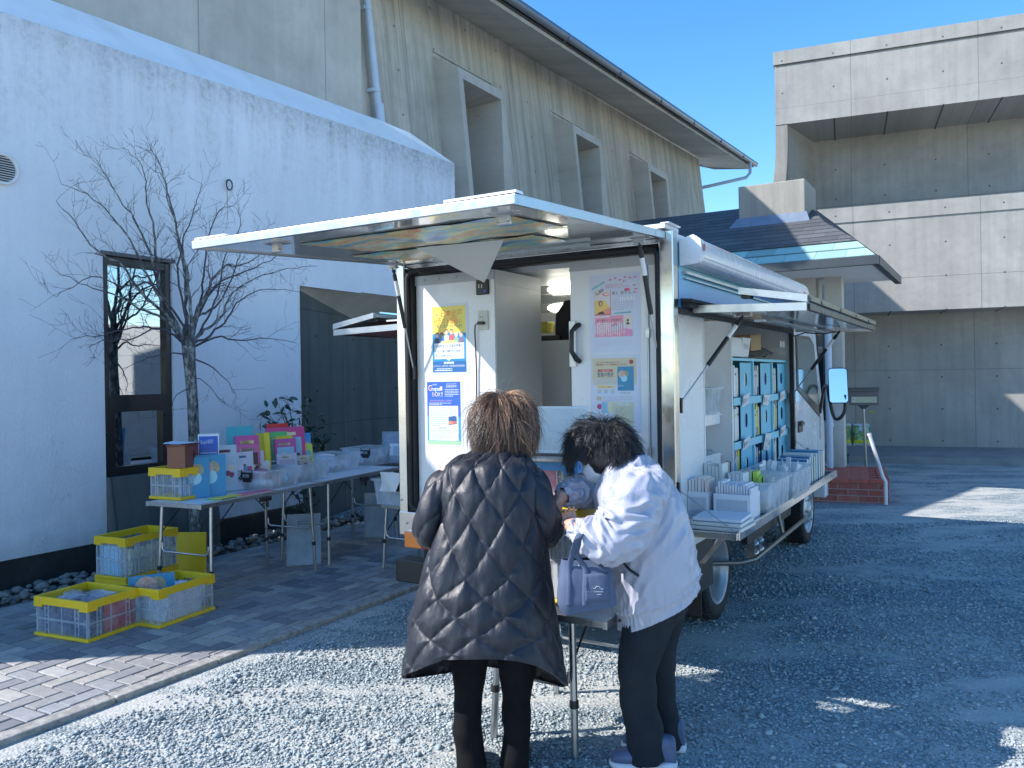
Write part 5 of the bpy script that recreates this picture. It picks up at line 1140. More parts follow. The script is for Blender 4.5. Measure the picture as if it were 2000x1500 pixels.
def P_box(s):
    s.rect(-.06, -.03, 1.06, 1.03, (.66, .70, .76), 0); s.rect(0, 0, 1, 1, (.03, .12, .50), 1); s.pol([(0, .45), (1, .45), (1, 0), (0, 0)], (.05, .32, .62), 2); s.rect(0, 0, 1, .055, (.35, .6, .35), 3)
    for i, (ch_, c) in enumerate(zip('Gospel', [(.85, .4, .4), (.5, .75, .6), (.6, .6, .8), (.5, .75, .55), (.8, .8, .85), (.75, .6, .75)])):
        s.text(ch_, .10+.066*i, .855+.004*(i % 2)-.0*i, .135 if i == 0 else .095, (.8, .82, .88), 4, w=.12 if i == 0 else .075); s.text(ch_, .10+.066*i, .857+.004*(i % 2), .125 if i == 0 else .085, c, 6, w=.10 if i == 0 else .06)
    for i, (ch_, c) in enumerate(zip('BOX!', [(.55, .4, .75), (.8, .82, .85), (.75, .78, .85), (.8, .82, .85)])): s.text(ch_, .20+.085*i, .765, .10, c, 6, w=.085 if i < 3 else .03)
    s.text('移動図書館', .24, .945, .025, (.75, .8, .85), 6, w=.14, rot=.05)
    s.text('ゴスペルボックス号は', .74, .955, .028, (.8, .84, .9), 6, w=.3); s.text('全国巡回中！', .74, .91, .045, (.8, .84, .9), 6, w=.34)
    s.lines(.54, .95, .76, .89, 5, (.6, .68, .8), 6, .4); s.text('あなたの町にも来るかもしれません！', .42, .685, .035, (.75, .45, .65), 6, w=.66); s.lines(.06, .72, .63, .67, 2, (.7, .75, .85), 6, .45)
    s.rect(.05, .06, .93, .615, (.66, .70, .76), 5); s.text('【ゴスペルボックスとは】', .45, .575, .024, (.2, .25, .35), 7, w=.42); s.lines(.10, .88, .42, .56, 5, (.35, .4, .5), 7, .3); s.lines(.10, .58, .29, .42, 4, (.35, .4, .5), 7, .3)
    s.text('【ご支援のお願い】', .45, .255, .024, (.2, .25, .35), 7, w=.34); s.lines(.10, .88, .16, .245, 3, (.35, .4, .5), 7, .3); s.lines(.10, .70, .075, .155, 3, (.35, .4, .5), 7, .3)
    s.pol([(.64, .31), (.88, .33), (.88, .44), (.82, .455), (.64, .44)], (.03, .12, .30), 8); s.pol([(.64, .325), (.76, .325), (.76, .37), (.64, .375)], (.75, .25, .15), 9); s.pol([(.76, .32), (.88, .34), (.88, .375), (.76, .37)], (.55, .15, .12), 9)
poster('poster', 'deep blue laminated notice with bubble lettering and a small bus drawing', (834, 746), (901, 869), P_box)
def P_pink(s):
    s.rect(-.02, -.02, 1.02, 1.02, (.66, .68, .80), 0); s.rect(0, 0, 1, 1, (.60, .64, .78), 1)
    s.pol([(.03, .84), (.3, .93), (.31, .91), (.05, .82)], (.2, .5, .55), 4); s.text('WELCOME!', .18, .865, .03, (.25, .55, .6), 5, w=.27, rot=.30)
    s.pol([(.10, .79), (.27, .84), (.29, .80), (.13, .745)], (.35, .33, .4), 4); s.disc(.16, .79, .03, (.7, .6, .4), 5)
    for k, (x_, y_) in enumerate(((.42, .94), (.52, .955), (.62, .93), (.72, .96), (.82, .95), (.92, .955), (.70, .91), (.90, .85), (.93, .80), (.91, .76))): s.disc(x_, y_, .018, (.75, .12, .25), 5, n=8); s.pol([(x_, y_), (x_+.06, y_+.006), (x_+.06, y_+.001), (x_, y_-.004)], (.45, .15, .15), 4)
    s.text('新五千円札が新しい顔', .50, .865, .024, (.6, .12, .2), 5, w=.34); s.text('津田梅子の生き方に近づくための本', .56, .835, .024, (.6, .12, .2), 5, w=.48); s.disc(.76, .80, .06, (.7, .05, .2), 5, ry=.025)
    s.text('樹と', .52, .745, .05, (.12, .1, .15), 5, w=.12); s.text('旅する。', .75, .745, .05, (.12, .1, .15), 5, w=.24)
    s.rect(.09, .485, .43, .80, (.62, .10, .10), 3); s.rect(.095, .50, .42, .80, (.70, .64, .68), 4); s.pol([(.095, .50), (.42, .50), (.42, .57), (.30, .68), (.095, .68)], (.80, .55, .15), 5); s.pol([(.095, .50), (.42, .50), (.42, .58), (.3, .56)], (.85, .30, .22), 6)
    s.disc(.22, .64, .045, (.12, .09, .08), 7, ry=.055); s.disc(.225, .635, .028, (.6, .45, .3), 8, ry=.04); s.pol([(.14, .50), (.2, .53), (.27, .535), (.3, .50)], (.05, .04, .04), 7)
    s.disc(.33, .755, .07, (.75, .15, .2), 6, ry=.03); s.disc(.34, .757, .05, (.85, .65, .55), 7, ry=.02)
    s.lines(.46, .88, .54, .69, 7, (.35, .36, .48), 5, .22); s.pol([(.5, .512), (.84, .518), (.84, .497), (.5, .493)], (.15, .42, .48), 6)
    s.rect(.09, .20, .86, .475, (.78, .30, .42), 3); s.rect(.1, .455, .4, .47, (.85, .7, .75), 4); s.text('祈り求めよ、津田梅子', .38, .40, .04, (.2, .05, .1), 5, w=.5); s.lines(.13, .42, .25, .39, 6, (.85, .75, .8), 5, .45)
    s.pol([(.44, .27), (.66, .305), (.67, .38), (.44, .34)], (.55, .45, .55), 5); s.pol([(.44, .33), (.55, .345), (.55, .37), (.44, .355)], (.35, .08, .12), 6)
    s.rect(.68, .20, .86, .475, (.72, .60, .66), 5); s.disc(.77, .395, .055, (.75, .68, .45), 6, ry=.085); s.disc(.77, .405, .022, (.08, .06, .06), 7, ry=.03); s.pol([(.73, .35), (.81, .35), (.79, .38), (.75, .38)], (.06, .05, .05), 7); s.pol([(.68, .20), (.86, .20), (.86, .28), (.68, .31)], (.75, .28, .5), 6)
    s.lines(.08, .86, .07, .15, 5, (.45, .48, .6), 4, .2)
    # streaks of bright tape over the print
    for k in range(14): s.rect(.10+.045*k, .24-.01*(k % 4), .115+.045*k, .36+.02*(k % 3), (.78, .76, .84), 9)
    for k in range(7): s.rect(.62+.045*k, .655, .64+.045*k, .70+.012*(k % 2), (.82, .84, .9), 9)
poster('poster', 'pink and lilac laminated notice with plum blossom sprig above the middle of the rear door', (1152, 541), (1250, 686), P_pink)
def P_history(s):
    s.rect(-.03, -.03, 1.05, 1.03, (.60, .64, .76), 0); s.rect(0, 0, 1, 1, (.62, .66, .78), 1); s.rect(.01, .62, .97, .985, (.62, .54, .38), 2); s.pol([(.01, .62), (.97, .62), (.97, .72), (.01, .70)], (.60, .58, .52), 3)
    s.text('大きく見やすい地図と迫力ある写真で', .36, .915, .026, (.35, .08, .08), 5, w=.52); s.text('聖書の世界をバッチリと臨場感をもって味わえる！', .43, .885, .026, (.35, .08, .08), 5, w=.68); s.disc(.86, .925, .045, (.35, .04, .06), 5)
    s.rect(.13, .80, .46, .83, (.55, .06, .08), 5); s.text('地図で学ぶ', .3, .806, .022, (.8, .78, .76), 6, w=.18); s.text('聖書の歴史', .30, .735, .068, (.03, .06, .20), 6, w=.36); s.text('ポール・ローレンス著', .30, .71, .018, (.2, .2, .25), 6, w=.22); s.lines(.08, .54, .63, .70, 4, (.42, .40, .38), 5, .25)
    s.rect(.56, .54, .91, .865, (.02, .25, .45), 5); s.circles(.68, .765, .085*1.0, 6); s.text('聖書の歴史', .64, .60, .02, (.7, .75, .8), 14, w=.12)
    s.pol([(.1, .575), (.5, .58), (.49, .61), (.13, .615)], (.80, .62, .25), 5); s.text('ビジュアル満載！', .29, .583, .024, (.45, .2, .08), 6, w=.28)
    for k in range(3): s.disc(.16+.145*k, .53, .045, (.35, .55, .70), 5); s.disc(.15+.145*k, .542, .03, (.6, .58, .45), 6)
    s.text('定価 4,950円（税込）', .73, .505, .02, (.2, .2, .25), 6, w=.22); s.rect(.10, .41, .20, .46, (.60, .45, .32), 5); s.lines(.22, .88, .40, .47, 4, (.42, .44, .52), 5, .25)
    s.disc(.155, .325, .055, (.45, .03, .18), 5); s.rect(.20, .24, .455, .385, (.25, .52, .68), 6); s.pol([(.36, .24), (.455, .24), (.455, .385), (.34, .385), (.33, .3)], (.68, .66, .45), 7)
    s.rect(.47, .05, .90, .385, (.60, .60, .45), 5); s.rect(.59, .345, .79, .37, (.62, .72, .78), 6); s.text('内容紹介', .69, .35, .016, (.3, .4, .5), 7, w=.1); s.lines(.49, .88, .20, .335, 6, (.38, .38, .32), 6, .22); s.lines(.49, .88, .07, .18, 5, (.38, .38, .32), 6, .22)
poster('poster', 'cream topped laminated notice showing a sky blue book cover on the rear door', (1156, 698), (1248, 842), P_history)
def P_low(s):
    s.rect(0, 0, 1, 1, (.62, .74, .80), 0); s.rect(.0, .0, 1, .95, (.68, .80, .84), 1); s.text('人生の答えが', .6, .82, .07, (.06, .06, .08), 4, w=.6); s.text('必ずある！', .6, .72, .07, (.06, .06, .08), 4, w=.6); s.text('大嶺', .62, .45, .2, (.02, .22, .45), 4, w=.5); s.text('！', .92, .45, .15, (.06, .06, .08), 4)
poster('poster', 'pale aqua notice low on the rear door beside the bending man', (1168, 853), (1252, 960), P_low)

# ================================================================== containers and books
M_YEL = surf('yellow_plastic', (.86, .56, .02), .42, var=.06, vs=5, bump=.05, bs=30, dirt=.05)
M_BLU = surf('blue_plastic', (.01, .22, .58), .4, var=.06)
M_CLR = frosted('milky_clear_plastic', (.88, .91, .94), .24, .2)
M_BIN = frosted('milky_bin_plastic', (.88, .92, .95), .50, .2)
M_RIB = frosted('milky_clear_ribs', (.84, .88, .92), .46, .3)
M_WPL = surf('white_plastic', (.74, .76, .80), .35, var=.04)
M_LIDP = frosted('grey_clear_lid', (.55, .66, .75), .75, .35)
def local_thing(name, label, cat, base, rz, group=None): return thing(name, label, cat, at=base, rz=-AZ+rz, group=group)
def crate(label, corner, wn, lu, H, rz=0., rim=M_YEL, group='yellow rimmed folding crates', lid=False, name='folding_crate'):
    # corner = right front bottom corner; the crate runs wn to the left and lu away
    t = local_thing(name, label, 'crate', corner, rz, group); x0, x1, y0, y1 = -wn, 0, 0, lu; e = .012
    mb = MB(); rh = .045
    mb.box(x0, x1, y0, y0+.018, H-rh, H); mb.box(x0, x1, y1-.018, y1, H-rh, H); mb.box(x0, x0+.018, y0+.018, y1-.018, H-rh, H); mb.box(x1-.018, x1, y0+.018, y1-.018, H-rh, H)
    for xx in (x0, x1-.07):
        for yy in (y0-.001, y1-.017): mb.prism([(xx, yy, H-rh-.014), (xx+.07, yy, H-rh-.014), (xx+.07, yy, H-rh+.01), (xx, yy, H-rh+.01)], (0, .018, 0))
    for yy in (y0, y1-.07):
        for xx in (x0-.001, x1-.017): mb.box(xx, xx+.018, yy, yy+.07, H-rh-.014, H-rh+.01)
    mb.box(x0+.02, x0+.05, y0-.003, y0, H-rh+.008, H-.012); mb.box(x1-.05, x1-.02, y0-.003, y0, H-rh+.008, H-.012); mb.box(x1, x1+.003, y0+.02, y0+.05, H-rh+.008, H-.012)
    mb.build('rim', rim, t, bevel=.004)
    mb = MB(); mb.box(x0, x1, y0, y1, 0, .02); mb.box(x0+.08, x1-.08, y0-.002, y1+.002, .004, .014); mb.build('base', rim, t, bevel=.003)
    mb = MB(); a0, a1, b0, b1, z0, z1 = x0+e, x1-e, y0+e, y1-e, .02, H-rh
    for (p, q) in (((a0, b0), (a1, b0)), ((a1, b0), (a1, b1)), ((a1, b1), (a0, b1)), ((a0, b1), (a0, b0))):
        mb.poly([(p[0], p[1], z0), (q[0], q[1], z0), (q[0], q[1], z1), (p[0], p[1], z1)])
    mb.build('wall', M_CLR, t)
    mb = MB(); zm = (z0+z1)/2; r = .005
    for (p, q) in (((a0, b0), (a1, b0)), ((a1, b0), (a1, b1)), ((a1, b1), (a0, b1)), ((a0, b1), (a0, b0))):
        P_, Q_ = Vector((p[0], p[1], 0)), Vector((q[0], q[1], 0)); d = Q_-P_; L_ = d.length; d.normalize(); nn = Vector((d.y, -d.x, 0))
        def bar(s0, s1, za, zb):
            A = P_+d*s0; B = P_+d*s1; mb.add([tuple(A-nn*.001)[:2]+(za,), tuple(B-nn*.001)[:2]+(za,), tuple(B-nn*.001)[:2]+(zb,), tuple(A-nn*.001)[:2]+(zb,), tuple(A+nn*r)[:2]+(za,), tuple(B+nn*r)[:2]+(za,), tuple(B+nn*r)[:2]+(zb,), tuple(A+nn*r)[:2]+(zb,)], [(4, 5, 6, 7), (0, 4, 7, 3), (1, 2, 6, 5), (3, 7, 6, 2), (0, 1, 5, 4)])
        bar(0, L_, zm-.006, zm+.006); bar(0, .008, z0, z1); bar(L_-.008, L_, z0, z1)
        for f in (.17, .24, .5 if L_ > .4 else .45, .76, .83): bar(L_*f-.003, L_*f+.003, z0, z1)
        for k in range(4): 
            zz = lerp(z0, z1, .12+.25*k); bar(L_*.17, L_*.24, zz, zz+.004); bar(L_*.76, L_*.83, zz, zz+.004)
    mb.build('rib', M_RIB, t)
    if lid:
        mb = MB(); mb.box(x0+.004, x1-.004, y0+.004, y1-.004, H+.001, H+.012); mb.box(x0+.04, x1-.04, y0+.04, y1-.04, H+.012, H+.016); mb.build('cover', rim, t, bevel=.003)
    return t
def clear_bin(label, corner, wn, lu, H, rz=0., latch=True, latch_text=None, flare=.02, group='clear storage bins', mat=None, latch_x=.5):
    t = local_thing('storage_bin', label, 'bin', corner, rz, group); mat = mat or M_BIN
    x0, x1, y0, y1 = -wn, 0, 0, lu; f = flare
    def ring(z, g_): return [(a-x0*0+sx*g_, b+sy*g_, z) for a, b, sx, sy in ((x0+.012, y0, -1, -1), (x1-.012, y0, 1, -1), (x1, y0+.012, 1, -1), (x1, y1-.012, 1, 1), (x1-.012, y1, 1, 1), (x0+.012, y1, -1, 1), (x0, y1-.012, -1, 1), (x0, y0+.012, -1, -1))]
    mb = MB(); mb.grid([ring(.002, -f), ring(H*.5, -f*.5), ring(H, 0)], 0, False, True); mb.poly(ring(.002, -f)); mb.build('tub', mat, t)
    mb = MB(); mb.grid([ring(H-.012, .001), ring(H-.012, .014), ring(H, .014), ring(H, .0)], 0, False, True); mb.grid([ring(.004, -f-.001), ring(.0, -f+.004), ring(.0, -f-.01)], 0, False, True)
    for xx in np.linspace(x0+.06, x1-.06, 3): mb.box(xx-.003, xx+.003, y0-.004, y0+.002, .02, H-.012)
    for yy in np.linspace(y0+.08, y1-.08, 4): mb.box(x1-.002, x1+.004, yy-.003, yy+.003, .02, H-.012)
    mb.build('rim', M_RIB, t)
    if latch:
        cx = lerp(x0, x1, latch_x)
        mb = MB(); mb.box(cx-.048, cx+.048, y0-.022, y0-.004, H-.055, H-.012); mb.tube([(cx-.05, y0-.012, H+.006), (cx-.052, y0-.014, H-.03), (cx-.06, y0-.03, H-.06), (cx+.06, y0-.03, H-.06), (cx+.052, y0-.014, H-.03), (cx+.05, y0-.012, H+.006)], .005, 8); mb.box(cx-.035, cx+.035, y0-.018, y0-.004, H-.085, H-.055); l_ = mb.build('latch', M_BLKP, t, bevel=.003)
        if latch_text:
            mb = MB(); M = MX((cx, y0-.0228, H-.048), (1, 0, 0), (0, 0, 1)); mb.text(latch_text, .034, M, 0, w=.06); mb.build('latch_lettering', M_WPL, l_)
    return t
def basket(label, corner, wn, lu, H, rz=0.):
    t = local_thing('plastic_basket', label, 'basket', corner, rz, 'white perforated baskets'); x0, x1, y0, y1 = -wn, 0, 0, lu
    def panel(A, B):
        mb = MB(); A, B = Vector(A), Vector(B); d = B-A; L_ = d.length; d.normalize(); nx_ = max(6, int(L_/.0115)); nz = max(4, int((H-.04)/.0115))
        xs_ = [0, .014]+[]; 
        px_ = (L_-.028)/nx_; pz = (H-.045)/nz; hw_ = .0028
        def q(s0, s1, z0, z1): P0_, P1_ = A+d*s0, A+d*s1; mb.add([(P0_.x, P0_.y, z0), (P1_.x, P1_.y, z0), (P1_.x, P1_.y, z1), (P0_.x, P0_.y, z1)], [(0, 1, 2, 3)])
        q(0, L_, 0, .015); q(0, L_, H-.03, H); q(0, .014, .015, H-.03); q(L_-.014, L_, .015, H-.03)
        for i in range(1, nx_): s_ = .014+px_*i; q(s_-hw_, s_+hw_, .015, H-.03)
        for k in range(1, nz): z_ = .015+pz*k; q(.014, L_-.014, z_-hw_, z_+hw_)
        o = mb.build('side', M_WPL, t); m_ = o.modifiers.new('t', 'SOLIDIFY'); m_.thickness = .002
    g_ = .012
    panel((x0+g_, y0+g_, 0), (x1-g_, y0+g_, 0)); panel((x1-g_, y0+g_, 0), (x1-g_, y1-g_, 0)); panel((x1-g_, y1-g_, 0), (x0+g_, y1-g_, 0)); panel((x0+g_, y1-g_, 0), (x0+g_, y0+g_, 0))
    mb = MB(); mb.box(x0+g_, x1-g_, y0+g_, y1-g_, 0, .003); mb.build('base', M_WPL, t)
    return t
PAPER = (.66, .66, .62)
def book(label, base, w_, h_, t_, col, rz=0., lean=0., draw=None, group=None, face='front', cat='book', name='book', stick=None):
    """base = front left bottom corner (yard frame); cover width w_ along +n, thickness t_ going away (+u)."""
    s = Sheet(w_, h_)
    b = MB(); mats = [flat(col, .35), flat(PAPER, .8)]
    b.box(0, w_, .0, .0018, 0, h_, 0); b.box(0, w_, t_-.0018, t_, 0, h_, 0); b.box(0, .002, .0018, t_-.0018, 0, h_, 0); b.box(.002, w_-.003, .0018, t_-.0018, .003, h_-.003, 1)
    if draw:
        draw(s); M = Matrix.Rotation(PI/2, 4, 'X')
        k = len(mats); mats += s.mats
        b.add([tuple(M @ Vector(p)) for p in s.mb.v], s.mb.f); 
        for i in range(len(s.mb.f)): b.m[-len(s.mb.f)+i] = s.mb.m[i]+k
    if lean: R_ = Matrix.Rotation(-lean, 4, 'X'); b.v = [tuple(R_ @ Vector(p)) for p in b.v]
    o = b.build(name, mats); o.location = W(*base); o.rotation_euler = (0, 0, -AZ+rz); tag(o, label, cat, group); return o
def spine_book(label, base, t_, h_, d_, col, rz=0, group=None, band=None, name='book', cat='book'):
    """spine towards +n (the truck's open side) or seen from the front: thickness along n."""
    b = MB(); b.box(0, t_, 0, d_, 0, h_, 0); b.box(.0015, t_-.0015, .003, d_+.001, .003, h_+.0005 if False else h_-.002, 1)
    if band: b.box(-.0004, t_+.0004, -.0006, d_*.5, h_*band[0], h_*band[1], 2)
    o = b.build(name, [flat(col, .4), flat(PAPER, .8), flat(band[2] if band else PAPER, .4)]); o.location = W(*base); o.rotation_euler = (0, 0, -AZ+rz); return tag(o, label, cat, group)

# ------------------------------------------------------------------ two aluminium folding tables on the pavers
TR = .10
def table(label, at, L_, D_, h_, rz=0., pairs=(.09, .91), r=.0125, shade=M_ALU, group='aluminium folding tables', inx=.025):
    # at = front near corner of the top (ground level); runs L_ away and D_ to the left
    t = local_thing('folding_table', label, 'table', at, rz, group); z = h_-at[2]
    mb = MB(); mb.box(-D_+.012, -.012, .012, L_-.012, z-.012, z); mb.build('tabletop', surf('tabletop_white', (.66, .68, .70), .4, var=.05), t)
    mb = MB(); e = .028
    mb.box(-D_, 0, 0, .012, z-e, z+.001); mb.box(-D_, 0, L_-.012, L_, z-e, z+.001); mb.box(-D_, -D_+.012, .0121, L_-.0121, z-e, z+.001); mb.box(-.012, 0, .0121, L_-.0121, z-e, z+.001)
    for xx, yy in ((0, 0), (-D_, 0), (0, L_), (-D_, L_)): mb.box(xx-.018 if xx == 0 else xx-.003, xx+.003 if xx == 0 else xx+.018, yy-.003 if yy == 0 else yy-.018, yy+.018 if yy == 0 else yy+.003, z-e-.003, z+.0025)
    mb.build('frame', shade, t, bevel=.002)
    for p in pairs:
        for sx in (0, 1):
            x_ = -inx if sx == 0 else -D_+inx; xf = x_+(.02 if sx == 0 else -.02)
            mb = MB(); mb.tube([(x_, L_*p, z-e), (xf, L_*p+(-.03 if p < .5 else .03), 0.0)], r, 12); lg = mb.build('leg', M_ALU, t)
            zc = .2
            mb = MB(); mb.tube([(xf+(x_-xf)*.30, L_*p+(-.021 if p < .5 else .021), zc), (xf+(x_-xf)*.33, L_*p+(-.020 if p < .5 else .020), zc+.03)], r*1.25, 12); mb.build('leg_collar', M_BLKP, lg)
            mb = MB(); dy = .22 if p < .5 else -.22; mb.tube([(x_-.004, L_*p, z-.22), (x_-.004, L_*p+dy, z-e)], .005, 6); mb.build('brace', M_BLKP, lg)
        zz = z*.48; mb = MB(); yy = L_*p+(-.016 if p < .5 else .016)
        i2 = inx+.01; mb.tube([(-i2, yy, zz+.06), (-i2-.002, yy, zz+.02), (-i2-.025, yy, zz), (-D_+i2+.025, yy, zz), (-D_+i2+.002, yy, zz+.02), (-D_+i2, yy, zz+.06)], .008, 8); mb.build('crossbar', M_ALU, t)
    return t
ZP = .055                                   # top of the pavers
ZT = .742
TA = (-4.53, 3.60, ZP); d_t = (-math.sin(TR), math.cos(TR))
table('nearer aluminium folding table carrying a yellow crate and two sky blue books', TA, 1.26, .50, ZT, TR)
TBp = (TA[0]+d_t[0]*1.275, TA[1]+d_t[1]*1.275, ZP)
table('farther aluminium folding table with clear bins, its end behind the truck post', TBp, 1.15, .50, ZT, TR)
def tt(y, x=0., z=ZT+.002): return (TA[0]+d_t[0]*y+x*d_t[1], TA[1]+d_t[1]*y-x*d_t[0], z)   # table coordinates: y along, x across (negative = left)
mb = MB(org=tt(1.26, .0)); q = tt(1.22, .012)
M0 = Matrix.Identity(4)
def loc(base, rz, x, y, z): return (base[0]+x*math.cos(rz)-y*math.sin(rz), base[1]+x*math.sin(rz)+y*math.cos(rz), z)
FY = 1.22                                   # goods face the yard
def px_item(px, py, wpx, hpx, zb=ZT+.002, fs=.87):
    b_ = hz(px, py, zb); Y = W(*b_).y; return b_, wpx*Y/1600/fs, hpx*Y/1600
def hplane(px, py, base, rz, back=0.):
    d = ray(px, py); nx, ny = -math.sin(rz), math.cos(rz); p0 = (base[0]+nx*back, base[1]+ny*back); t = (p0[0]*nx+p0[1]*ny)/(d[0]*nx+d[1]*ny); return (d[0]*t, d[1]*t, CAMH+d[2]*t)
def bk(lab, px, py, wpx, hpx, t_, col, draw, group, zb=ZT+.002, lean=.10, rz=FY, at=None, back=0., **k):
    # an item whose visible foot is at (px, py); when other goods hide its foot it still stands on the table top
    b_ = hz(px, py, ZT+.002); nl_ = -4.93-back if at is not None else max(b_[0], -4.93)
    q_ = hn(px, py, nl_); tp_ = hn(px, py-hpx, nl_); Y = W(*q_).y
    if at is not None or b_[0] < -4.93: b_ = (nl_, q_[1], ZT+.003)
    return book(lab, b_, wpx*Y/1600/.87, tp_[2]-b_[2], t_, col, rz, lean, draw, group, **k)
for yy, lab in ((.60, 'black plastic latch under the middle of the nearer folding table'), (1.275+.56, 'black plastic latch under the middle of the farther folding table')):
    t0 = local_thing('table_latch', lab, 'latch', tt(yy, .004, ZT-.06), TR)
    mb = MB(); mb.box(-.02, .012, -.035, .065, .0, .03); mb.box(-.01, .01, .02, .035, -.045, 0); mb.tube([(0, .0, -.01), (.0, -.03, -.02)], .006, 8); mb.build('latch_body', M_BLKP, t0, bevel=.003)
c0 = hz(352, 978, ZT+.002)
crate('yellow rimmed crate standing on the near end of the nearer folding table', c0, .30, .20, .218, TR)
bx_ = c0[2]+.219; wp = loc(c0, TR, .02, .03, bx_)
wb_ = local_thing('wooden_box', 'brown wooden offering box with a cross on its side', 'box', wp, TR+.35)
M_WOOD = surf('red_brown_wood', (.24, .07, .03), .35, var=.3, vs=3, bump=.05, coat=.3)
mb = MB(); mb.box(-.13, .0, .0, .20, 0, .15); mb.build('body', M_WOOD, wb_, bevel=.003); mb = MB(); mb.box(-.135, .005, -.005, .205, .1505, .16); mb.build('lid', M_WOOD, wb_, bevel=.002)
mb = MB(); mb.box(-.0005, .002, .125, .135, .03, .115); mb.box(-.0005, .002, .10, .16, .082, .090); mb.build('cross', surf('dark_wood', (.05, .015, .01), .5), wb_)
for k, (dx, rz_) in enumerate(((-.01, .2), (.0, -.15))):
    mb = MB(); P = [[(-.15+.21*i/6, -.02+.19*j/5, .003+.016*abs(i/6-.5)+.004*k+.006*math.sin(j)) for j in range(6)] for i in range(7)]; mb.grid(P); o = mb.build('paper_sheet', flat((.70, .74, .80), .6)); o.location = W(wp[0]+dx, wp[1]+.02, bx_+.162); o.rotation_euler = (0, 0, -AZ+TR+.35+rz_)
    tag(o, ('upper' if k else 'lower')+' loose white sheet lying on the brown wooden box', 'paper')
def D_flyer(s): s.rect(0, 0, 1, 1, (.7, .74, .8), 0); s.rect(.05, .45, .95, .96, (.02, .10, .48), 1); s.text('Gospel BOX!', .42, .84, .09, (.7, .75, .85), 3, w=.6, rot=.05); s.lines(.1, .9, .5, .72, 4, (.5, .6, .8), 3); s.rect(.08, .06, .92, .42, (.6, .68, .8), 1); s.lines(.12, .88, .1, .38, 6, (.3, .36, .5), 3, .3); s.rect(.68, .1, .9, .2, (.25, .05, .1), 4)
bk('blue and white flyer standing between the wooden box and the booklets', 386, 898, 34, 50, .006, (.6, .65, .72), D_flyer, None, at=hz(388, 935, ZT+.002), back=.0, cat='flyer', name='flyer', rz=.8)
p_ = (-4.97, hn(390, 925, -4.97)[1], ZT+.002); mb = MB(org=p_); mb.box(p_[0]-.04, p_[0]+.07, p_[1]+.0, p_[1]+.05, ZT+.002, ZT+.118); solo(mb, 'flyer_stand', M_WPL, 'small white block holding up the blue and white flyer', 'stand', bevel=.003)
def D_hist(s): s.rect(0, 0, 1, 1, (.03, .27, .50), 0); s.lines(.1, .5, .93, .955, 1, (.1, .4, .6), 1, .5); s.circles(.44, .68, .27, 2); s.rect(.10, .33, .42, .355, (.4, .05, .1), 12); s.text('地図で学ぶ', .26, .335, .016, (.7, .7, .7), 13, w=.2); s.text('聖書の', .28, .235, .085, (.72, .78, .82), 13, w=.34); s.text('歴史', .30, .14, .085, (.72, .78, .82), 13, w=.24)
bk('left one of two sky blue history books standing at the table front', 350, 975, 50, 80, .022, (.03, .27, .50), D_hist, 'sky blue history books', rz=1.0)
bk('right one of two sky blue history books standing at the table front', 377, 972, 54, 82, .022, (.03, .27, .50), D_hist, 'sky blue history books', rz=.95)
random.seed(12)
for k, (y, x, w_, d_, c, z, lab) in enumerate((
        (.02, -.20, .20, .17, (.66, .72, .78), 0, 'pale grey'), (.16, -.13, .24, .10, (.22, .60, .15), .004, 'green edged'), (.20, -.12, .22, .09, (.88, .70, .10), .008, 'bright yellow'), (.36, -.15, .16, .13, (.74, .70, .62), .001, 'cream'),
        (.40, -.13, .17, .11, (.82, .22, .32), .006, 'pink'), (.50, -.12, .18, .12, (.70, .72, .76), .001, 'white'), (.58, -.11, .14, .10, (.65, .12, .18), .005, 'red'), (.66, -.13, .10, .12, (.68, .70, .74), .001, 'light grey'))):
    mb = MB(); mb.box(0, d_, 0, w_, 0, .0035); o = mb.build('pamphlet', flat(c, .4)); b_ = tt(y, x, ZT+.002+z); o.location = W(*b_); o.rotation_euler = (0, 0, -AZ+TR+(random.random()-.5)*.15)
    tag(o, lab+' pamphlet lying flat at the front edge of the near table', 'pamphlet', 'pamphlets lying on the near table')
def D_cover(bg, a, b, c, txt=None, fig=0):
    def f(s):
        s.rect(0, 0, 1, 1, bg, 0); s.rect(.10, .12, .90, .80 if fig else .6, a, 1)
        st = random.getstate(); random.seed(int(bg[0]*100+a[1]*777))
        for k in range(9 if fig else 7): s.disc(.2+.6*random.random(), .2+.45*random.random(), .05+.09*random.random(), random.choice([b, c, (.1, .08, .07), (.75, .65, .55)]), 2+k % 4, n=9, wob=.25)
        for k in range(3): s.rect(.15+.1*random.random(), .84-.0*k, .5+.3*random.random(), .9, c, 3)
        random.setstate(st)
        if txt: s.text(txt, .5, .74, .12, c, 8, w=.7)
    return f
G1 = 'booklets on the folding tables'
p_ = (-4.99, hn(452, 900, -4.99)[1], ZT+.002); mb = MB(org=p_); mb.box(p_[0]-.06, p_[0]-.01, p_[1]-.0, p_[1]+.15, ZT+.002, ZT+.19); solo(mb, 'card_box', frosted('clear_box', (.7, .75, .82), .6), 'tall frosted card box under the turquoise folder', 'box', bevel=.003)
def D_teal(s): s.rect(0, 0, 1, 1, (.03, .42, .52), 0); s.pol([(.28, 0), (.38, .35), (.72, .48), (.82, 0)], (.62, .68, .74), 1)
cb_r = hz(445, 925, ZT+.002)
bk('turquoise folder standing tallest behind the booklets', 447, 878, 46, 44, .01, (.03, .42, .52), D_teal, G1, at=cb_r, back=.07)
bk('magenta children book behind the picture book of people', 463, 890, 42, 38, .02, (.60, .10, .30), D_cover((.62, .10, .36), (.75, .35, .5), (.8, .6, .2), (.85, .7, .3)), G1, at=cb_r, back=.03)
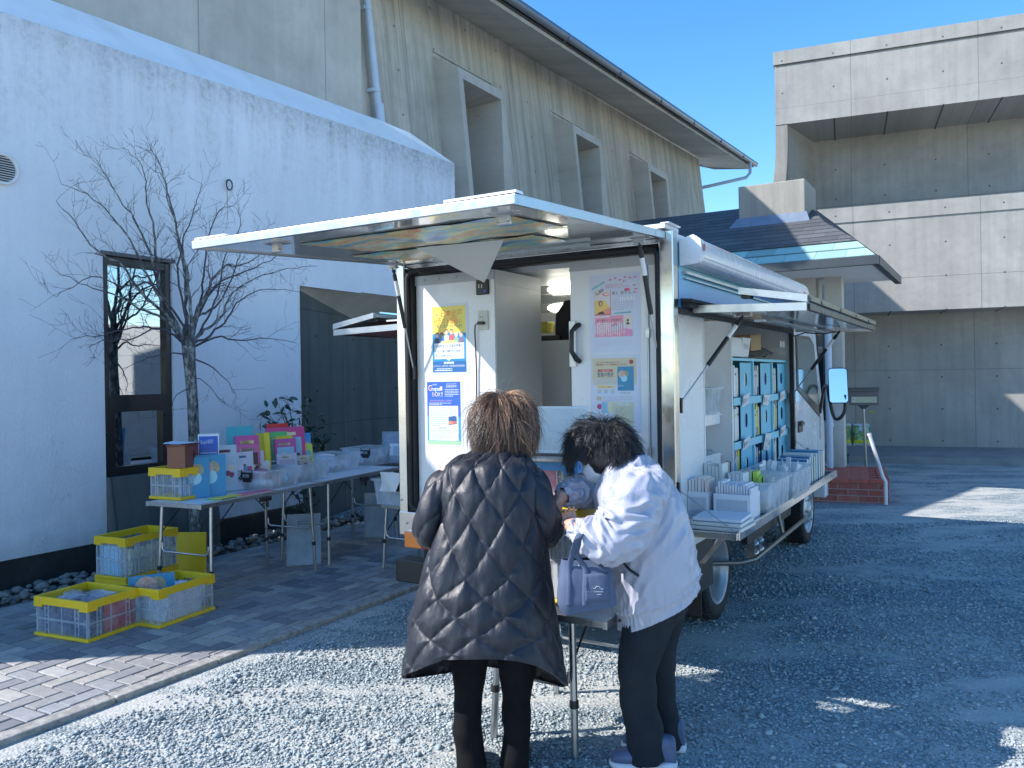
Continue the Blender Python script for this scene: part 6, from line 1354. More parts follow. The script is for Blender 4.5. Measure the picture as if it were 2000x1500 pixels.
bk('dark picture book of people in a magenta frame', 464, 905, 42, 36, .02, (.55, .12, .3), D_cover((.62, .15, .35), (.07, .05, .05), (.5, .35, .25), (.6, .5, .4), fig=1), G1, at=cb_r, back=.005)
bk('pale blue booklet with a dark red oval near the wooden box', 420, 925, 40, 54, .04, (.45, .62, .75), D_cover((.50, .66, .76), (.48, .62, .72), (.25, .05, .12), (.25, .05, .12)), G1)
bk('lilac booklet with a rose in front of the oval one', 436, 938, 30, 50, .03, (.60, .66, .78), D_cover((.64, .68, .80), (.70, .62, .74), (.7, .3, .5), (.5, .25, .4)), G1)
bk('white desk calendar with rows of small pictures', 437, 948, 36, 36, .05, (.62, .68, .78), D_cover((.66, .72, .82), (.62, .68, .80), (.4, .4, .55), (.3, .35, .5)), G1)
bk('booklet with red corner and blue frame laid sideways', 461, 908, 32, 24, .04, (.10, .25, .55), D_cover((.62, .66, .75), (.5, .10, .2), (.2, .35, .5), (.15, .3, .55)), G1)
bk('white booklet with blue corner left of the wire rack', 482, 906, 32, 24, .03, (.60, .66, .74), D_cover((.62, .67, .76), (.1, .25, .5), (.6, .3, .3), (.5, .5, .6)), G1)
bk('pale card strip with small figures in front of the booklets', 468, 922, 55, 18, .03, (.60, .62, .62), D_cover((.62, .64, .64), (.55, .5, .42), (.35, .2, .15), (.3, .4, .3)), G1)
rkb = (-4.945, hn(522, 930, -4.945)[1], ZT+.002)
rk = local_thing('wire_rack', 'white wire book rack full of bright children books', 'rack', rkb, FY-.02)
mb = MB()
for xx in (0., .10, .20, .30): mb.tube([(xx, 0, .0), (xx, 0, .10), (xx, .05, .10), (xx, .05, .17), (xx, .13, .17)], .0028, 6)
for yy, zz in ((0, .0), (0, .10), (.05, .10), (.05, .17), (0, .05), (.13, .17)): mb.tube([(0, yy, zz), (.30, yy, zz)], .0028, 6)
mb.build('rack_wire', M_WPL, rk)
G2 = 'children books in the wire rack'
kids = [(527, 868, 38, 40, .02, (.72, .05, .05), (.80, .30, .15), 'red backmost'), (524, 874, 70, 38, .015, (.68, .10, .30), (.35, .62, .78), 'spiral bound magenta and blue'), (532, 886, 30, 42, .02, (.12, .60, .20), (.35, .75, .5), 'green'),
        (542, 880, 30, 28, .02, (.85, .78, .08), (.35, .6, .7), 'yellow topped'), (572, 884, 36, 37, .03, (.06, .38, .78), (.75, .48, .58), 'blue framed bicycle'), (540, 892, 38, 34, .02, (.60, .12, .38), (.35, .62, .80), 'purple framed giraffe'),
        (580, 896, 31, 28, .02, (.66, .76, .15), (.2, .55, .6), 'lime green'), (543, 904, 36, 17, .02, (.58, .60, .70), (.5, .45, .55), 'small pale patterned'), (580, 900, 26, 10, .02, (.62, .58, .50), (.5, .45, .4), 'low cream')]
for i_, (x, y, w_, h_, t_, col, a, lab) in enumerate(kids): bk(lab+' book in the white wire rack', x, y, w_, h_, t_, col, D_cover(col, a, (.15, .12, .1), (.85, .75, .5), fig=1), G2, at=rkb, back=.015+.016*(8-i_) if i_ < 7 else .0)
bk('thick yellow spined book at the left of the wire rack', 520, 905, 10, 60, .16, (.88, .72, .05), None, G2, at=rkb, back=.01)
# clear bins on the tables, each with the packets lying in it
def stuff_in(c_, n, w_, l_, h_, label, group, cols, seed):
    random.seed(seed)
    for k in range(n):
        mb = MB(); a = .06+.06*random.random(); b = .06+.07*random.random(); hh = .03+.07*random.random(); yy = .04+(l_-.10)*random.random(); xx = -w_+.05+(w_-.10)*random.random()
        if k % 3 == 0:
            P = [[(a*.6*math.sin(PI*i/6)*math.cos(2*PI*j/9)*(1+.35*mnoise.noise(Vector((i, j, k)))), b*.6*math.sin(PI*i/6)*math.sin(2*PI*j/9), hh*.5+hh*.5*math.cos(PI*i/6)*(1+.4*mnoise.noise(Vector((j, i, k))))) for j in range(9)] for i in range(7)]; mb.grid(P, 0, True, True)
        else: mb.box(-a/2, a/2, -b/2, b/2, 0, hh)
        o = mb.build('small_packet', flat(random.choice(cols), .45)); o.location = W(*loc(c_, TR, xx, yy, ZT+.008+.05*random.random())); o.rotation_euler = ((random.random()-.5)*.5, (random.random()-.5)*.5, random.random()*3)
        tag(o, label, 'packet', group)
C1 = [(.78, .80, .84), (.65, .38, .30), (.10, .14, .17), (.80, .82, .84), (.30, .55, .68), (.62, .50, .28), (.5, .2, .25), (.75, .65, .5)]
bn = [((517, 959), .27, .42, .145, 'clear bin with black latch nearest the sky blue books', 'ROX', .42, 'small coloured packet lying in the clear bin beside the sky blue books', 'packets in the first clear bin', C1, 11),
      ((584, 944), .33, .42, .145, 'middle clear bin across the gap between the two folding tables', None, .5, 'small packet lying in the middle clear bin', 'packets in the middle clear bin', C1, 12),
      ((652, 924), .36, .42, .15, 'clear bin with white packets towards the truck on the farther table', None, .5, 'white or pale packet in the clear bin nearer the truck', 'packets in the third clear bin', [(.80, .82, .86), (.75, .78, .84), (.65, .5, .6), (.08, .1, .13)], 12),
      ((728, 910), .36, .40, .16, 'wide clear bin with a black latch at the far end of the farther table', 'ROX', .8, 'striped card strip or packet in the far clear bin', 'packets in the far clear bin', [(.78, .80, .84), (.75, .77, .80), (.1, .12, .16), (.65, .67, .75)], 14)]
for (pxy, w_, l_, h_, lab, ltx, lx, l2, g2, cs, n_) in bn:
    c_ = hz(pxy[0], pxy[1], ZT+.002); clear_bin(lab, c_, w_, l_, h_, TR, ltx is not None, ltx, latch_x=lx); stuff_in(c_, n_, w_, l_, h_, l2, g2, cs, int(pxy[0]))
hb_ = hz(744, 905, ZT+.002)
bh = local_thing('brochure_holder', 'clear standing holder with pale brochures close to the truck post', 'holder', hb_, .5)
mb = MB(); mb.prism([(0, 0, 0), (0, .09, 0), (0, .13, .30), (0, .10, .30)], (.22, 0, 0)); mb.build('holder_body', frosted('holder_clear', (.6, .68, .75), .45), bh)
for k in range(2):
    def D_b(s): s.rect(0, 0, 1, 1, (.64, .72, .82), 0); s.rect(.3, .3, .9, .85, (.30, .50, .70), 1); s.lines(.1, .9, .05, .25, 3, (.72, .76, .8), 2)
    book(('tall' if k == 0 else 'short')+' pale blue brochure in the clear holder by the truck post', loc(hb_, .5, .02+.06*k, .07-.05*k, ZT+.03), .18-.06*k, .26-.1*k, .008, (.6, .68, .78), .5, .1, D_b, 'brochures in the holder', cat='brochure', name='brochure')
table('small low aluminium table close to the truck post', (-3.74, 5.06, ZP), .50, .48, .56, 0, pairs=(.08, .92), group='aluminium folding tables')
tq_ = hz(728, 984, .563)
clear_bin('whitish tub with black latch on the small low table', (tq_[0]+.44, tq_[1], .563), .44, .36, .20, 0, True, 'ROX', mat=M_RIB, latch_x=.55)
for k in range(2):
    mb = MB(); P = [[(-.06+.18*i/5, .05*k+.02*math.sin(i+j), .0+.15*j/4) for j in range(5)] for i in range(6)]; mb.grid(P); o = mb.build('paper_bag', surf('waxed_paper', (.78, .75, .72), .5, var=.05)); o.location = W(*hz(752+8*k, 960, .68)); o.rotation_euler = (-.2, .1*k, -AZ); tag(o, ('front' if k == 0 else 'rear')+' pale paper bag sticking out of the whitish tub', 'bag')

# ------------------------------------------------------------------ yellow crates on the pavers
RA, RB_, RC = .13, .107, .10
ca = (-4.536, 2.813, ZP); crate('front left yellow rimmed crate on the pavers holding wrapped red and navy packs', ca, .45, .373, .235, RA)
cb2 = (-4.405, 3.185, ZP); crate('front right yellow rimmed crate on the pavers holding white sheets and a sky blue book', cb2, .33, .46, .235, RB_)
cc = (-5.150, 3.47, .20); cu_f = (cc[0]-.0, cc[1]+.0, ZP)
mb = MB(org=cu_f); t_ = local_thing('folded_crate', 'folded flat yellow crate lying under the back crate', 'crate', cu_f, RC); mb = MB(); mb.box(-.31, 0, 0, .46, 0, .03); mb.box(-.31, 0, 0, .46, .105, .144); mb.build('frame', M_YEL, t_, bevel=.004); mb = MB(); mb.box(-.30, -.01, .01, .45, .031, .104); mb.build('folded_wall', M_RIB, t_)
crate('back yellow rimmed crate raised on a folded one, filled with cream folders', cc, .31, .46, .29, RC)
mb = MB(); mb.box(-.01, .23, 0, .018, 0, .32); mb.box(.02, .20, -.003, .0, .03, .29); o = mb.build('crate_cover', M_YEL, bevel=.003); p_ = hz(346, 1120, ZP); o.location = W(p_[0], p_[1], ZP); o.rotation_euler = (-.06, 0, -AZ+.45); tag(o, 'loose yellow crate cover standing upright behind the crates', 'cover')
random.seed(5)
for k in range(12): spine_book('cream folder standing in the back crate', loc(cc, RC, -.045, .055+.031*k, .225), .026, .16+.03*random.random(), .024, random.choice([(.72, .70, .54), (.66, .64, .52), (.74, .72, .58)]), RC, 'cream folders in the back crate', name='folder', cat='folder')
for k in range(6): book('pale blue folder at the near end of the back crate', loc(cc, RC, -.27+.036*k, .016, .225), .033, .20, .05, (.42, .66, .80), RC, 0, None, 'pale blue folders in the back crate', name='folder', cat='folder')
for k in range(16):
    mb = MB(); mb.box(-.23, 0, 0, .014, 0, .17+.012*math.sin(k*1.7)); o = mb.build('sheet_bundle', flat((.72+.02*(k % 2), .74, .78), .7)); o.location = W(*loc(cb2, RB_, -.025, .06+.0185*k, ZP+.024)); o.rotation_euler = (-.36, 0, -AZ+RB_); tag(o, 'white sheet bundle leaning in the front right crate', 'paper', 'white sheet bundles in the front right crate')
book('sky blue history book standing inside the front right yellow crate', loc(cb2, RB_, -.29, .03, ZP+.06), .27, .22, .025, (.03, .27, .50), RB_+.95, .05, D_hist)
for k in range(9):
    random.seed(40+k); nm_ = ('navy', 'navy', 'navy', 'red', 'navy', 'white', 'red', 'white', 'navy')[k]; col = {'red': (.50, .03, .06), 'navy': (.03, .07, .16), 'white': (.65, .66, .68)}[nm_]
    mb = MB(); mb.box(-.125, 0, 0, .105, 0, .165+.012*(k % 2)); o = mb.build('wrapped_pack', flat(col, .25), bevel=.006); o.location = W(*loc(ca, RA, -.02-.138*(k % 3), .018+.113*(k//3), ZP+.024)); o.rotation_euler = (0, 0, -AZ+RA+(random.random()-.5)*.05)
    tag(o, nm_+' pack in clear film inside the front left crate', 'pack', 'wrapped packs in the front left crate')
M_FILM = frosted('clear_film', (.9, .92, .95), .35, .1)
for k in range(5):
    mb = MB(); P = [[(.07*(i/5-.5)*2+.02*mnoise.noise(Vector((i, j, k))), .05*(j/5-.5)*2, .022*mnoise.noise(Vector((i*.9, j*.8, k+5)))+.012) for j in range(6)] for i in range(6)]; mb.grid(P); o = mb.build('plastic_wrap', M_FILM); o.location = W(*loc(ca, RA, -.10-.065*k, .13+.06*(k % 3), ZP+.205)); o.rotation_euler = (0, 0, k*1.3); tag(o, 'crumpled clear film on top of the packs in the front left crate', 'film', 'crumpled film in the front left crate')
# grey clear covers leaning under the tables
def cover(label, base, w_, h_, rz, lean, name='bin_cover'):
    t = local_thing(name, label, 'cover', base, rz, 'clear covers under the tables')
    R_ = Matrix.Rotation(-lean, 4, 'X'); mb = MB(); mb.box(0, w_, 0, .006, 0, h_, 0, R_); mb.build('panel', M_LIDP, t)
    mb = MB()
    for a in ((0, .012, -.012, .0, 0, h_), (w_-.012, w_, -.012, .0, 0, h_), (.012, w_-.012, -.012, 0, 0, .012), (.012, w_-.012, -.012, 0, h_-.012, h_)): mb.box(*a, 0, R_)
    mb.build('edge', M_RIB, t); mb = MB(); mb.tube([R_ @ Vector(p) for p in ((.08, -.02, h_-.12), (.08, -.02, h_-.03), (w_-.08, -.02, h_-.03), (w_-.08, -.02, h_-.12))], .006, 6); mb.build('grip', M_RIB, t)
q = hz(560, 1106, ZP); cover('grey clear bin cover leaning under the nearer table', (q[0], q[1], ZP), .27, .42, .75, .38)
q = hz(712, 1050, ZP); cover('grey clear bin cover standing behind the legs of the small low table', (q[0], q[1], ZP), .30, .42, .5, .1)
clear_bin('upright grey clear tub under the small low table', hz(785, 1055, ZP), .20, .25, .42, .0, False, mat=M_LIDP, group='clear covers under the tables')

# ------------------------------------------------------------------ low white table behind the two people
table('low white topped folding table between the people and the truck', (-1.33, 2.95, 0.0), .65, .72, .585, 0, pairs=(.1, .9), r=.0155, inx=.185, group='aluminium folding tables')

# crates and laptop on and behind the low table
cy = (-1.515, 3.06, .588); crate('tall yellow rimmed crate on the low white table beside the white jacket', cy, .36, .30, .40, -.05)
random.seed(9)
for k in range(9): spine_book('pale case standing in the tall yellow crate on the low table', loc(cy, -.05, -.33+.034*k, .02, cy[2]+.024), .026, .27+.03*random.random(), .20, random.choice([(.70, .70, .68), (.5, .52, .55), (.74, .66, .60), (.60, .66, .70)]), -.05, 'cases in the tall yellow crate', name='case', cat='case')
b0 = (-1.66, 3.375, .588); crate('hidden grey crate under the blue rimmed crate', b0, .44, .22, .285, .0, rim=M_GREY, group='crates at the truck rear')
b1 = (-1.655, 3.375, .875); crate('blue rimmed crate under the laptop at the truck rear', b1, .44, .22, .285, .0, rim=M_BLU, group='crates at the truck rear')
for k, (c, nm_) in enumerate((((.55, .10, .22), 'pink'), ((.08, .16, .16), 'dark green'), ((.10, .16, .22), 'dark blue'), ((.5, .12, .22), 'pink'))):
    mb = MB(); mb.box(0, .095, 0, .15, 0, .22); o = mb.build('file', flat(c, .5)); o.location = W(*loc(b1, 0, -.42+.103*[2, 3, 1, 0][k], .03, b1[2]+.024)); o.rotation_euler = (0, 0, -AZ); tag(o, nm_+' file inside the blue rimmed crate', 'file', 'files in the blue rimmed crate')
lp = local_thing('laptop', 'open silver laptop standing on the blue rimmed crate', 'laptop', (b1[0]-.0, b1[1]-.02, b1[2]+.287), .12)
mb = MB(); mb.box(-.37, -.02, -.02, .20, .0, .016); mb.build('base', M_ALU, lp, bevel=.003)
mb = MB()
for j in range(5):
    for i in range(14): mb.box(-.35+.0225*i, -.35+.0225*i+.018, .07+.02*j, .07+.02*j+.016, .016, .0185)
mb.build('keyboard', M_BLKP, lp)
RL = Matrix.Translation((0, .20, .016)) @ Matrix.Rotation(-.22, 4, 'X'); mb = MB(); mb.box(-.37, -.02, -.003, .006, 0, .235, 0, RL); mb.build('screen_lid', surf('pale_aluminium', (.70, .70, .68), .4, .2), lp, bevel=.003)
mb = MB(); mb.box(-.355, -.035, -.0045, -.0032, .018, .222, 0, RL); mb.build('screen', surf('washed_out_screen', (.62, .64, .62), .25, var=.08), lp)

# ------------------------------------------------------------------ goods on the side tray
ZY = .760
def tray(px, py): return hz(px, py, ZY)
basket('white perforated basket at the near end beside the truck post', (-1.345, 4.36, ZY), .14, .26, .15, 0)
basket('white perforated basket of CDs behind the stack of boards', (-1.125, 4.37, ZY), .22, .24, .145, 0)
for k in range(3):
    mb = MB(); mb.box(-.27+.01*k, 0, 0, .26, 0, .016); o = mb.build('white_board', flat((.70, .68, .64) if k < 2 else (.70, .74, .80), .5), bevel=.002); o.location = W(-1.105-.006*k, 4.075+.03*k, ZY+.019*k); o.rotation_euler = (0, 0, -AZ+.04*(k-1)); tag(o, ('bottom', 'middle', 'top')[k]+' one of three flat white boards at the near end of the tray', 'board', 'flat boards on the tray')
random.seed(31)
for k in range(13): spine_book('white CD case upright in the front basket on the tray', (-1.325+.0148*k, 4.40+.004*random.random(), ZY+.006), .011, .17+.035*random.random(), .15, random.choice([(.70, .73, .80), (.74, .76, .80), (.62, .68, .78), (.72, .70, .70)]), (random.random()-.5)*.1, 'CD cases in the front basket', name='cd_case', cat='case')
for k in range(6): spine_book('white case upright in the near basket on the tray', (-1.47+.018*k, 4.38, ZY+.006), .014, .19+.03*random.random(), .14, random.choice([(.70, .73, .78), (.74, .74, .74), (.72, .6, .55)]), 0, 'cases in the near basket', name='cd_case', cat='case')
for k in range(5): spine_book('tall pale album standing behind the near basket', (-1.47+.022*k, 4.66, ZY), .019, .26+.02*random.random(), .12, (.66, .68, .66), 0, 'tall pale albums on the tray', name='album', cat='album')
for k in range(4): spine_book('tall white album standing behind the front basket', (-1.34+.022*k, 4.70, ZY), .019, .22, .12, (.68, .70, .72), 0, 'tall white albums on the tray', name='album', cat='album')
clear_bin('nearer clear bin on the tray with a stack of papers', (-1.10, 4.70, ZY), .30, .50, .175, 0, False, flare=.012)
for k in range(9): mb = MB(); mb.box(-.24, 0, 0, .20, 0, .013); o = mb.build('magazine', flat(random.choice([(.70, .70, .68), (.74, .76, .80), (.55, .42, .34), (.30, .55, .72)]) if k < 8 else (.30, .55, .72), .5)); o.location = W(-1.135, 4.73, ZY+.008+.0145*k); o.rotation_euler = (0, 0, -AZ+(random.random()-.5)*.06); tag(o, 'magazine in the flat pile inside the nearer clear bin', 'magazine', 'magazines in the nearer clear bin')
for k in range(7): spine_book('index card pack standing in the nearer clear bin', (-1.36+.03*k, 4.96+.02*(k % 2), ZY+.02), .024, .15+.03*(k < 4), .14, [(.58, .50, .42), (.60, .52, .45), (.62, .66, .40), (.60, .78, .10), (.60, .78, .12), (.66, .66, .6), (.62, .6, .55)][k], .1, 'card packs in the nearer clear bin', name='card_pack', cat='card pack')
clear_bin('farther clear bin on the tray with bagged brushes', (-1.09, 5.30, ZY), .32, .52, .175, 0, False, flare=.012)
for k in range(14):
    mb = MB(); mb.box(-.018, .018, -.003, .003, 0, .16+.05*random.random(), 0); mb.box(-.012, .012, -.004, .004, .03, .10, 1); o = mb.build('bagged_pen', [flat((.74, .77, .82), .2), flat(random.choice([(.5, .4, .3), (.3, .4, .6), (.62, .62, .6)]), .4)]); o.location = W(-1.36+.24*random.random(), 5.36+.40*random.random(), ZY+.03); o.rotation_euler = ((random.random()-.5)*.9, (random.random()-.5)*.9, random.random()*3); tag(o, 'thin item in a clear bag inside the farther clear bin', 'packet', 'bagged items in the farther clear bin')
bc = [(.72, .74, .76), (.04, .12, .35), (.72, .74, .76), (.05, .25, .12), (.70, .72, .74), (.04, .22, .45), (.72, .60, .25), (.72, .74, .76)]
for k, c in enumerate(bc):
    def D_w(s): s.rect(0, 0, 1, 1, (.72, .75, .80), 0); s.disc(.32, .62, .22, (.04, .16, .55), 1); s.rect(0, .9, 1, 1, (.03, .16, .36), 1); s.lines(.55, .9, .2, .5, 4, (.4, .45, .55), 1)
    book(('first', 'second', 'third', 'fourth', 'fifth', 'sixth', 'seventh', 'last')[k]+' of the upright books at the far end of the tray', (-1.34, 5.93+.085*k, ZY), .20, .19+.012*(k % 3), .05+.02*(k % 2), c, 0, 0, D_w if k < 2 else None, 'upright books at the far end of the tray')
# books in the pigeonholes and things on top of them
random.seed(77)
cols = [(.76, .78, .78), (.76, .78, .78), (.72, .70, .62), (.72, .74, .72), (.70, .68, .60), (.05, .05, .06), (.03, .06, .22), (.45, .10, .12), (.66, .68, .70), (.70, .66, .08), (.10, .30, .14), (.60, .58, .50), (.10, .25, .50), (.72, .73, .75)]
for k in range(3):
    for r_ in range(3):
        a = us_[k]+.016; zb_ = (zs_[r_+1]+.008) if r_ < 2 else .772; lim = lerp(us_[k]+.012, us_[k+1]-.012, .40); hmax = zs_[r_]-.03-zb_; i = 0
        while a < lim-.02 and i < 9:
            t_ = .012+.028*random.random(); h_ = hmax*(.72+.22*random.random())
            c = random.choice(cols); b_ = MB(); b_.box(-.16, 0, 0, min(t_, lim-a), 0, h_, 0); b_.box(-.15, .0006, .002, min(t_, lim-a)-.002, h_*.75, h_*.82, 1); b_.box(-.15, .0005, .0, min(t_, lim-a), 0, h_*.28 if i % 3 == 0 else .01, 2)
            o = b_.build('book', [flat(c, .4), flat(random.choice(cols), .4), flat(random.choice([(.70, .66, .08), (.66, .68, .7), (.66, .68, .7), (.72, .70, .66), (.05, .2, .5)]), .4)]); o.location = W(-1.49-.01*random.random(), a, zb_); o.rotation_euler = (0, 0, -AZ)
            cn_ = 'yellow' if c[2] < .2 and c[0] > .5 else 'red' if c[0] > .3 and c[1] < .2 else 'green' if c[1] > .25 and c[0] < .2 and c[2] < .2 else 'cream' if c[0] > .55 and c[2] < .6 else 'white' if c[0] > .6 else 'black' if c[2] < .1 else 'blue'
            tag(o, cn_+' book in the '+('top', 'middle', 'bottom')[r_]+' row, '+('left', 'middle', 'right')[k]+' pigeonhole of the sky blue shelf', 'book', 'books in the pigeonholes'); a += t_+.002; i += 1
q = hn(1422, 696, -1.58)
t_ = local_thing('paper_carton', 'white carton with handwriting on top of the sky blue shelf', 'carton', (-1.60, 5.30, 1.668), 0)
mb = MB(); mb.box(0, .10, 0, .34, 0, .13); mb.prism([(.02, .34, 0), (.09, .34, 0), (.11, .34, .135), (.0, .34, .135)], (0, .20, 0)); mb.build('carton_body', surf('white_card', (.70, .72, .76), .5, var=.05), t_, bevel=.004)
mb = MB(); M = MX((.1095, .44, .055), (0, 1, 0), (-.14, 0, 1)); mb.text('プレゼント', .05, M, 0, w=.14); mb.build('handwriting', M_BLKP, t_)
mb = MB(); mb.box(0, .12, 0, .30, 0, .12); o = mb.build('cardboard_box', surf('brown_card', (.42, .30, .16), .75, var=.12), bevel=.003); o.location = W(-1.68, 6.12, 1.72); o.rotation_euler = (.05, 0, -AZ); tag(o, 'small brown cardboard box lying over the plastic bags on the shelf', 'box')
for k in range(3):
    mb = MB(); P = [[(-.12+.2*j/8, .0+.5*i/12, .012+.045*math.sin(PI*i/12)*math.sin(PI*j/8)*(1+.6*mnoise.noise(Vector((i*.5, j*.6, k*3))))+.012*mnoise.noise(Vector((i*1.3, j, k)))) for j in range(9)] for i in range(13)]; mb.grid(P); o = mb.build('plastic_bag', frosted('smoky_film', (.55, .56, .55), .6, .15)); o.location = W(-1.60, 5.95+.18*k, 1.672+.015*k); o.rotation_euler = (0, 0, -AZ); tag(o, ('left', 'middle', 'right')[k]+' crumpled plastic bag on top of the sky blue shelf', 'bag')
for zz, lab in ((1.302, 'upper'), (1.042, 'lower')):
    if lab == 'upper': clear_bin('small clear tub on the upper inner shelf beside the divider', (-1.50, 4.78, zz), .20, .36, .17, 0, False, mat=M_RIB)
    else:
        mb = MB(); P = [[(-.25+.2*j/6, .4*i/8, .02+.03*mnoise.noise(Vector((i*.8, j*.8, 2)))) for j in range(7)] for i in range(9)]; mb.grid(P); o = mb.build('plastic_wrap', M_FILM); o.location = W(-1.50, 4.76, zz+.01); o.rotation_euler = (0, 0, -AZ); tag(o, 'loose clear film on the lower inner shelf', 'film')
mb = MB(); mb.box(0, .10, 0, .12, 0, .03); o = mb.build('green_packet', flat((.05, .30, .12), .4)); o.location = W(-1.62, 4.83, 1.43); o.rotation_euler = (.2, .3, -AZ); tag(o, 'green packet lying in the small clear tub', 'packet')
# yellow basket and clutter deep inside the truck
mb = MB(); mb.prism([(-.045, 0, 0), (.045, 0, 0), (.055, 0, .075), (-.055, 0, .075)], (0, .10, 0)); o = mb.build('yellow_basket', surf('olive_yellow', (.40, .36, .04), .5), bevel=.005); o.location = W(-2.72, 5.0, 1.86); o.rotation_euler = (0, 0, -AZ); tag(o, 'small yellow basket on the low cabinet inside the truck', 'basket')
mb = MB(); mb.box(-.15, .12, -.0, .10, 0, .035); o = mb.build('black_case', M_BLKP, bevel=.006); o.location = W(-2.70, 4.96, 1.802-.0); o.rotation_euler = (0, 0, -AZ); tag(o, 'flat black case lying before the yellow basket inside the truck', 'case')
o.location = W(-2.68, 4.97, 1.803)
# ================================================================== bare tree beside the window
g = NG('grey_bark'); n1 = g.noise(26, g.map((1, 1, .45)), 8, .75)
c = g.ramp(n1, [(.40, (.04, .038, .04)), (.52, (.14, .14, .14)), (.58, (.30, .32, .31)), (.7, (.38, .41, .40))]); g.set(Base_Color=c, Roughness=.9); g.bump(g.noise(40, detail=6), .6, .01); M_BARK = g.mat
M_TWIG = surf('dark_twig_bark', (.085, .07, .085), .8, var=.3, vs=12, bump=.1)
TB = hz(381, 1100, .03); NT = -5.74; TO = (NT, hn(378, 900, NT)[1], .0)
tree = thing('bare_tree', 'leafless tree with a pale blotched trunk spreading twigs before the white wall', 'tree', TO)
def tpx(px, py, n): q = hn(px, py, n); return Vector(q)
tr_pts = [tpx(383, 1120, NT), tpx(382, 1000, NT), tpx(380, 880, NT), tpx(376, 780, NT), tpx(371, 720, NT), tpx(368, 670, NT), tpx(368, 640, NT)]
mb = MB(); mb.tube(tr_pts, [.056, .050, .045, .043, .046, .055, .045], 14); mbo(mb, 'trunk', M_BARK, tree, TO)
mains = [  # pixel polylines, with offset towards the yard, start radius
    ([(366, 665), (345, 640), (318, 600), (310, 560), (305, 500), (300, 450), (285, 380), (280, 330), (250, 292)], -.02, .026),
    ([(370, 660), (362, 600), (362, 540), (352, 480), (338, 420), (325, 360), (302, 300), (285, 292)], -.10, .020),
    ([(372, 660), (372, 600), (366, 540), (352, 470), (330, 400), (318, 350), (290, 325)], .06, .018),
    ([(376, 655), (384, 610), (405, 570), (415, 545), (440, 520), (462, 520), (500, 505), (510, 492)], .10, .024),
    ([(374, 660), (382, 620), (420, 600), (445, 560), (460, 520), (475, 480), (505, 450)], .02, .016),
    ([(372, 668), (400, 645), (430, 622), (455, 570), (500, 545), (560, 525), (620, 520)], .22, .016),
    ([(372, 672), (410, 655), (445, 620), (470, 585), (520, 565), (585, 570)], .30, .014),
    ([(372, 680), (420, 660), (470, 665), (520, 660), (580, 670)], .28, .012),
    ([(374, 700), (410, 715), (440, 740), (460, 768)], .22, .009),
    ([(366, 680), (330, 650), (290, 640), (250, 640), (200, 655), (140, 662)], .22, .013),
    ([(362, 670), (320, 625), (270, 600), (220, 575), (170, 560), (108, 528)], .16, .016),
    ([(360, 665), (322, 615), (275, 570), (240, 520), (190, 490), (145, 430), (110, 392)], .06, .018),
    ([(362, 660), (325, 600), (290, 540), (255, 470), (215, 420), (170, 380), (120, 360)], .0, .016),
    ([(360, 660), (318, 590), (300, 520), (270, 440), (240, 400), (212, 350), (185, 310)], -.06, .016),
    ([(360, 668), (310, 640), (260, 660), (205, 665), (175, 680)], .30, .010),
    ([(372, 660), (392, 590), (400, 520), (410, 450), (430, 410), (460, 400)], -.06, .014),
    ([(370, 650), (350, 560), (355, 480), (372, 430), (385, 390), (395, 360)], .10, .012),
    ([(376, 670), (405, 620), (430, 560), (440, 500), (470, 440), (460, 405)], .12, .012),
    ([(366, 690), (330, 690), (290, 700), (240, 720)], .26, .008), ([(372, 760), (345, 770), (335, 800)], .1, .006), ([(372, 740), (400, 745), (440, 790)], .2, .006),
    ([(370, 655), (300, 560), (240, 560), (180, 540), (110, 580)], .30, .012), ([(370, 650), (420, 560), (480, 530), (540, 500), (560, 455)], .05, .012)]
random.seed(21)
tw = MB(); 
def twig(p, d, L, r, depth, flat_n):
    n = 5; pts = [p]; q = Vector(p); d = Vector(d).normalized(); up = random.choice([1, 1, .4, -.3])
    for i in range(n):
        d = (d+Vector((random.gauss(0, .10), random.gauss(0, .16), random.gauss(0, .12)+.10*up))).normalized(); q = q+d*(L/n)
        q.x = max(q.x, -6.13); pts.append(q.copy())
    tw.tube(pts, [max(.0009, lerp(r, r*.35, i/n)) for i in range(n+1)], 4, caps=False)
    if depth > 0:
        for k in range(random.choice([1, 2, 3])):
            i = random.randint(1, n); dd = (pts[i]-pts[i-1]).normalized(); side = Vector((random.gauss(0, .4), random.gauss(0, 1), random.gauss(.15, .8))).normalized()
            twig(pts[i], dd*.8+side*.75, L*(.45+.3*random.random()), r*.55, depth-1, flat_n)
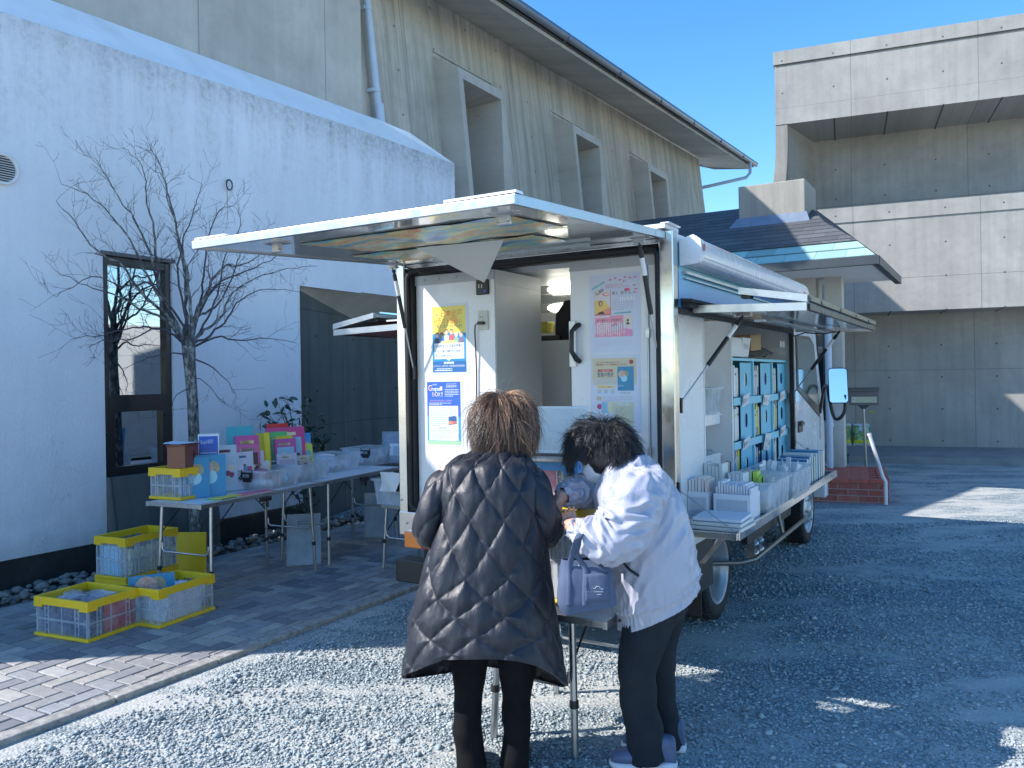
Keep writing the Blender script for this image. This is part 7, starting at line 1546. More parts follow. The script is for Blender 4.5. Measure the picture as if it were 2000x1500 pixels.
for (pl_, dn, r0) in mains:
    pts = [tpx(a, b, NT+dn*min(1, i/3.)*1.0) for i, (a, b) in enumerate(pl_)]
    fine = []
    for i in range(len(pts)-1):
        p0, p1, p2, p3 = pts[max(0, i-1)], pts[i], pts[i+1], pts[min(len(pts)-1, i+2)]
        for k in range(4):
            t = k/4; fine.append(.5*((2*p1)+(-p0+p2)*t+(2*p0-5*p1+4*p2-p3)*t*t+(-p0+3*p1-3*p2+p3)*t**3)+Vector((0, random.gauss(0, .006), random.gauss(0, .006))))
    fine.append(pts[-1]); n = len(fine)
    for f_ in fine: f_.x = max(f_.x, -6.12)
    mb = MB(); mb.tube(fine, [max(.0016, lerp(r0, .0018, (i/(n-1))**.7)) for i in range(n)], 7); mbo(mb, 'limb', M_BARK if r0 > .015 else M_TWIG, tree, TO)
    for i in range(5, n, 1):
        if random.random() < .80:
            d = (fine[i]-fine[i-1]).normalized(); side = Vector((random.gauss(0, .35), random.gauss(0, .9), random.gauss(.1, .8))).normalized(); rr_ = lerp(r0, .0018, (i/(n-1))**.7)
            twig(fine[i], d*.9+side*.8, .10+.17*random.random(), max(.0014, rr_*.34), 2 if i % 2 == 0 else 1, 0)
mbo(tw, 'twigs', M_TWIG, tree, TO)['kind'] = 'stuff'
# ================================================================== evergreen shrub behind the tables
M_LEAF = surf('dark_glossy_leaf', (.035, .075, .045), .3, var=.35, vs=20, bump=.05); M_LEAF2 = surf('mid_glossy_leaf', (.06, .11, .06), .32, var=.3, vs=20)
SO = (-5.85, 5.85, .03)
sh = thing('evergreen_shrub', 'dark evergreen shrub with glossy pointed leaves behind the tables', 'shrub', SO)
random.seed(8); stems = MB(); lv = MB()
def leaf(p, d, L, mi):
    d = Vector(d).normalized(); s_ = d.cross(Vector((0, 0, 1))); s_ = s_.normalized() if s_.length > .01 else Vector((1, 0, 0)); n_ = s_.cross(d)
    tw_ = random.gauss(0, .5); s2 = s_*math.cos(tw_)+n_*math.sin(tw_); n2 = s2.cross(d)
    w = L*.22; ps = []
    for t, ww in ((0, .02), (.2, .7), (.45, 1), (.75, .75), (1, .02)):
        c_ = p+d*(L*t)-n2*(.25*L*t*t); ps.append([c_-s2*w*ww+n2*.12*w, c_, c_+s2*w*ww+n2*.12*w])
    lv.grid(ps, mi, True)
tips = []
for (px, py, dn) in [(555, 800, 0), (520, 800, .05), (540, 780, -.05), (590, 790, .0), (600, 780, .1), (570, 830, .1), (610, 840, .1), (530, 835, .15), (625, 815, .05), (590, 860, .18), (560, 775, .0), (515, 830, .1), (600, 1000, .15), (580, 960, .2), (560, 990, .1), (610, 985, .1), (590, 1040, .2), (575, 1010, .15), (602, 960, .05), (640, 850, .12), (545, 860, .15), (520, 870, .1)]:
    tip = tpx(px, py, -5.9+dn); b_ = Vector((-5.85, 5.85, .03 if py > 900 else .5)); pts = [b_.lerp(tip, t)+Vector((0, 0, .06*math.sin(PI*t))) for t in np.linspace(0, 1, 6)]
    stems.tube(pts, [.008, .007, .006, .005, .004, .002], 6)
    for i in range(3 if py > 900 else 2, 6):
        for k in range(5):
            q = pts[i]+Vector((random.gauss(0, .015), random.gauss(0, .02), random.gauss(0, .02))); d = Vector((random.gauss(.2, .7), random.gauss(0, .9), random.gauss(.0, .5)))
            leaf(q, d, .06+.05*random.random(), random.choice([0, 0, 1]))
st_ = MB(); q = tpx(555, 800, -5.88); st_.box(q.x-.02, q.x+.05, q.y-.06, q.y+.06, q.z-.2, q.z); 
mbo(stems, 'stem', M_BARK, sh, SO); mbo(lv, 'leaves', [M_LEAF, M_LEAF2], sh, SO)['kind'] = 'stuff'
# ================================================================== people
def wp(px, py, Y):
    x = px-1000; y = CY-py; cr, sr = math.cos(ROLL), math.sin(ROLL)
    return np.array([(cr*x+sr*y)/FPX*Y, Y, CAMH+(-sr*x+cr*y)/FPX*Y])
def crom(K, n):
    K = np.asarray(K, float); m = len(K); ts = np.linspace(0, m-1, n); out = []
    for t in ts:
        i = min(int(t), m-2); f = t-i; p0, p1, p2, p3 = K[max(0, i-1)], K[i], K[i+1], K[min(m-1, i+2)]
        out.append(.5*((2*p1)+(-p0+p2)*f+(2*p0-5*p1+4*p2-p3)*f*f+(-p0+3*p1-3*p2+p3)*f**3))
    return np.array(out)
def loft(C, A, B, ni, nj, ex=2.0, disp=None):
    """C centres, A and B half axes (vectors with length) of closed sections; returns a displaced grid (ni, nj, 3)."""
    C, A, B = crom(C, ni), crom(A, ni), crom(B, ni); th = np.arange(nj)/nj*2*np.pi
    c, s = np.cos(th), np.sin(th); c = np.sign(c)*np.abs(c)**(2/ex); s = np.sign(s)*np.abs(s)**(2/ex)
    P = C[:, None]+A[:, None]*c[None, :, None]+B[:, None]*s[None, :, None]
    if disp is not None:
        di = np.gradient(P, axis=0); dj = np.roll(P, -1, 1)-np.roll(P, 1, 1); N_ = np.cross(dj, di); N_ /= np.linalg.norm(N_, axis=2, keepdims=True)+1e-9
        out = P-C[:, None]; sg = np.sign((N_*out).sum(2).mean()); N_ *= sg
        arc = np.cumsum(np.linalg.norm(np.roll(P, -1, 1)-P, axis=2), axis=1); L_ = np.concatenate([[0], np.cumsum(np.linalg.norm(np.diff(C, axis=0), axis=1))])
        P = P+N_*disp(th[None, :].repeat(ni, 0), L_[:, None].repeat(nj, 1), P, arc)[..., None]
    return P
def ng(P, sc, seed=0):      # noise on a grid of points
    sh_ = P.shape[:2]; F_ = P.reshape(-1, 3)
    return np.array([mnoise.noise(Vector((a*sc[0]+seed, b*sc[1]+seed*2, c*sc[2]))) for a, b, c in F_]).reshape(sh_)
def tubeP(pts, rs, ni=40, nj=28, disp=None, up=(0, 0, 1), flat_=1.0):
    pts = crom(pts, 24); T = np.gradient(pts, axis=0); T /= np.linalg.norm(T, axis=1, keepdims=True); U_ = np.array(up, float); A, B = [], []
    rr_ = crom(np.array(rs, float)[:, None], 24)[:, 0]
    for t, r in zip(T, rr_):
        a = U_-t*U_.dot(t); a /= np.linalg.norm(a); b = np.cross(t, a); U_ = a; A.append(a*r); B.append(b*r*flat_)
    return loft(pts, A, B, ni, nj, disp=disp)
def gridadd(mb, P, mi=0, caps=(False, False)):
    mb.grid(P.tolist(), mi, True, True)
    if caps[0]: mb.add([P[0].mean(0)]+list(P[0]), [(0, (k+1) % P.shape[1]+1, k+1) for k in range(P.shape[1])], mi, None, True)
    if caps[1]: mb.add([P[-1].mean(0)]+list(P[-1]), [(0, k+1, (k+1) % P.shape[1]+1) for k in range(P.shape[1])], mi, None, True)
def pb(mb, name, mats, root, remesh=0, smooth=0, **k):
    o0 = root.location; mb.v = [(a-o0.x, b-o0.y, c-o0.z) for a, b, c in mb.v]
    o = mb.build(name, mats, root, **k)
    if remesh: m_ = o.modifiers.new('remesh', 'REMESH'); m_.mode = 'VOXEL'; m_.voxel_size = remesh; m_.use_smooth_shade = True
    if smooth: m_ = o.modifiers.new('smooth', 'SMOOTH'); m_.iterations = smooth; m_.factor = .5
    return o
g = NG('skin'); c = g.mix(g.noise(30, detail=4), (.50, .28, .20), (.62, .38, .29)); g.set(Base_Color=c, Roughness=.5); g.p.inputs['Subsurface Weight'].default_value = .15; g.p.inputs['Subsurface Radius'].default_value = (.01, .004, .002); g.bump(g.noise(220, detail=2), .12, .002); M_SKIN = g.mat
def head_mesh(mb, c, f, u, s=1.0):
    """head with brow, nose, lips, chin and ears; f faces forward, u up."""
    c, f, u = Vector(c), Vector(f).normalized(), Vector(u); u = (u-f*u.dot(f)).normalized(); x = f.cross(u)
    P = []; n, m = 44, 56
    for i in range(n+1):
        th = PI*i/n; row = []
        for k in range(m):
            ph = 2*PI*k/m; X, Y, Z = math.sin(th)*math.cos(ph), math.sin(th)*math.sin(ph), math.cos(th)
            fr = max(0, Y); w = 1-.20*max(0, -Z)**1.3*(1 if Y > -.2 else .6); xx = X*.076*w; yy = Y*(.094 if Y > 0 else .098)*(1-.10*max(0, -Z)); zz = Z*(.112 if Z > 0 else .118)
            if Z < -.2 and Y < 0: yy *= 1-.45*min(1, (-Z-.2)/.8)
            def bump(cx, cz, rx, rz, h): return h*math.exp(-((X-cx)/rx)**2-((Z-cz)/rz)**2)*(fr > .25)*min(1, fr*1.4)
            yy += bump(0, -.13, .13, .22, .020)+bump(0, -.27, .17, .09, .012)+bump(0, .14, .55, .10, .005)+bump(0, -.50, .26, .055, .007)+bump(0, -.58, .22, .05, .005)+bump(0, -.82, .28, .14, .010)
            yy += -bump(.36, .02, .20, .10, .010)-bump(-.36, .02, .20, .10, .010)-bump(0, -.42, .12, .04, .003)+bump(.5, -.25, .25, .18, .004)+bump(-.5, -.25, .25, .18, .004)
            row.append(c+(x*xx+f*yy+u*zz)*s)
        P.append(row)
    mb.grid(P, 0, True, True)
    for sx in (-1, 1):                                  # ears
        e = c+(x*(sx*.074)+f*(-.012)+u*(-.012))*s; pts = []
        for k in range(14): a = 2*PI*k/14*.86+.7; pts.append(e+(u*(.030*math.sin(a))+f*(.017*math.cos(a))+x*(sx*(.008+.006*math.cos(a+2.6))))*s)
        mb.tube(pts, .0055*s, 8, 0)
        mb.grid([[e+(u*(.026*r_*math.sin(2*PI*k/10))+f*(.014*r_*math.cos(2*PI*k/10))+x*(sx*(.004+.004*r_)))*s for k in range(10)] for r_ in (0, .5, 1)], 0, True, True)
        mb.ball(e+(u*-.028+f*.004)*s, .0075*s, 0, 8, 6)
    return x
def face_bits(root, c, f, u, s=1.0):
    c, f, u = Vector(c), Vector(f).normalized(), Vector(u); u = (u-f*u.dot(f)).normalized(); x = f.cross(u)
    for sx in (-1, 1):
        mb = MB(); e = c+(x*(sx*.030)+f*.0815+u*.003)*s; mb.ball(e, .0115*s, 0, 14, 10); mb.ball(e+f*.0065*s, .0063*s, 1, 10, 8); eb = pb(mb, 'eye', [flat((.72, .70, .68), .2), flat((.02, .012, .01), .15)], root)
        mb = MB(); mb.tube([c+(x*(sx*(.014+.009*k))+f*(.096-.0022*k*k)+u*(.026+.003*math.sin(k*.9)))*s for k in range(5)], [.0015, .0028, .003, .0025, .001], 6); pb(mb, 'eyebrow', flat((.03, .02, .018), .8), root)
    mb = MB(); mb.tube([c+(x*(.006*k)+f*(.1005-.0012*k*k)+u*(-.058+.0006*k*k))*s for k in range(-4, 5)], [.001, .003, .0042, .0045, .004, .0045, .0042, .003, .001], 8); pb(mb, 'lips', flat((.42, .15, .13), .45), root)
def finger(mb, p, d, nrm, L, r, curl):
    p, d, nrm = Vector(p), Vector(d).normalized(), Vector(nrm).normalized(); pts = [p-d*.012]; rs = [r*1.05]; ax = d.cross(nrm).normalized()
    segs = (.42, .32, .26); q = Vector(p); dd = Vector(d)
    pts.append(q.copy()); rs.append(r*1.03)
    for k, sg in enumerate(segs):
        dd = Matrix.Rotation(-curl[k], 3, ax) @ dd; q = q+dd*(L*sg*.55); pts.append(q.copy()); rs.append(r*(.95-.10*k)); q = q+dd*(L*sg*.45); pts.append(q.copy()); rs.append(r*(.98-.12*k))
    mb.tube(pts, rs, 10); mb.ball(pts[-1], rs[-1]*.99, 0, 10, 8); return pts[-1], dd
def hand(mb, wrist, d, nrm, thumb_side, curl=(.35, .5, .35), s=1.0):
    """wrist point, direction to the knuckles, palm normal, side vector of the thumb."""
    w, d, n_ = Vector(wrist), Vector(d).normalized(), Vector(nrm); n_ = (n_-d*n_.dot(d)).normalized(); t = Vector(thumb_side); t = (t-d*t.dot(d)-n_*t.dot(n_)).normalized()
    C_, A_, B_ = [], [], []
    for q, wd_, th in ((-.03, .024, .020), (0, .026, .019), (.03, .034, .017), (.06, .040, .0145), (.082, .039, .012)): C_.append(np.array(w+d*q*s)); A_.append(np.array(t*wd_*s)); B_.append(np.array(n_*th*s))
    gridadd(mb, loft(C_, A_, B_, 14, 20, 2.5), 0, (True, True))
    for k, (off, L_, r) in enumerate(((.029, .068, .0084), (.0095, .077, .0087), (-.0100, .072, .0083), (-.028, .057, .0074))):
        dd = (d+t*(off*1.6)).normalized(); finger(mb, w+(d*(.082-.004*abs(k-1))+t*off)*s, dd, n_, L_*s, r*s, [c_*(1+.12*k) for c_ in curl])
    th0 = w+(d*.024+t*.026)*s; td = (d*.62+t*.74+n_*.30).normalized(); finger(mb, th0, td, (n_-t*.6).normalized(), .068*s, .0100*s, (.15, .35, .3))
def hair(root, name, c, f, u, crown, n, Lr, mats, lift, fall, seed, r0=.0014, scale=(1, 1, 1), face_cut=.25, flick=0., side_cut=-.75, noise_=.5, wind=(0, 0, 0), ear_clear=0):
    random.seed(seed); c, f, u = Vector(c), Vector(f).normalized(), Vector(u); u = (u-f*u.dot(f)).normalized(); x = f.cross(u); crown = Vector(crown).normalized()
    R_ = Vector((.081*scale[0], .100*scale[1], .115*scale[2])); mb = MB()
    def world(v): return c+x*v.x+f*v.y+u*v.z
    down = Vector((x.dot(Vector((0, 0, -1))), f.dot(Vector((0, 0, -1))), u.dot(Vector((0, 0, -1)))))
    wl_ = Vector((x.dot(Vector(wind)), f.dot(Vector(wind)), u.dot(Vector(wind))))
    # close cap under the strands
    P = []
    for i in range(25):
        row = []
        for k in range(36):
            th, ph = PI*i/24*.80, 2*PI*k/36; d = Vector((math.sin(th)*math.cos(ph), math.sin(th)*math.sin(ph), math.cos(th)))
            lim = 1.0 if not (d.y > .55 and d.z < face_cut) else .86
            q = Vector((d.x*R_.x, d.y*R_.y, d.z*R_.z))*(1.03+.05*mnoise.noise(d*5+Vector((seed, 0, 0))))*lim; row.append(world(q))
        P.append(row)
    mb.col = .1; mb.grid(P, 0, True, True)
    done = 0; tries = 0
    while done < n and tries < n*6:
        tries += 1
        z = 1-1.75*random.random(); ph = random.random()*2*PI; s_ = math.sqrt(max(0, 1-z*z)); d = Vector((s_*math.cos(ph), s_*math.sin(ph), z))
        if d.y > .35 and d.z < face_cut: continue
        if d.z < side_cut: continue
        if ear_clear and abs(d.x) > .5 and d.y > -.30 and d.z < ear_clear: continue
        cl = Vector((mnoise.noise(d*6+Vector((seed, 3, 1))), mnoise.noise(d*6+Vector((7, seed, 1))), mnoise.noise(d*6+Vector((1, 5, seed)))))
        tan = (d-crown*d.dot(crown)*1.0); tan = d*crown.dot(d)-crown; tan = tan.normalized() if tan.length > .05 else Vector((random.gauss(0, 1), random.gauss(0, 1), 0)).normalized()
        fly = done % 9 == 0; noi = noise_*(1.25 if fly else 1); q = Vector((d.x*R_.x, d.y*R_.y, d.z*R_.z))*1.0; v = (tan*1.0+d*.35*lift+cl*noi*1.1+Vector((random.gauss(0, .05), random.gauss(0, .05), random.gauss(0, .05)))).normalized()
        L_ = (Lr[0]+(Lr[1]-Lr[0])*random.random())*(.5 if ear_clear and abs(d.x) > .42 and d.y > -.35 and d.z < .62 else 1); m_ = 9; pts = [world(q)]
        ll = lift*(.6+.8*random.random())*(1.7 if fly else 1)
        for k in range(m_):
            t = k/m_
            v = v+down*fall*(.10 if fly else .16)+cl*noi*.16+wl_*t*.25+Vector((random.gauss(0, .018), random.gauss(0, .018), random.gauss(0, .018)))
            e = Vector((q.x/R_.x, q.y/R_.y, q.z/R_.z)); en = e.normalized()
            if e.length < 1.02+ll*.22*min(1, t*3): v = v+en*.35
            elif e.length > 1.12+ll*.40 and t < .75: v = v-en*.30
            if t > .7: v = v+en*flick*.3
            v.normalize(); q = q+v*(L_/m_); pts.append(world(q))
        rr = r0*(.7+.8*random.random())*(1.7 if done % 6 == 0 else 1)*(.5 if fly else 1); mb.col = min(1, max(0, .45+.9*cl.x+random.gauss(0, .18)))
        mb.tube(pts, [rr*(1-.9*(k/m_)**2) for k in range(m_+1)], 3, caps=False); done += 1
    return pb(mb, name, mats, root, attr='tone')
def hair_mat(name, stops, rough=.42):
    g = NG(name); av = g.new('ShaderNodeAttribute', attribute_name='tone'); c = g.ramp(av.outputs['Fac'], stops); g.set(Base_Color=c, Roughness=rough); g.p.inputs['Specular IOR Level'].default_value = .7; g.p.inputs['Sheen Weight'].default_value = .15; return g.mat

# ------------------------------------------------------------------ first person: long quilted coat, seen from behind
Y1 = 3.16
f1 = wp(965, 1512, Y1); R1 = thing('person', 'person seen from behind in a long charcoal quilted coat, with tousled brown hair', 'person', rz=0, world=Vector((f1[0], f1[1], 0)))
yd = [0, 0, 0]
rows = [(872, 944, 1008, .075, .10), (880, 925, 1020, .095, .08), (893, 893, 1034, .115, .05), (912, 868, 1046, .135, .03), (945, 856, 1054, .150, .02), (1000, 852, 1060, .160, .0), (1060, 844, 1068, .175, -.02), (1120, 829, 1077, .195, -.03), (1180, 811, 1085, .215, -.03), (1235, 799, 1094, .232, -.03), (1275, 792, 1100, .242, -.03), (1312, 786, 1108, .25, -.03)]
C_, A_, B_ = [], [], []
for py, l, r, b, dy in rows:
    Yc = Y1+dy+.10; a = wp(l, py, Yc); d_ = wp(r, py, Yc); C_.append((a+d_)/2); A_.append((d_-a)/2); B_.append(np.array([0, b, 0]))
def quilt(w, h, amp, ph=0., span=1.35):
    def f(th, L_, P, arc):
        fr_ = arc/arc[:, -1:]; uu = (fr_-.75)*span+.02*ng(P, (2.2, 2.2, 2.2), 3)+ph; vv = L_+.02*ng(P, (2, 2, 2), 9)
        a, b = (uu/w+vv/h), (uu/w-vv/h)
        fa, fb = np.abs(np.sin(np.pi*a)), np.abs(np.sin(np.pi*b)); cell = np.minimum(fa, fb)
        puff = np.clip(cell*1.15, 0, 1)**.5
        wr = ng(P, (16, 16, 7), 1)*.008+ng(P, (45, 45, 14), 5)*.005*(1.2-cell)
        big = ng(P, (4.5, 4.5, 2.2), 2)*.014
        return (puff-.8)*amp+wr+big
    return f
NJ = 300; P = loft(C_, A_, B_, 230, NJ, 2.25, quilt(.155, .20, .013, .0))
# hem: drops at the two sides, lifts at the back; the left front panel swings out
th = np.arange(NJ)/NJ*2*np.pi
zt = 1.0; zmin = P[-1, :, 2]
def hemy(t): # target hem height by angle (theta 0 = right, pi = left, -pi/2 = back)
    c_, s_ = math.cos(t), math.sin(t)
    if s_ <= 0: base = 1287+ (55*max(0, c_)**2.2 if c_ > 0 else 34*max(0, -c_-.42)**.8*1.3)
    else: base = 1300+(42*max(0, c_)**1.2 if c_ > 0 else 22*max(0, -c_))
    return base
zs0 = wp(960, 1312, Y1+.07)[2]; z_up = wp(960, 1120, Y1)[2]
for j in range(NJ):
    zt_ = CAMH-(hemy(th[j])-CY)/FPX*P[-1, j, 1]
    for i in range(P.shape[0]):
        z = P[i, j, 2]
        if z < z_up: P[i, j, 2] = z_up-(z_up-z)*(z_up-zt_)/(z_up-P[-1, j, 2]) if i < P.shape[0]-1 else 0
    P[-1, j, 2] = zt_
g = NG('charcoal_quilted_nylon'); g.set(Base_Color=g.mix(g.noise(5, detail=4), (.009, .011, .019), (.014, .016, .026)), Roughness=g.ramp(g.noise(18, detail=4), [(.3, .42), (.7, .56)])); g.p.inputs['Specular IOR Level'].default_value = .5; g.p.inputs['Sheen Weight'].default_value = .08; g.p.inputs['Sheen Roughness'].default_value = .4
b1 = g.bump(g.noise(24, g.map((1, 1, .45)), 5, .65), .45, .008); g.bump(g.noise(95, detail=4), .22, .003, b1); M_COAT = g.mat
mb = MB(); gridadd(mb, P); 
inn = P.copy(); ctr = crom(C_, 230)[:, None]; inn[:, :, :2] = ctr[:, :, :2]+(P[:, :, :2]-ctr[:, :, :2])*.955
gridadd(mb, inn[60::10][:, ::4]); mb.grid([P[-1].tolist(), inn[-1].tolist()], 0, True, True)
for (pts, rs, u_) in ((((900, 925, Y1+.13), (868, 948, Y1+.10), (845, 1000, Y1+.07), (836, 1032, Y1+.08), (846, 1044, Y1+.16), (872, 1046, Y1+.28), (905, 1041, Y1+.40)), (.045, .064, .064, .062, .060, .050, .042), (1, 0, 0)),
                      (((1012, 925, Y1+.13), (1042, 948, Y1+.10), (1064, 1000, Y1+.07), (1072, 1030, Y1+.08), (1066, 1042, Y1+.16), (1052, 1044, Y1+.28), (1030, 1036, Y1+.40)), (.045, .062, .062, .060, .058, .050, .042), (1, 0, 0))):
    S_ = tubeP([wp(*q) for q in pts], rs, 100, 90, quilt(.15, .18, .010, .1, .38), up=u_); gridadd(mb, S_, 0, (True, False))
# stand collar
cc_ = wp(976, 873, Y1+.22)
Pc = loft([cc_+np.array([0, 0, z_]) for z_ in (-.022, .0, .016)], [np.array([r_, 0, 0]) for r_ in (.082, .074, .070)], [np.array([0, r_*1.05, 0]) for r_ in (.082, .074, .070)], 10, 60); gridadd(mb, Pc)
coat = pb(mb, 'coat', M_COAT, R1)
# knitted collar of the jumper
mb = MB(); Pk = loft([cc_+np.array([-.004, .0, z_]) for z_ in (-.01, .016, .028, .026, .0)], [np.array([r_, 0, 0]) for r_ in (.073, .069, .064, .058, .056)], [np.array([0, r_*1.05, 0]) for r_ in (.073, .069, .064, .058, .056)], 24, 160, disp=lambda th, L_, P, arc: .0022*np.sin(th*70)); gridadd(mb, Pk)
pb(mb, 'knit_collar', surf('beige_knit', (.46, .36, .29), .9, bump=.3, bs=200), R1)
# body: one continuous surface
hc1 = wp(985, 826, Y1+.25); F1 = (.30, .90, -.36); U1 = (.02, .38, .92)
mb = MB(); head_mesh(mb, hc1, F1, U1)
nk = np.array(hc1)+np.array([-.01, -.035, -.07]); sh_c = wp(972, 905, Y1+.14); pel = wp(965, 1150, Y1+.08)
gridadd(mb, tubeP([nk, nk*.5+cc_*.5, cc_+np.array([0, -.01, -.04]), sh_c+np.array([0, 0, -.05])], (.052, .052, .058, .075), 16, 24), 0, (True, True))
gridadd(mb, loft([sh_c, sh_c*.5+pel*.5, pel, pel+np.array([0, 0, -.10])], [np.array([r, 0, 0]) for r in (.15, .13, .155, .13)], [np.array([0, r, 0]) for r in (.08, .09, .10, .09)], 20, 28), 0, (True, True))
feetx = ((918, 1508), (1010, 1512))
for k, (pts) in enumerate((((925, 1160), (918, 1330), (918, 1490)), ((1008, 1160), (1010, 1330), (1008, 1490)))):
    gridadd(mb, tubeP([wp(a, b, Y1+.05) for a, b in pts], (.075, .05, .036), 16, 20), 0, (True, True))
for pts in (((878, 918, Y1+.13), (842, 1000, Y1+.07), (838, 1038, Y1+.09), (905, 1045, Y1+.42)), ((1034, 920, Y1+.13), (1066, 1000, Y1+.07), (1070, 1036, Y1+.09), (1030, 1040, Y1+.42))):
    gridadd(mb, tubeP([wp(*q) for q in pts], (.045, .038, .034, .024), 20, 18), 0, (True, True))
hand(mb, wp(910, 1044, Y1+.44), (.25, .95, -.15), (0, -.2, -1), (1, 0, 0)); hand(mb, wp(1026, 1040, Y1+.44), (-.25, .95, -.15), (0, -.2, -1), (-1, 0, 0))
body1 = pb(mb, 'body', M_SKIN, R1, remesh=.0042, smooth=2)
face_bits(R1, hc1, F1, U1)
HB = hair_mat('brown_hair', [(0., (.018, .010, .008)), (.4, (.055, .028, .020)), (.7, (.17, .09, .055)), (1., (.42, .25, .15))], .38)
hair(R1, 'hair', hc1, F1, U1, (.12, -.40, .90), 6500, (.12, .20), HB, .62, 1.55, 5, .0009, (1.14, 1.10, 1.10), .15, .45, -.55, .85, (-.22, -.05, .0))
# earring and mask strap by the right ear
xv = Vector(F1).normalized().cross((Vector(U1)-Vector(F1).normalized()*Vector(U1).dot(Vector(F1).normalized())).normalized())
fv = Vector(F1).normalized(); uv_ = (Vector(U1)-fv*Vector(U1).dot(fv)).normalized()
er = Vector(hc1)+xv*.083-fv*.01-uv_*.046; mb = MB(); mb.ball(er, .0042, 0, 10, 8); mb.ball(er+uv_*-.011, .003, 0, 8, 6); pb(mb, 'earring', surf('pearl', (.8, .78, .74), .15), R1)
mb = MB(); mb.tube([Vector(hc1)+xv*.085-fv*.018+uv_*.02, Vector(hc1)+xv*.088-fv*.028-uv_*.02, Vector(hc1)+xv*.08+fv*.01-uv_*.055, Vector(hc1)+xv*.055+fv*.07-uv_*.05], .0016, 6); Pm = []
for i in range(9):
    t = i/8; Pm.append([Vector(hc1)+xv*((-1+2*j/12)*.064)+fv*(.122-.055*abs(-1+2*j/12)**2.2-.012*abs(t-.4))+uv_*(-.012-.095*t+.01*abs(-1+2*j/12)) for j in range(13)])
mb.grid(Pm); mk1 = pb(mb, 'face_mask', surf('white_mask', (.76, .77, .80), .8), R1)
# trousers
mb = MB()
gridadd(mb, loft([wp(965, y, Y1+.06) for y in (1120, 1180, 1215)], [np.array([.175, 0, 0])]*3, [np.array([0, .11, 0])]*3, 12, 30), 0, (True, True))
def crease(th, L_, P, arc): return ng(P, (7, 7, 12), 4)*.010+ng(P, (16, 16, 30), 8)*.004
for pts in (((928, 1180, .075), (919, 1270, .076), (916, 1330, .064), (913, 1400, .055), (917, 1465, .056), (921, 1502, .060)), ((1006, 1180, .075), (1009, 1270, .078), (1010, 1330, .066), (1009, 1400, .056), (1007, 1465, .055), (1004, 1502, .058))):
    gridadd(mb, tubeP([wp(a, b, Y1+.04) for a, b, r in pts], [r for a, b, r in pts], 50, 30, crease), 0, (True, True))
M_BTR = surf('black_trouser_cloth', (.0045, .0045, .006), .85, var=.25, bump=.25, bs=180, spec=.2); pb(mb, 'trousers', M_BTR, R1, remesh=.009, smooth=3)
def shoe(root, heel, d, L_, mats, h=.075):
    heel = Vector(heel); d = Vector((d[0], d[1], 0)).normalized(); s_ = Vector((-d.y, d.x, 0)); 
    C_, A_, B_ = [], [], []
    for q, w_, hh in ((0, .018, .03), (.03, .034, .052), (.25, .036, .056), (.45, .036, .046), (.68, .046, .030), (.88, .042, .024), (.98, .024, .016), (1.0, .006, .008)): C_.append(np.array(heel+d*q*L_+Vector((0, 0, .02+hh)))); A_.append(np.array(s_*w_)); B_.append(np.array([0, 0, hh]))
    mb = MB(); gridadd(mb, loft(C_, A_, B_, 40, 30, 2.4), 0, (True, True)); up_ = pb(mb, 'shoe', mats[0], root)
    mb = MB(); C2 = [np.array(heel+d*q*L_+Vector((0, 0, .017))) for q in (-.02, .05, .3, .5, .75, .95, 1.03)]; gridadd(mb, loft(C2, [np.array(s_*w_) for w_ in (.010, .038, .040, .040, .050, .038, .010)], [np.array([0, 0, z]) for z in (.010, .018, .017, .016, .016, .014, .006)], 30, 24, 3.2), 0, (True, True)); so_ = pb(mb, 'sole', mats[1], root); so_.parent = up_; so_.matrix_parent_inverse = Matrix.Identity(4)
    mb = MB()
    for sd in (-1, 1):
        for k in range(3): a_ = heel+d*L_*(.30+.09*k)+s_*sd*.038+Vector((0, 0, .035)); mb.tube([a_, a_+d*.03+Vector((0, 0, .04))-s_*sd*.006], .0035, 6)
    for k in range(4): a_ = heel+d*L_*(.48+.06*k)+Vector((0, 0, .118-.012*k)); mb.tube([a_-s_*.02, a_+Vector((0, 0, .004)), a_+s_*.02], .0028, 6)
    la_ = pb(mb, 'laces', mats[2], root); la_.parent = up_
    return up_
M_BSH = surf('black_shoe', (.02, .02, .022), .5); shoe(R1, (wp(919, 1500, Y1+.02)[0], Y1+.0, 0), (-.05, 1), .24, (M_BSH, M_BLACK, M_BSH)); shoe(R1, (wp(1004, 1500, Y1+.02)[0], Y1+.01, 0), (.12, 1), .24, (M_BSH, M_BLACK, M_BSH))

# ------------------------------------------------------------------ second person: pale jacket, bending over the crate
Y2 = 3.34
f2 = wp(1270, 1490, Y2); R2 = thing('person', 'person in a pale lilac grey jacket and white mask bending over the yellow crate', 'person', rz=0, world=Vector((f2[0], f2[1], 0)))
rings = [((1186, 918), (1228, 888), .078, .09), ((1176, 935), (1248, 888), .115, .085), ((1170, 962), (1283, 915), .175, .05), ((1174, 1002), (1314, 962), .205, .02), ((1182, 1052), (1335, 1020), .205, 0), ((1190, 1110), (1350, 1078), .20, -.01), ((1198, 1165), (1359, 1115), .195, -.01), ((1204, 1200), (1362, 1130), .185, -.01), ((1207, 1224), (1366, 1148), .19, -.01)]
C_, A_, B_ = [], [], []
for a, b, w_, dy in rings: a = wp(a[0], a[1], Y2+dy); b = wp(b[0], b[1], Y2+dy); C_.append((a+b)/2); A_.append((b-a)/2); B_.append(np.array([.02, w_, .0]))
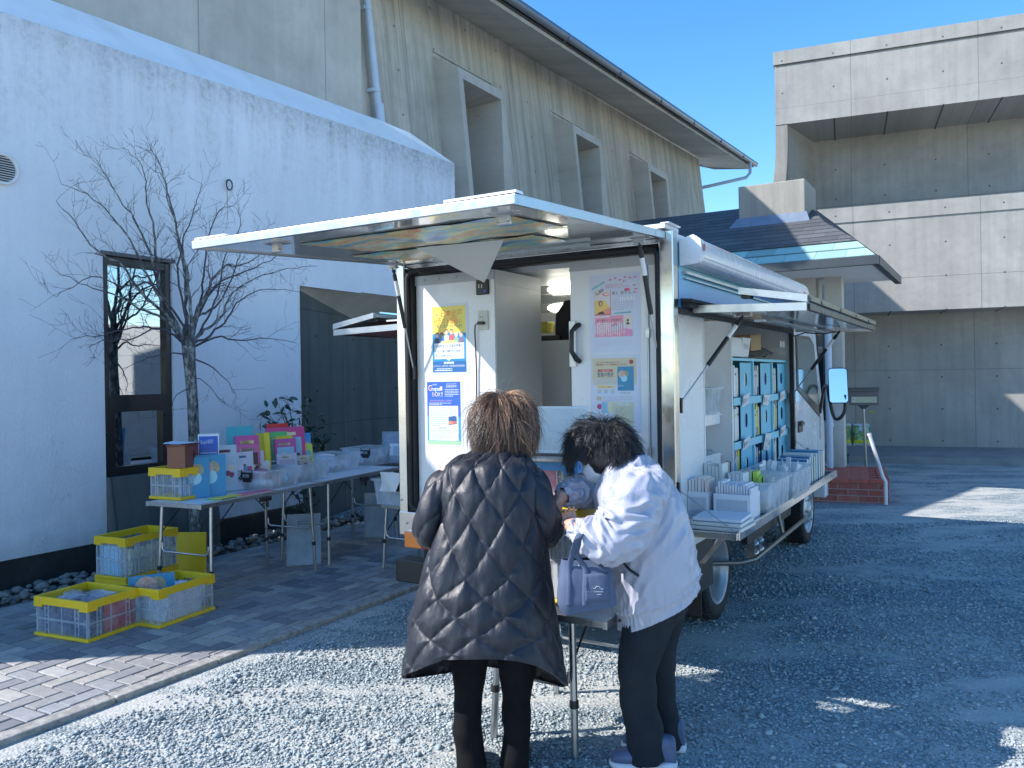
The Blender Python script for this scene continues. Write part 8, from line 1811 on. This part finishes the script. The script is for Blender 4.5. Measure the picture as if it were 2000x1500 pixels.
def jack(th, L_, P, arc):
    Lm = L_.max(); t = L_/Lm; dx = np.mod(th, 2*np.pi)
    big = ng(P, (3.2, 3.2, 3.2), 11)*.018
    q = P.copy(); rot = q[..., 0]*.55+q[..., 2]*.83; q2 = np.stack([rot*4, q[..., 1]*6, (q[..., 2]*.55-q[..., 0]*.83)*13], -1)
    fold = np.abs(ng(q2, (1, 1, 1), 3)); fold = (.5-fold)*.040*np.clip(1.25-t, .25, 1)
    q3 = np.stack([rot*9, q[..., 1]*14, (q[..., 2]*.4-q[..., 0]*.9)*26], -1); fine = (.35-np.abs(ng(q3, (1, 1, 1), 7)))*.013
    band = np.where(t > .905, .0022*np.sin(th*60+2*np.sin(th*7))-.008, 0)
    gath = np.where((t > .72) & (t <= .905), .0035*np.sin(th*37+3*np.sin(th*5))*(t-.72)/.185, 0)
    ridge = .006*np.exp(-((t-.90)/.012)**2)
    return big+fold+fine+band+gath+ridge*1.0
P = loft(C_, A_, B_, 190, 220, 2.3, jack)
g = NG('pale_lilac_nylon'); g.set(Base_Color=g.mix(g.noise(6, detail=4), (.36, .375, .46), (.43, .44, .52)), Roughness=g.ramp(g.noise(14, detail=4), [(.3, .32), (.7, .46)])); g.p.inputs['Sheen Weight'].default_value = .2
b1 = g.bump(g.noise(13, g.map((1, 1.4, .6), rot=(0, .6, 0)), 5, .6), .5, .016); g.bump(g.noise(50, detail=5), .22, .004, b1); M_JKT = g.mat
mb = MB(); gridadd(mb, P, 0, (False, False))
inn = P.copy(); ctr = crom(C_, 190)[:, None]; inn = ctr+(P-ctr)*.95; gridadd(mb, inn[90::10][:, ::4]); mb.grid([P[-1].tolist(), inn[-1].tolist()], 0, True, True)
def slv(th, L_, P, arc):
    t = L_/L_.max(); q2 = np.stack([L_*30+2.5*ng(P, (4, 4, 4), 2), np.cos(th)*1.6, np.sin(th)*1.6], -1)
    f_ = (.36-np.abs(ng(q2, (1, 1, 1), 5)))*.036; big = ng(P, (5, 5, 5), 6)*.016
    cuff = np.where(t > .90, .003*np.sin(th*40)-.006, 0)
    return f_+big+cuff
SN_ = [(1262, 945, Y2-.10), (1246, 975, Y2-.19), (1226, 1018, Y2-.25), (1202, 1050, Y2-.28), (1172, 1054, Y2-.28), (1148, 1046, Y2-.25), (1130, 1036, Y2-.22), (1118, 1028, Y2-.20)]
gridadd(mb, tubeP([wp(*q) for q in SN_], (.085, .100, .104, .098, .084, .066, .046, .040), 130, 90, slv, up=(1, 0, .3)), 0, (True, False))
SF_ = [(1215, 950, Y2+.16), (1180, 955, Y2+.20), (1152, 958, Y2+.18), (1128, 961, Y2+.12), (1108, 966, Y2+.06), (1096, 971, Y2+.02)]
gridadd(mb, tubeP([wp(*q) for q in SF_], (.085, .080, .070, .062, .044, .036), 100, 80, slv), 0, (True, False))
# collar
q0 = (wp(1186, 918, Y2+.09)+wp(1230, 890, Y2+.09))/2; ax_ = wp(1230, 888, Y2+.09)-wp(1186, 916, Y2+.09); nrm_ = np.array([-.45, .1, .85]); nrm_ /= np.linalg.norm(nrm_)
gridadd(mb, loft([q0-nrm_*.02, q0+nrm_*.012, q0+nrm_*.03], [ax_*.56, ax_*.54, ax_*.52], [np.array([.01, r, 0]) for r in (.085, .078, .072)], 12, 60), 0)
jk = pb(mb, 'jacket', M_JKT, R2)
mb = MB(); gridadd(mb, loft([q0+nrm_*.005, q0+nrm_*.034, q0+nrm_*.034, q0], [ax_*.50, ax_*.485, ax_*.46, ax_*.45], [np.array([.01, r, 0]) for r in (.073, .069, .064, .06)], 16, 60), 0); pb(mb, 'inner_collar', surf('navy_collar', (.012, .014, .022), .6), R2)
# pocket with dark zip, hem stud
def on_jacket(px, py, off=.006):    # nearest front surface point along the view ray
    d = wp(px, py, 1.0)-np.array([0, 0, CAMH]); F_ = P.reshape(-1, 3); 
    pr = F_[:, :2]*0; sx = F_[:, 0]/F_[:, 1]-d[0]; sz = (F_[:, 2]-CAMH)/F_[:, 1]-d[2]; k = np.argsort(sx**2+sz**2)[:14]; Yn = F_[k, 1].min(); return wp(px, py, Yn-off)
zp = [on_jacket(*q) for q in ((1208, 1078), (1212, 1090), (1220, 1102), (1232, 1114), (1248, 1125))]
mb = MB(); mb.tube(crom(zp, 16).tolist(), .0042, 8); jz = pb(mb, 'pocket_zip', M_BLKP, R2)
mb = MB(); mb.tube(crom([z_+np.array([-.008, -.001, -.006]) for z_ in zp], 16).tolist(), .0025, 6); pb(mb, 'pocket_piping', M_JKT, R2)
b_ = on_jacket(1210, 1212, .004); mb = MB(); mb.ball(b_, (.0065, .003, .0065), 0, 12, 8); pb(mb, 'hem_stud', M_BLKP, R2)
# body
hc2 = wp(1178, 884, Y2+.10); F2 = (-.74, .22, -.60); U2 = (-.60, .16, .75)
mb = MB(); head_mesh(mb, hc2, F2, U2)
f2v = Vector(F2).normalized(); u2v = (Vector(U2)-f2v*Vector(U2).dot(f2v)).normalized(); x2v = f2v.cross(u2v); H2 = Vector(hc2)
nb0 = np.array(H2-f2v*.045-u2v*.06)
gridadd(mb, tubeP([nb0, q0, q0*.6+wp(1230, 945, Y2+.05)*.4], (.052, .055, .075), 14, 24), 0, (True, True))
gridadd(mb, loft([wp(1225, 940, Y2+.03), wp(1250, 1010, Y2), wp(1280, 1110, Y2), wp(1290, 1170, Y2)], [np.array([.085, 0, .05])]*4, [np.array([0, r, 0]) for r in (.14, .14, .13, .15)], 20, 28), 0, (True, True))
gridadd(mb, tubeP([wp(*q) for q in (SN_[1], SN_[3], SN_[5], (1112, 1024, Y2-.19))], (.045, .040, .034, .025), 20, 18), 0, (True, True))
gridadd(mb, tubeP([wp(*q) for q in (SF_[0], SF_[2], SF_[4], (1092, 973, Y2+.0))], (.045, .038, .032, .025), 20, 18), 0, (True, True))
gridadd(mb, tubeP([wp(*q) for q in ((1265, 1180, Y2-.08), (1250, 1340, Y2-.10), (1268, 1480, Y2-.10))], (.075, .05, .036), 16, 20), 0, (True, True))
gridadd(mb, tubeP([wp(*q) for q in ((1290, 1180, Y2+.08), (1290, 1320, Y2+.06), (1310, 1450, Y2+.04))], (.075, .05, .036), 16, 20), 0, (True, True))
hand(mb, wp(1118, 1022, Y2-.19), (-.10, .97, -.05), (.1, .25, -.95), (.95, .1, .2), (.7, .9, .6), .9)
hand(mb, wp(1095, 974, Y2+.01), (-.35, -.30, -.85), (.55, -.5, -.5), (.2, -.9, .3), (.5, .6, .4), .9)
pb(mb, 'body', M_SKIN, R2, remesh=.004, smooth=2); face_bits(R2, hc2, F2, U2)
HK = hair_mat('black_hair', [(0., (.005, .005, .006)), (.55, (.012, .012, .014)), (.85, (.03, .03, .034)), (1., (.10, .10, .11))], .33)
hair(R2, 'hair', hc2, F2, U2, (-.10, -.62, .78), 6500, (.07, .13), HK, .50, .95, 9, .0009, (1.12, 1.15, 1.11), .45, .20, -.45, .9, (.04, 0, .0), .12)
# white mask with ear loops
Pm = []
for i in range(11):
    t = i/10; Pm.append([H2+x2v*((-1+2*j/14)*.066)+f2v*(.128-.062*abs(-1+2*j/14)**2.0-.030*(t-.35)**2*4+.003*math.sin(t*16))+u2v*(-.004-.108*t+.012*abs(-1+2*j/14)) for j in range(15)])
mb = MB(); mb.grid(Pm); mk = pb(mb, 'face_mask', surf('white_pleated_mask', (.80, .80, .84), .8, bump=.15), R2); mm_ = mk.modifiers.new('t', 'SOLIDIFY'); mm_.thickness = .0015
for sx in (-1, 1):
    mb = MB(); mb.tube([H2+x2v*(sx*.066)+f2v*.064+u2v*-.006, H2+x2v*(sx*.082)+f2v*.03+u2v*.012, H2+x2v*(sx*.088)-f2v*.012+u2v*.016, H2+x2v*(sx*.090)-f2v*.030-u2v*.014, H2+x2v*(sx*.084)-f2v*.012-u2v*.045, H2+x2v*(sx*.068)+f2v*.05-u2v*.085], .0018, 6); pb(mb, 'mask_loop', M_WPL, R2).parent = mk
# trousers
mb = MB()
gridadd(mb, loft([wp(1290, 1120, Y2), wp(1286, 1170, Y2), wp(1272, 1215, Y2)], [np.array([.125, 0, .03])]*3, [np.array([0, .155, 0])]*3, 12, 30), 0, (True, True))
gridadd(mb, tubeP([wp(a, b, Y2+dy) for a, b, r, dy in ((1278, 1175, .1, -.07), (1258, 1240, .1, -.09), (1246, 1310, .08, -.10), (1248, 1370, .07, -.10), (1258, 1430, .07, -.10), (1266, 1484, .07, -.10))], (.105, .096, .080, .074, .076, .082), 60, 34, crease, flat_=.9), 0, (True, True))
gridadd(mb, tubeP([wp(a, b, Y2+dy) for a, b, dy in ((1300, 1175, .08), (1288, 1240, .08), (1284, 1310, .07), (1292, 1370, .06), (1302, 1430, .05), (1305, 1458, .05))], (.100, .085, .070, .062, .060, .060), 60, 34, crease, flat_=.9), 0, (True, True))
M_STR = surf('slate_trouser_cloth', (.016, .021, .028), .8, var=.2, bump=.3, bs=220, spec=.25); pb(mb, 'trousers', M_STR, R2, remesh=.009, smooth=3)
M_SN = surf('grey_navy_sneaker', (.10, .13, .22), .6, var=.3, vs=14); M_SOLE = surf('white_foam_sole', (.70, .68, .72), .55)
hl = wp(1322, 1490, Y2-.10); shoe(R2, (hl[0]-.005, Y2-.11, 0), (-1, .10), .255, (M_SN, M_SOLE, M_WPL))
hl = wp(1342, 1470, Y2+.05); shoe(R2, (hl[0]-.01, Y2+.04, 0), (-1, .16), .255, (M_SN, M_SOLE, M_WPL))
# ------------------------------------------------------------------ tote bag hanging from the forearm
YB = Y2-.27
bo = wp(1145, 1195, YB); bag = thing('tote_bag', 'slate blue canvas tote bag with front pocket hanging from the bending person\'s forearm', 'bag', rz=0, world=Vector((bo[0], bo[1], bo[2])))
M_BAG = surf('slate_blue_canvas', (.075, .105, .18), .85, var=.15, vs=5, bump=.35, bs=300)
sec = [(1098, 1190, 1092, .022), (1096, 1194, 1120, .045), (1092, 1198, 1145, .058), (1089, 1202, 1170, .062), (1098, 1202, 1190, .050)]
C_, A_, B_ = [], [], []
for l, r, y, d in sec: a, b = wp(l, y+ (6 if y > 1160 else 0), YB), wp(r, y-(12 if y > 1160 else 0), YB); C_.append((a+b)/2); A_.append((b-a)/2); B_.append(np.array([0, d, 0]))
Pb = loft(C_, A_, B_, 50, 90, 3.6, lambda th, L_, P, arc: ng(P, (9, 9, 9), 3)*.010+ng(P, (25, 25, 12), 6)*.003); mb = MB(); gridadd(mb, Pb, 0, (False, True)); bb = pb(mb, 'bag_body', M_BAG, bag); m_ = bb.modifiers.new('t', 'SOLIDIFY'); m_.thickness = .003
def on_bag(px, py, off=.004):
    F_ = Pb.reshape(-1, 3); d = wp(px, py, 1.0)-np.array([0, 0, CAMH]); k = np.argsort((F_[:, 0]/F_[:, 1]-d[0])**2+((F_[:, 2]-CAMH)/F_[:, 1]-d[2])**2)[:10]; return wp(px, py, F_[k, 1].min()-off)
mb = MB(); G_ = [[on_bag(lerp(1142, 1188, j/10)+1.5*i/8, lerp(1121, 1176, i/8)-3*j/10) for j in range(11)] for i in range(9)]; mb.grid([[tuple(q) for q in r] for r in G_]); pk = pb(mb, 'pocket', M_BAG, bag); m_ = pk.modifiers.new('t', 'SOLIDIFY'); m_.thickness = .0025
for k, (x0, x1) in enumerate(((1112, 1124), (1130, 1141))):
    mb = MB()
    for s0 in (0,):
        top_ = wp(1128+4*k, 1050-2*k, Y2-.36); l_ = [on_bag(x0 if k == 0 else x1+2, y, .006) for y in (1185, 1150, 1110)]+[wp(1118+8*k, 1085, YB-.05), wp(1124+5*k, 1065, Y2-.345), top_, wp(1134+3*k, 1042, Y2-.29), wp(1134+3*k, 1066, Y2-.23), wp(1130+8*k, 1095, YB+.03)]
        Q_ = crom(l_, 36); mb.grid([[tuple(q+np.array([-.011, 0, 0])), tuple(q), tuple(q+np.array([.011, 0, 0]))] for q in Q_])
    h_ = pb(mb, 'handle', M_BAG, bag); m_ = h_.modifiers.new('t', 'SOLIDIFY'); m_.thickness = .004
mb = MB(); b_ = on_bag(1131, 1105, .010); mb.ball(b_, (.0035, .002, .0035), 0, 10, 6); pb(mb, 'rivet', M_ALU, bag)
mb = MB(); wv = []
for k in range(22): t = k/21; wv.append(tuple(on_bag(1158+20*t, 1148+3*math.sin(t*9)-3*math.sin(t*PI)*(t < .4), .0075)))
mb.tube(wv, .0007, 5)
for k, (a, b_2) in enumerate(((1161, 1178), (1166, 1174))): mb.tube([tuple(on_bag(lerp(a, b_2, q), 1156+5*k, .0075)) for q in np.linspace(0, 1, 8)], .0006, 4)
pb(mb, 'printed_mark', M_WPL, bag)
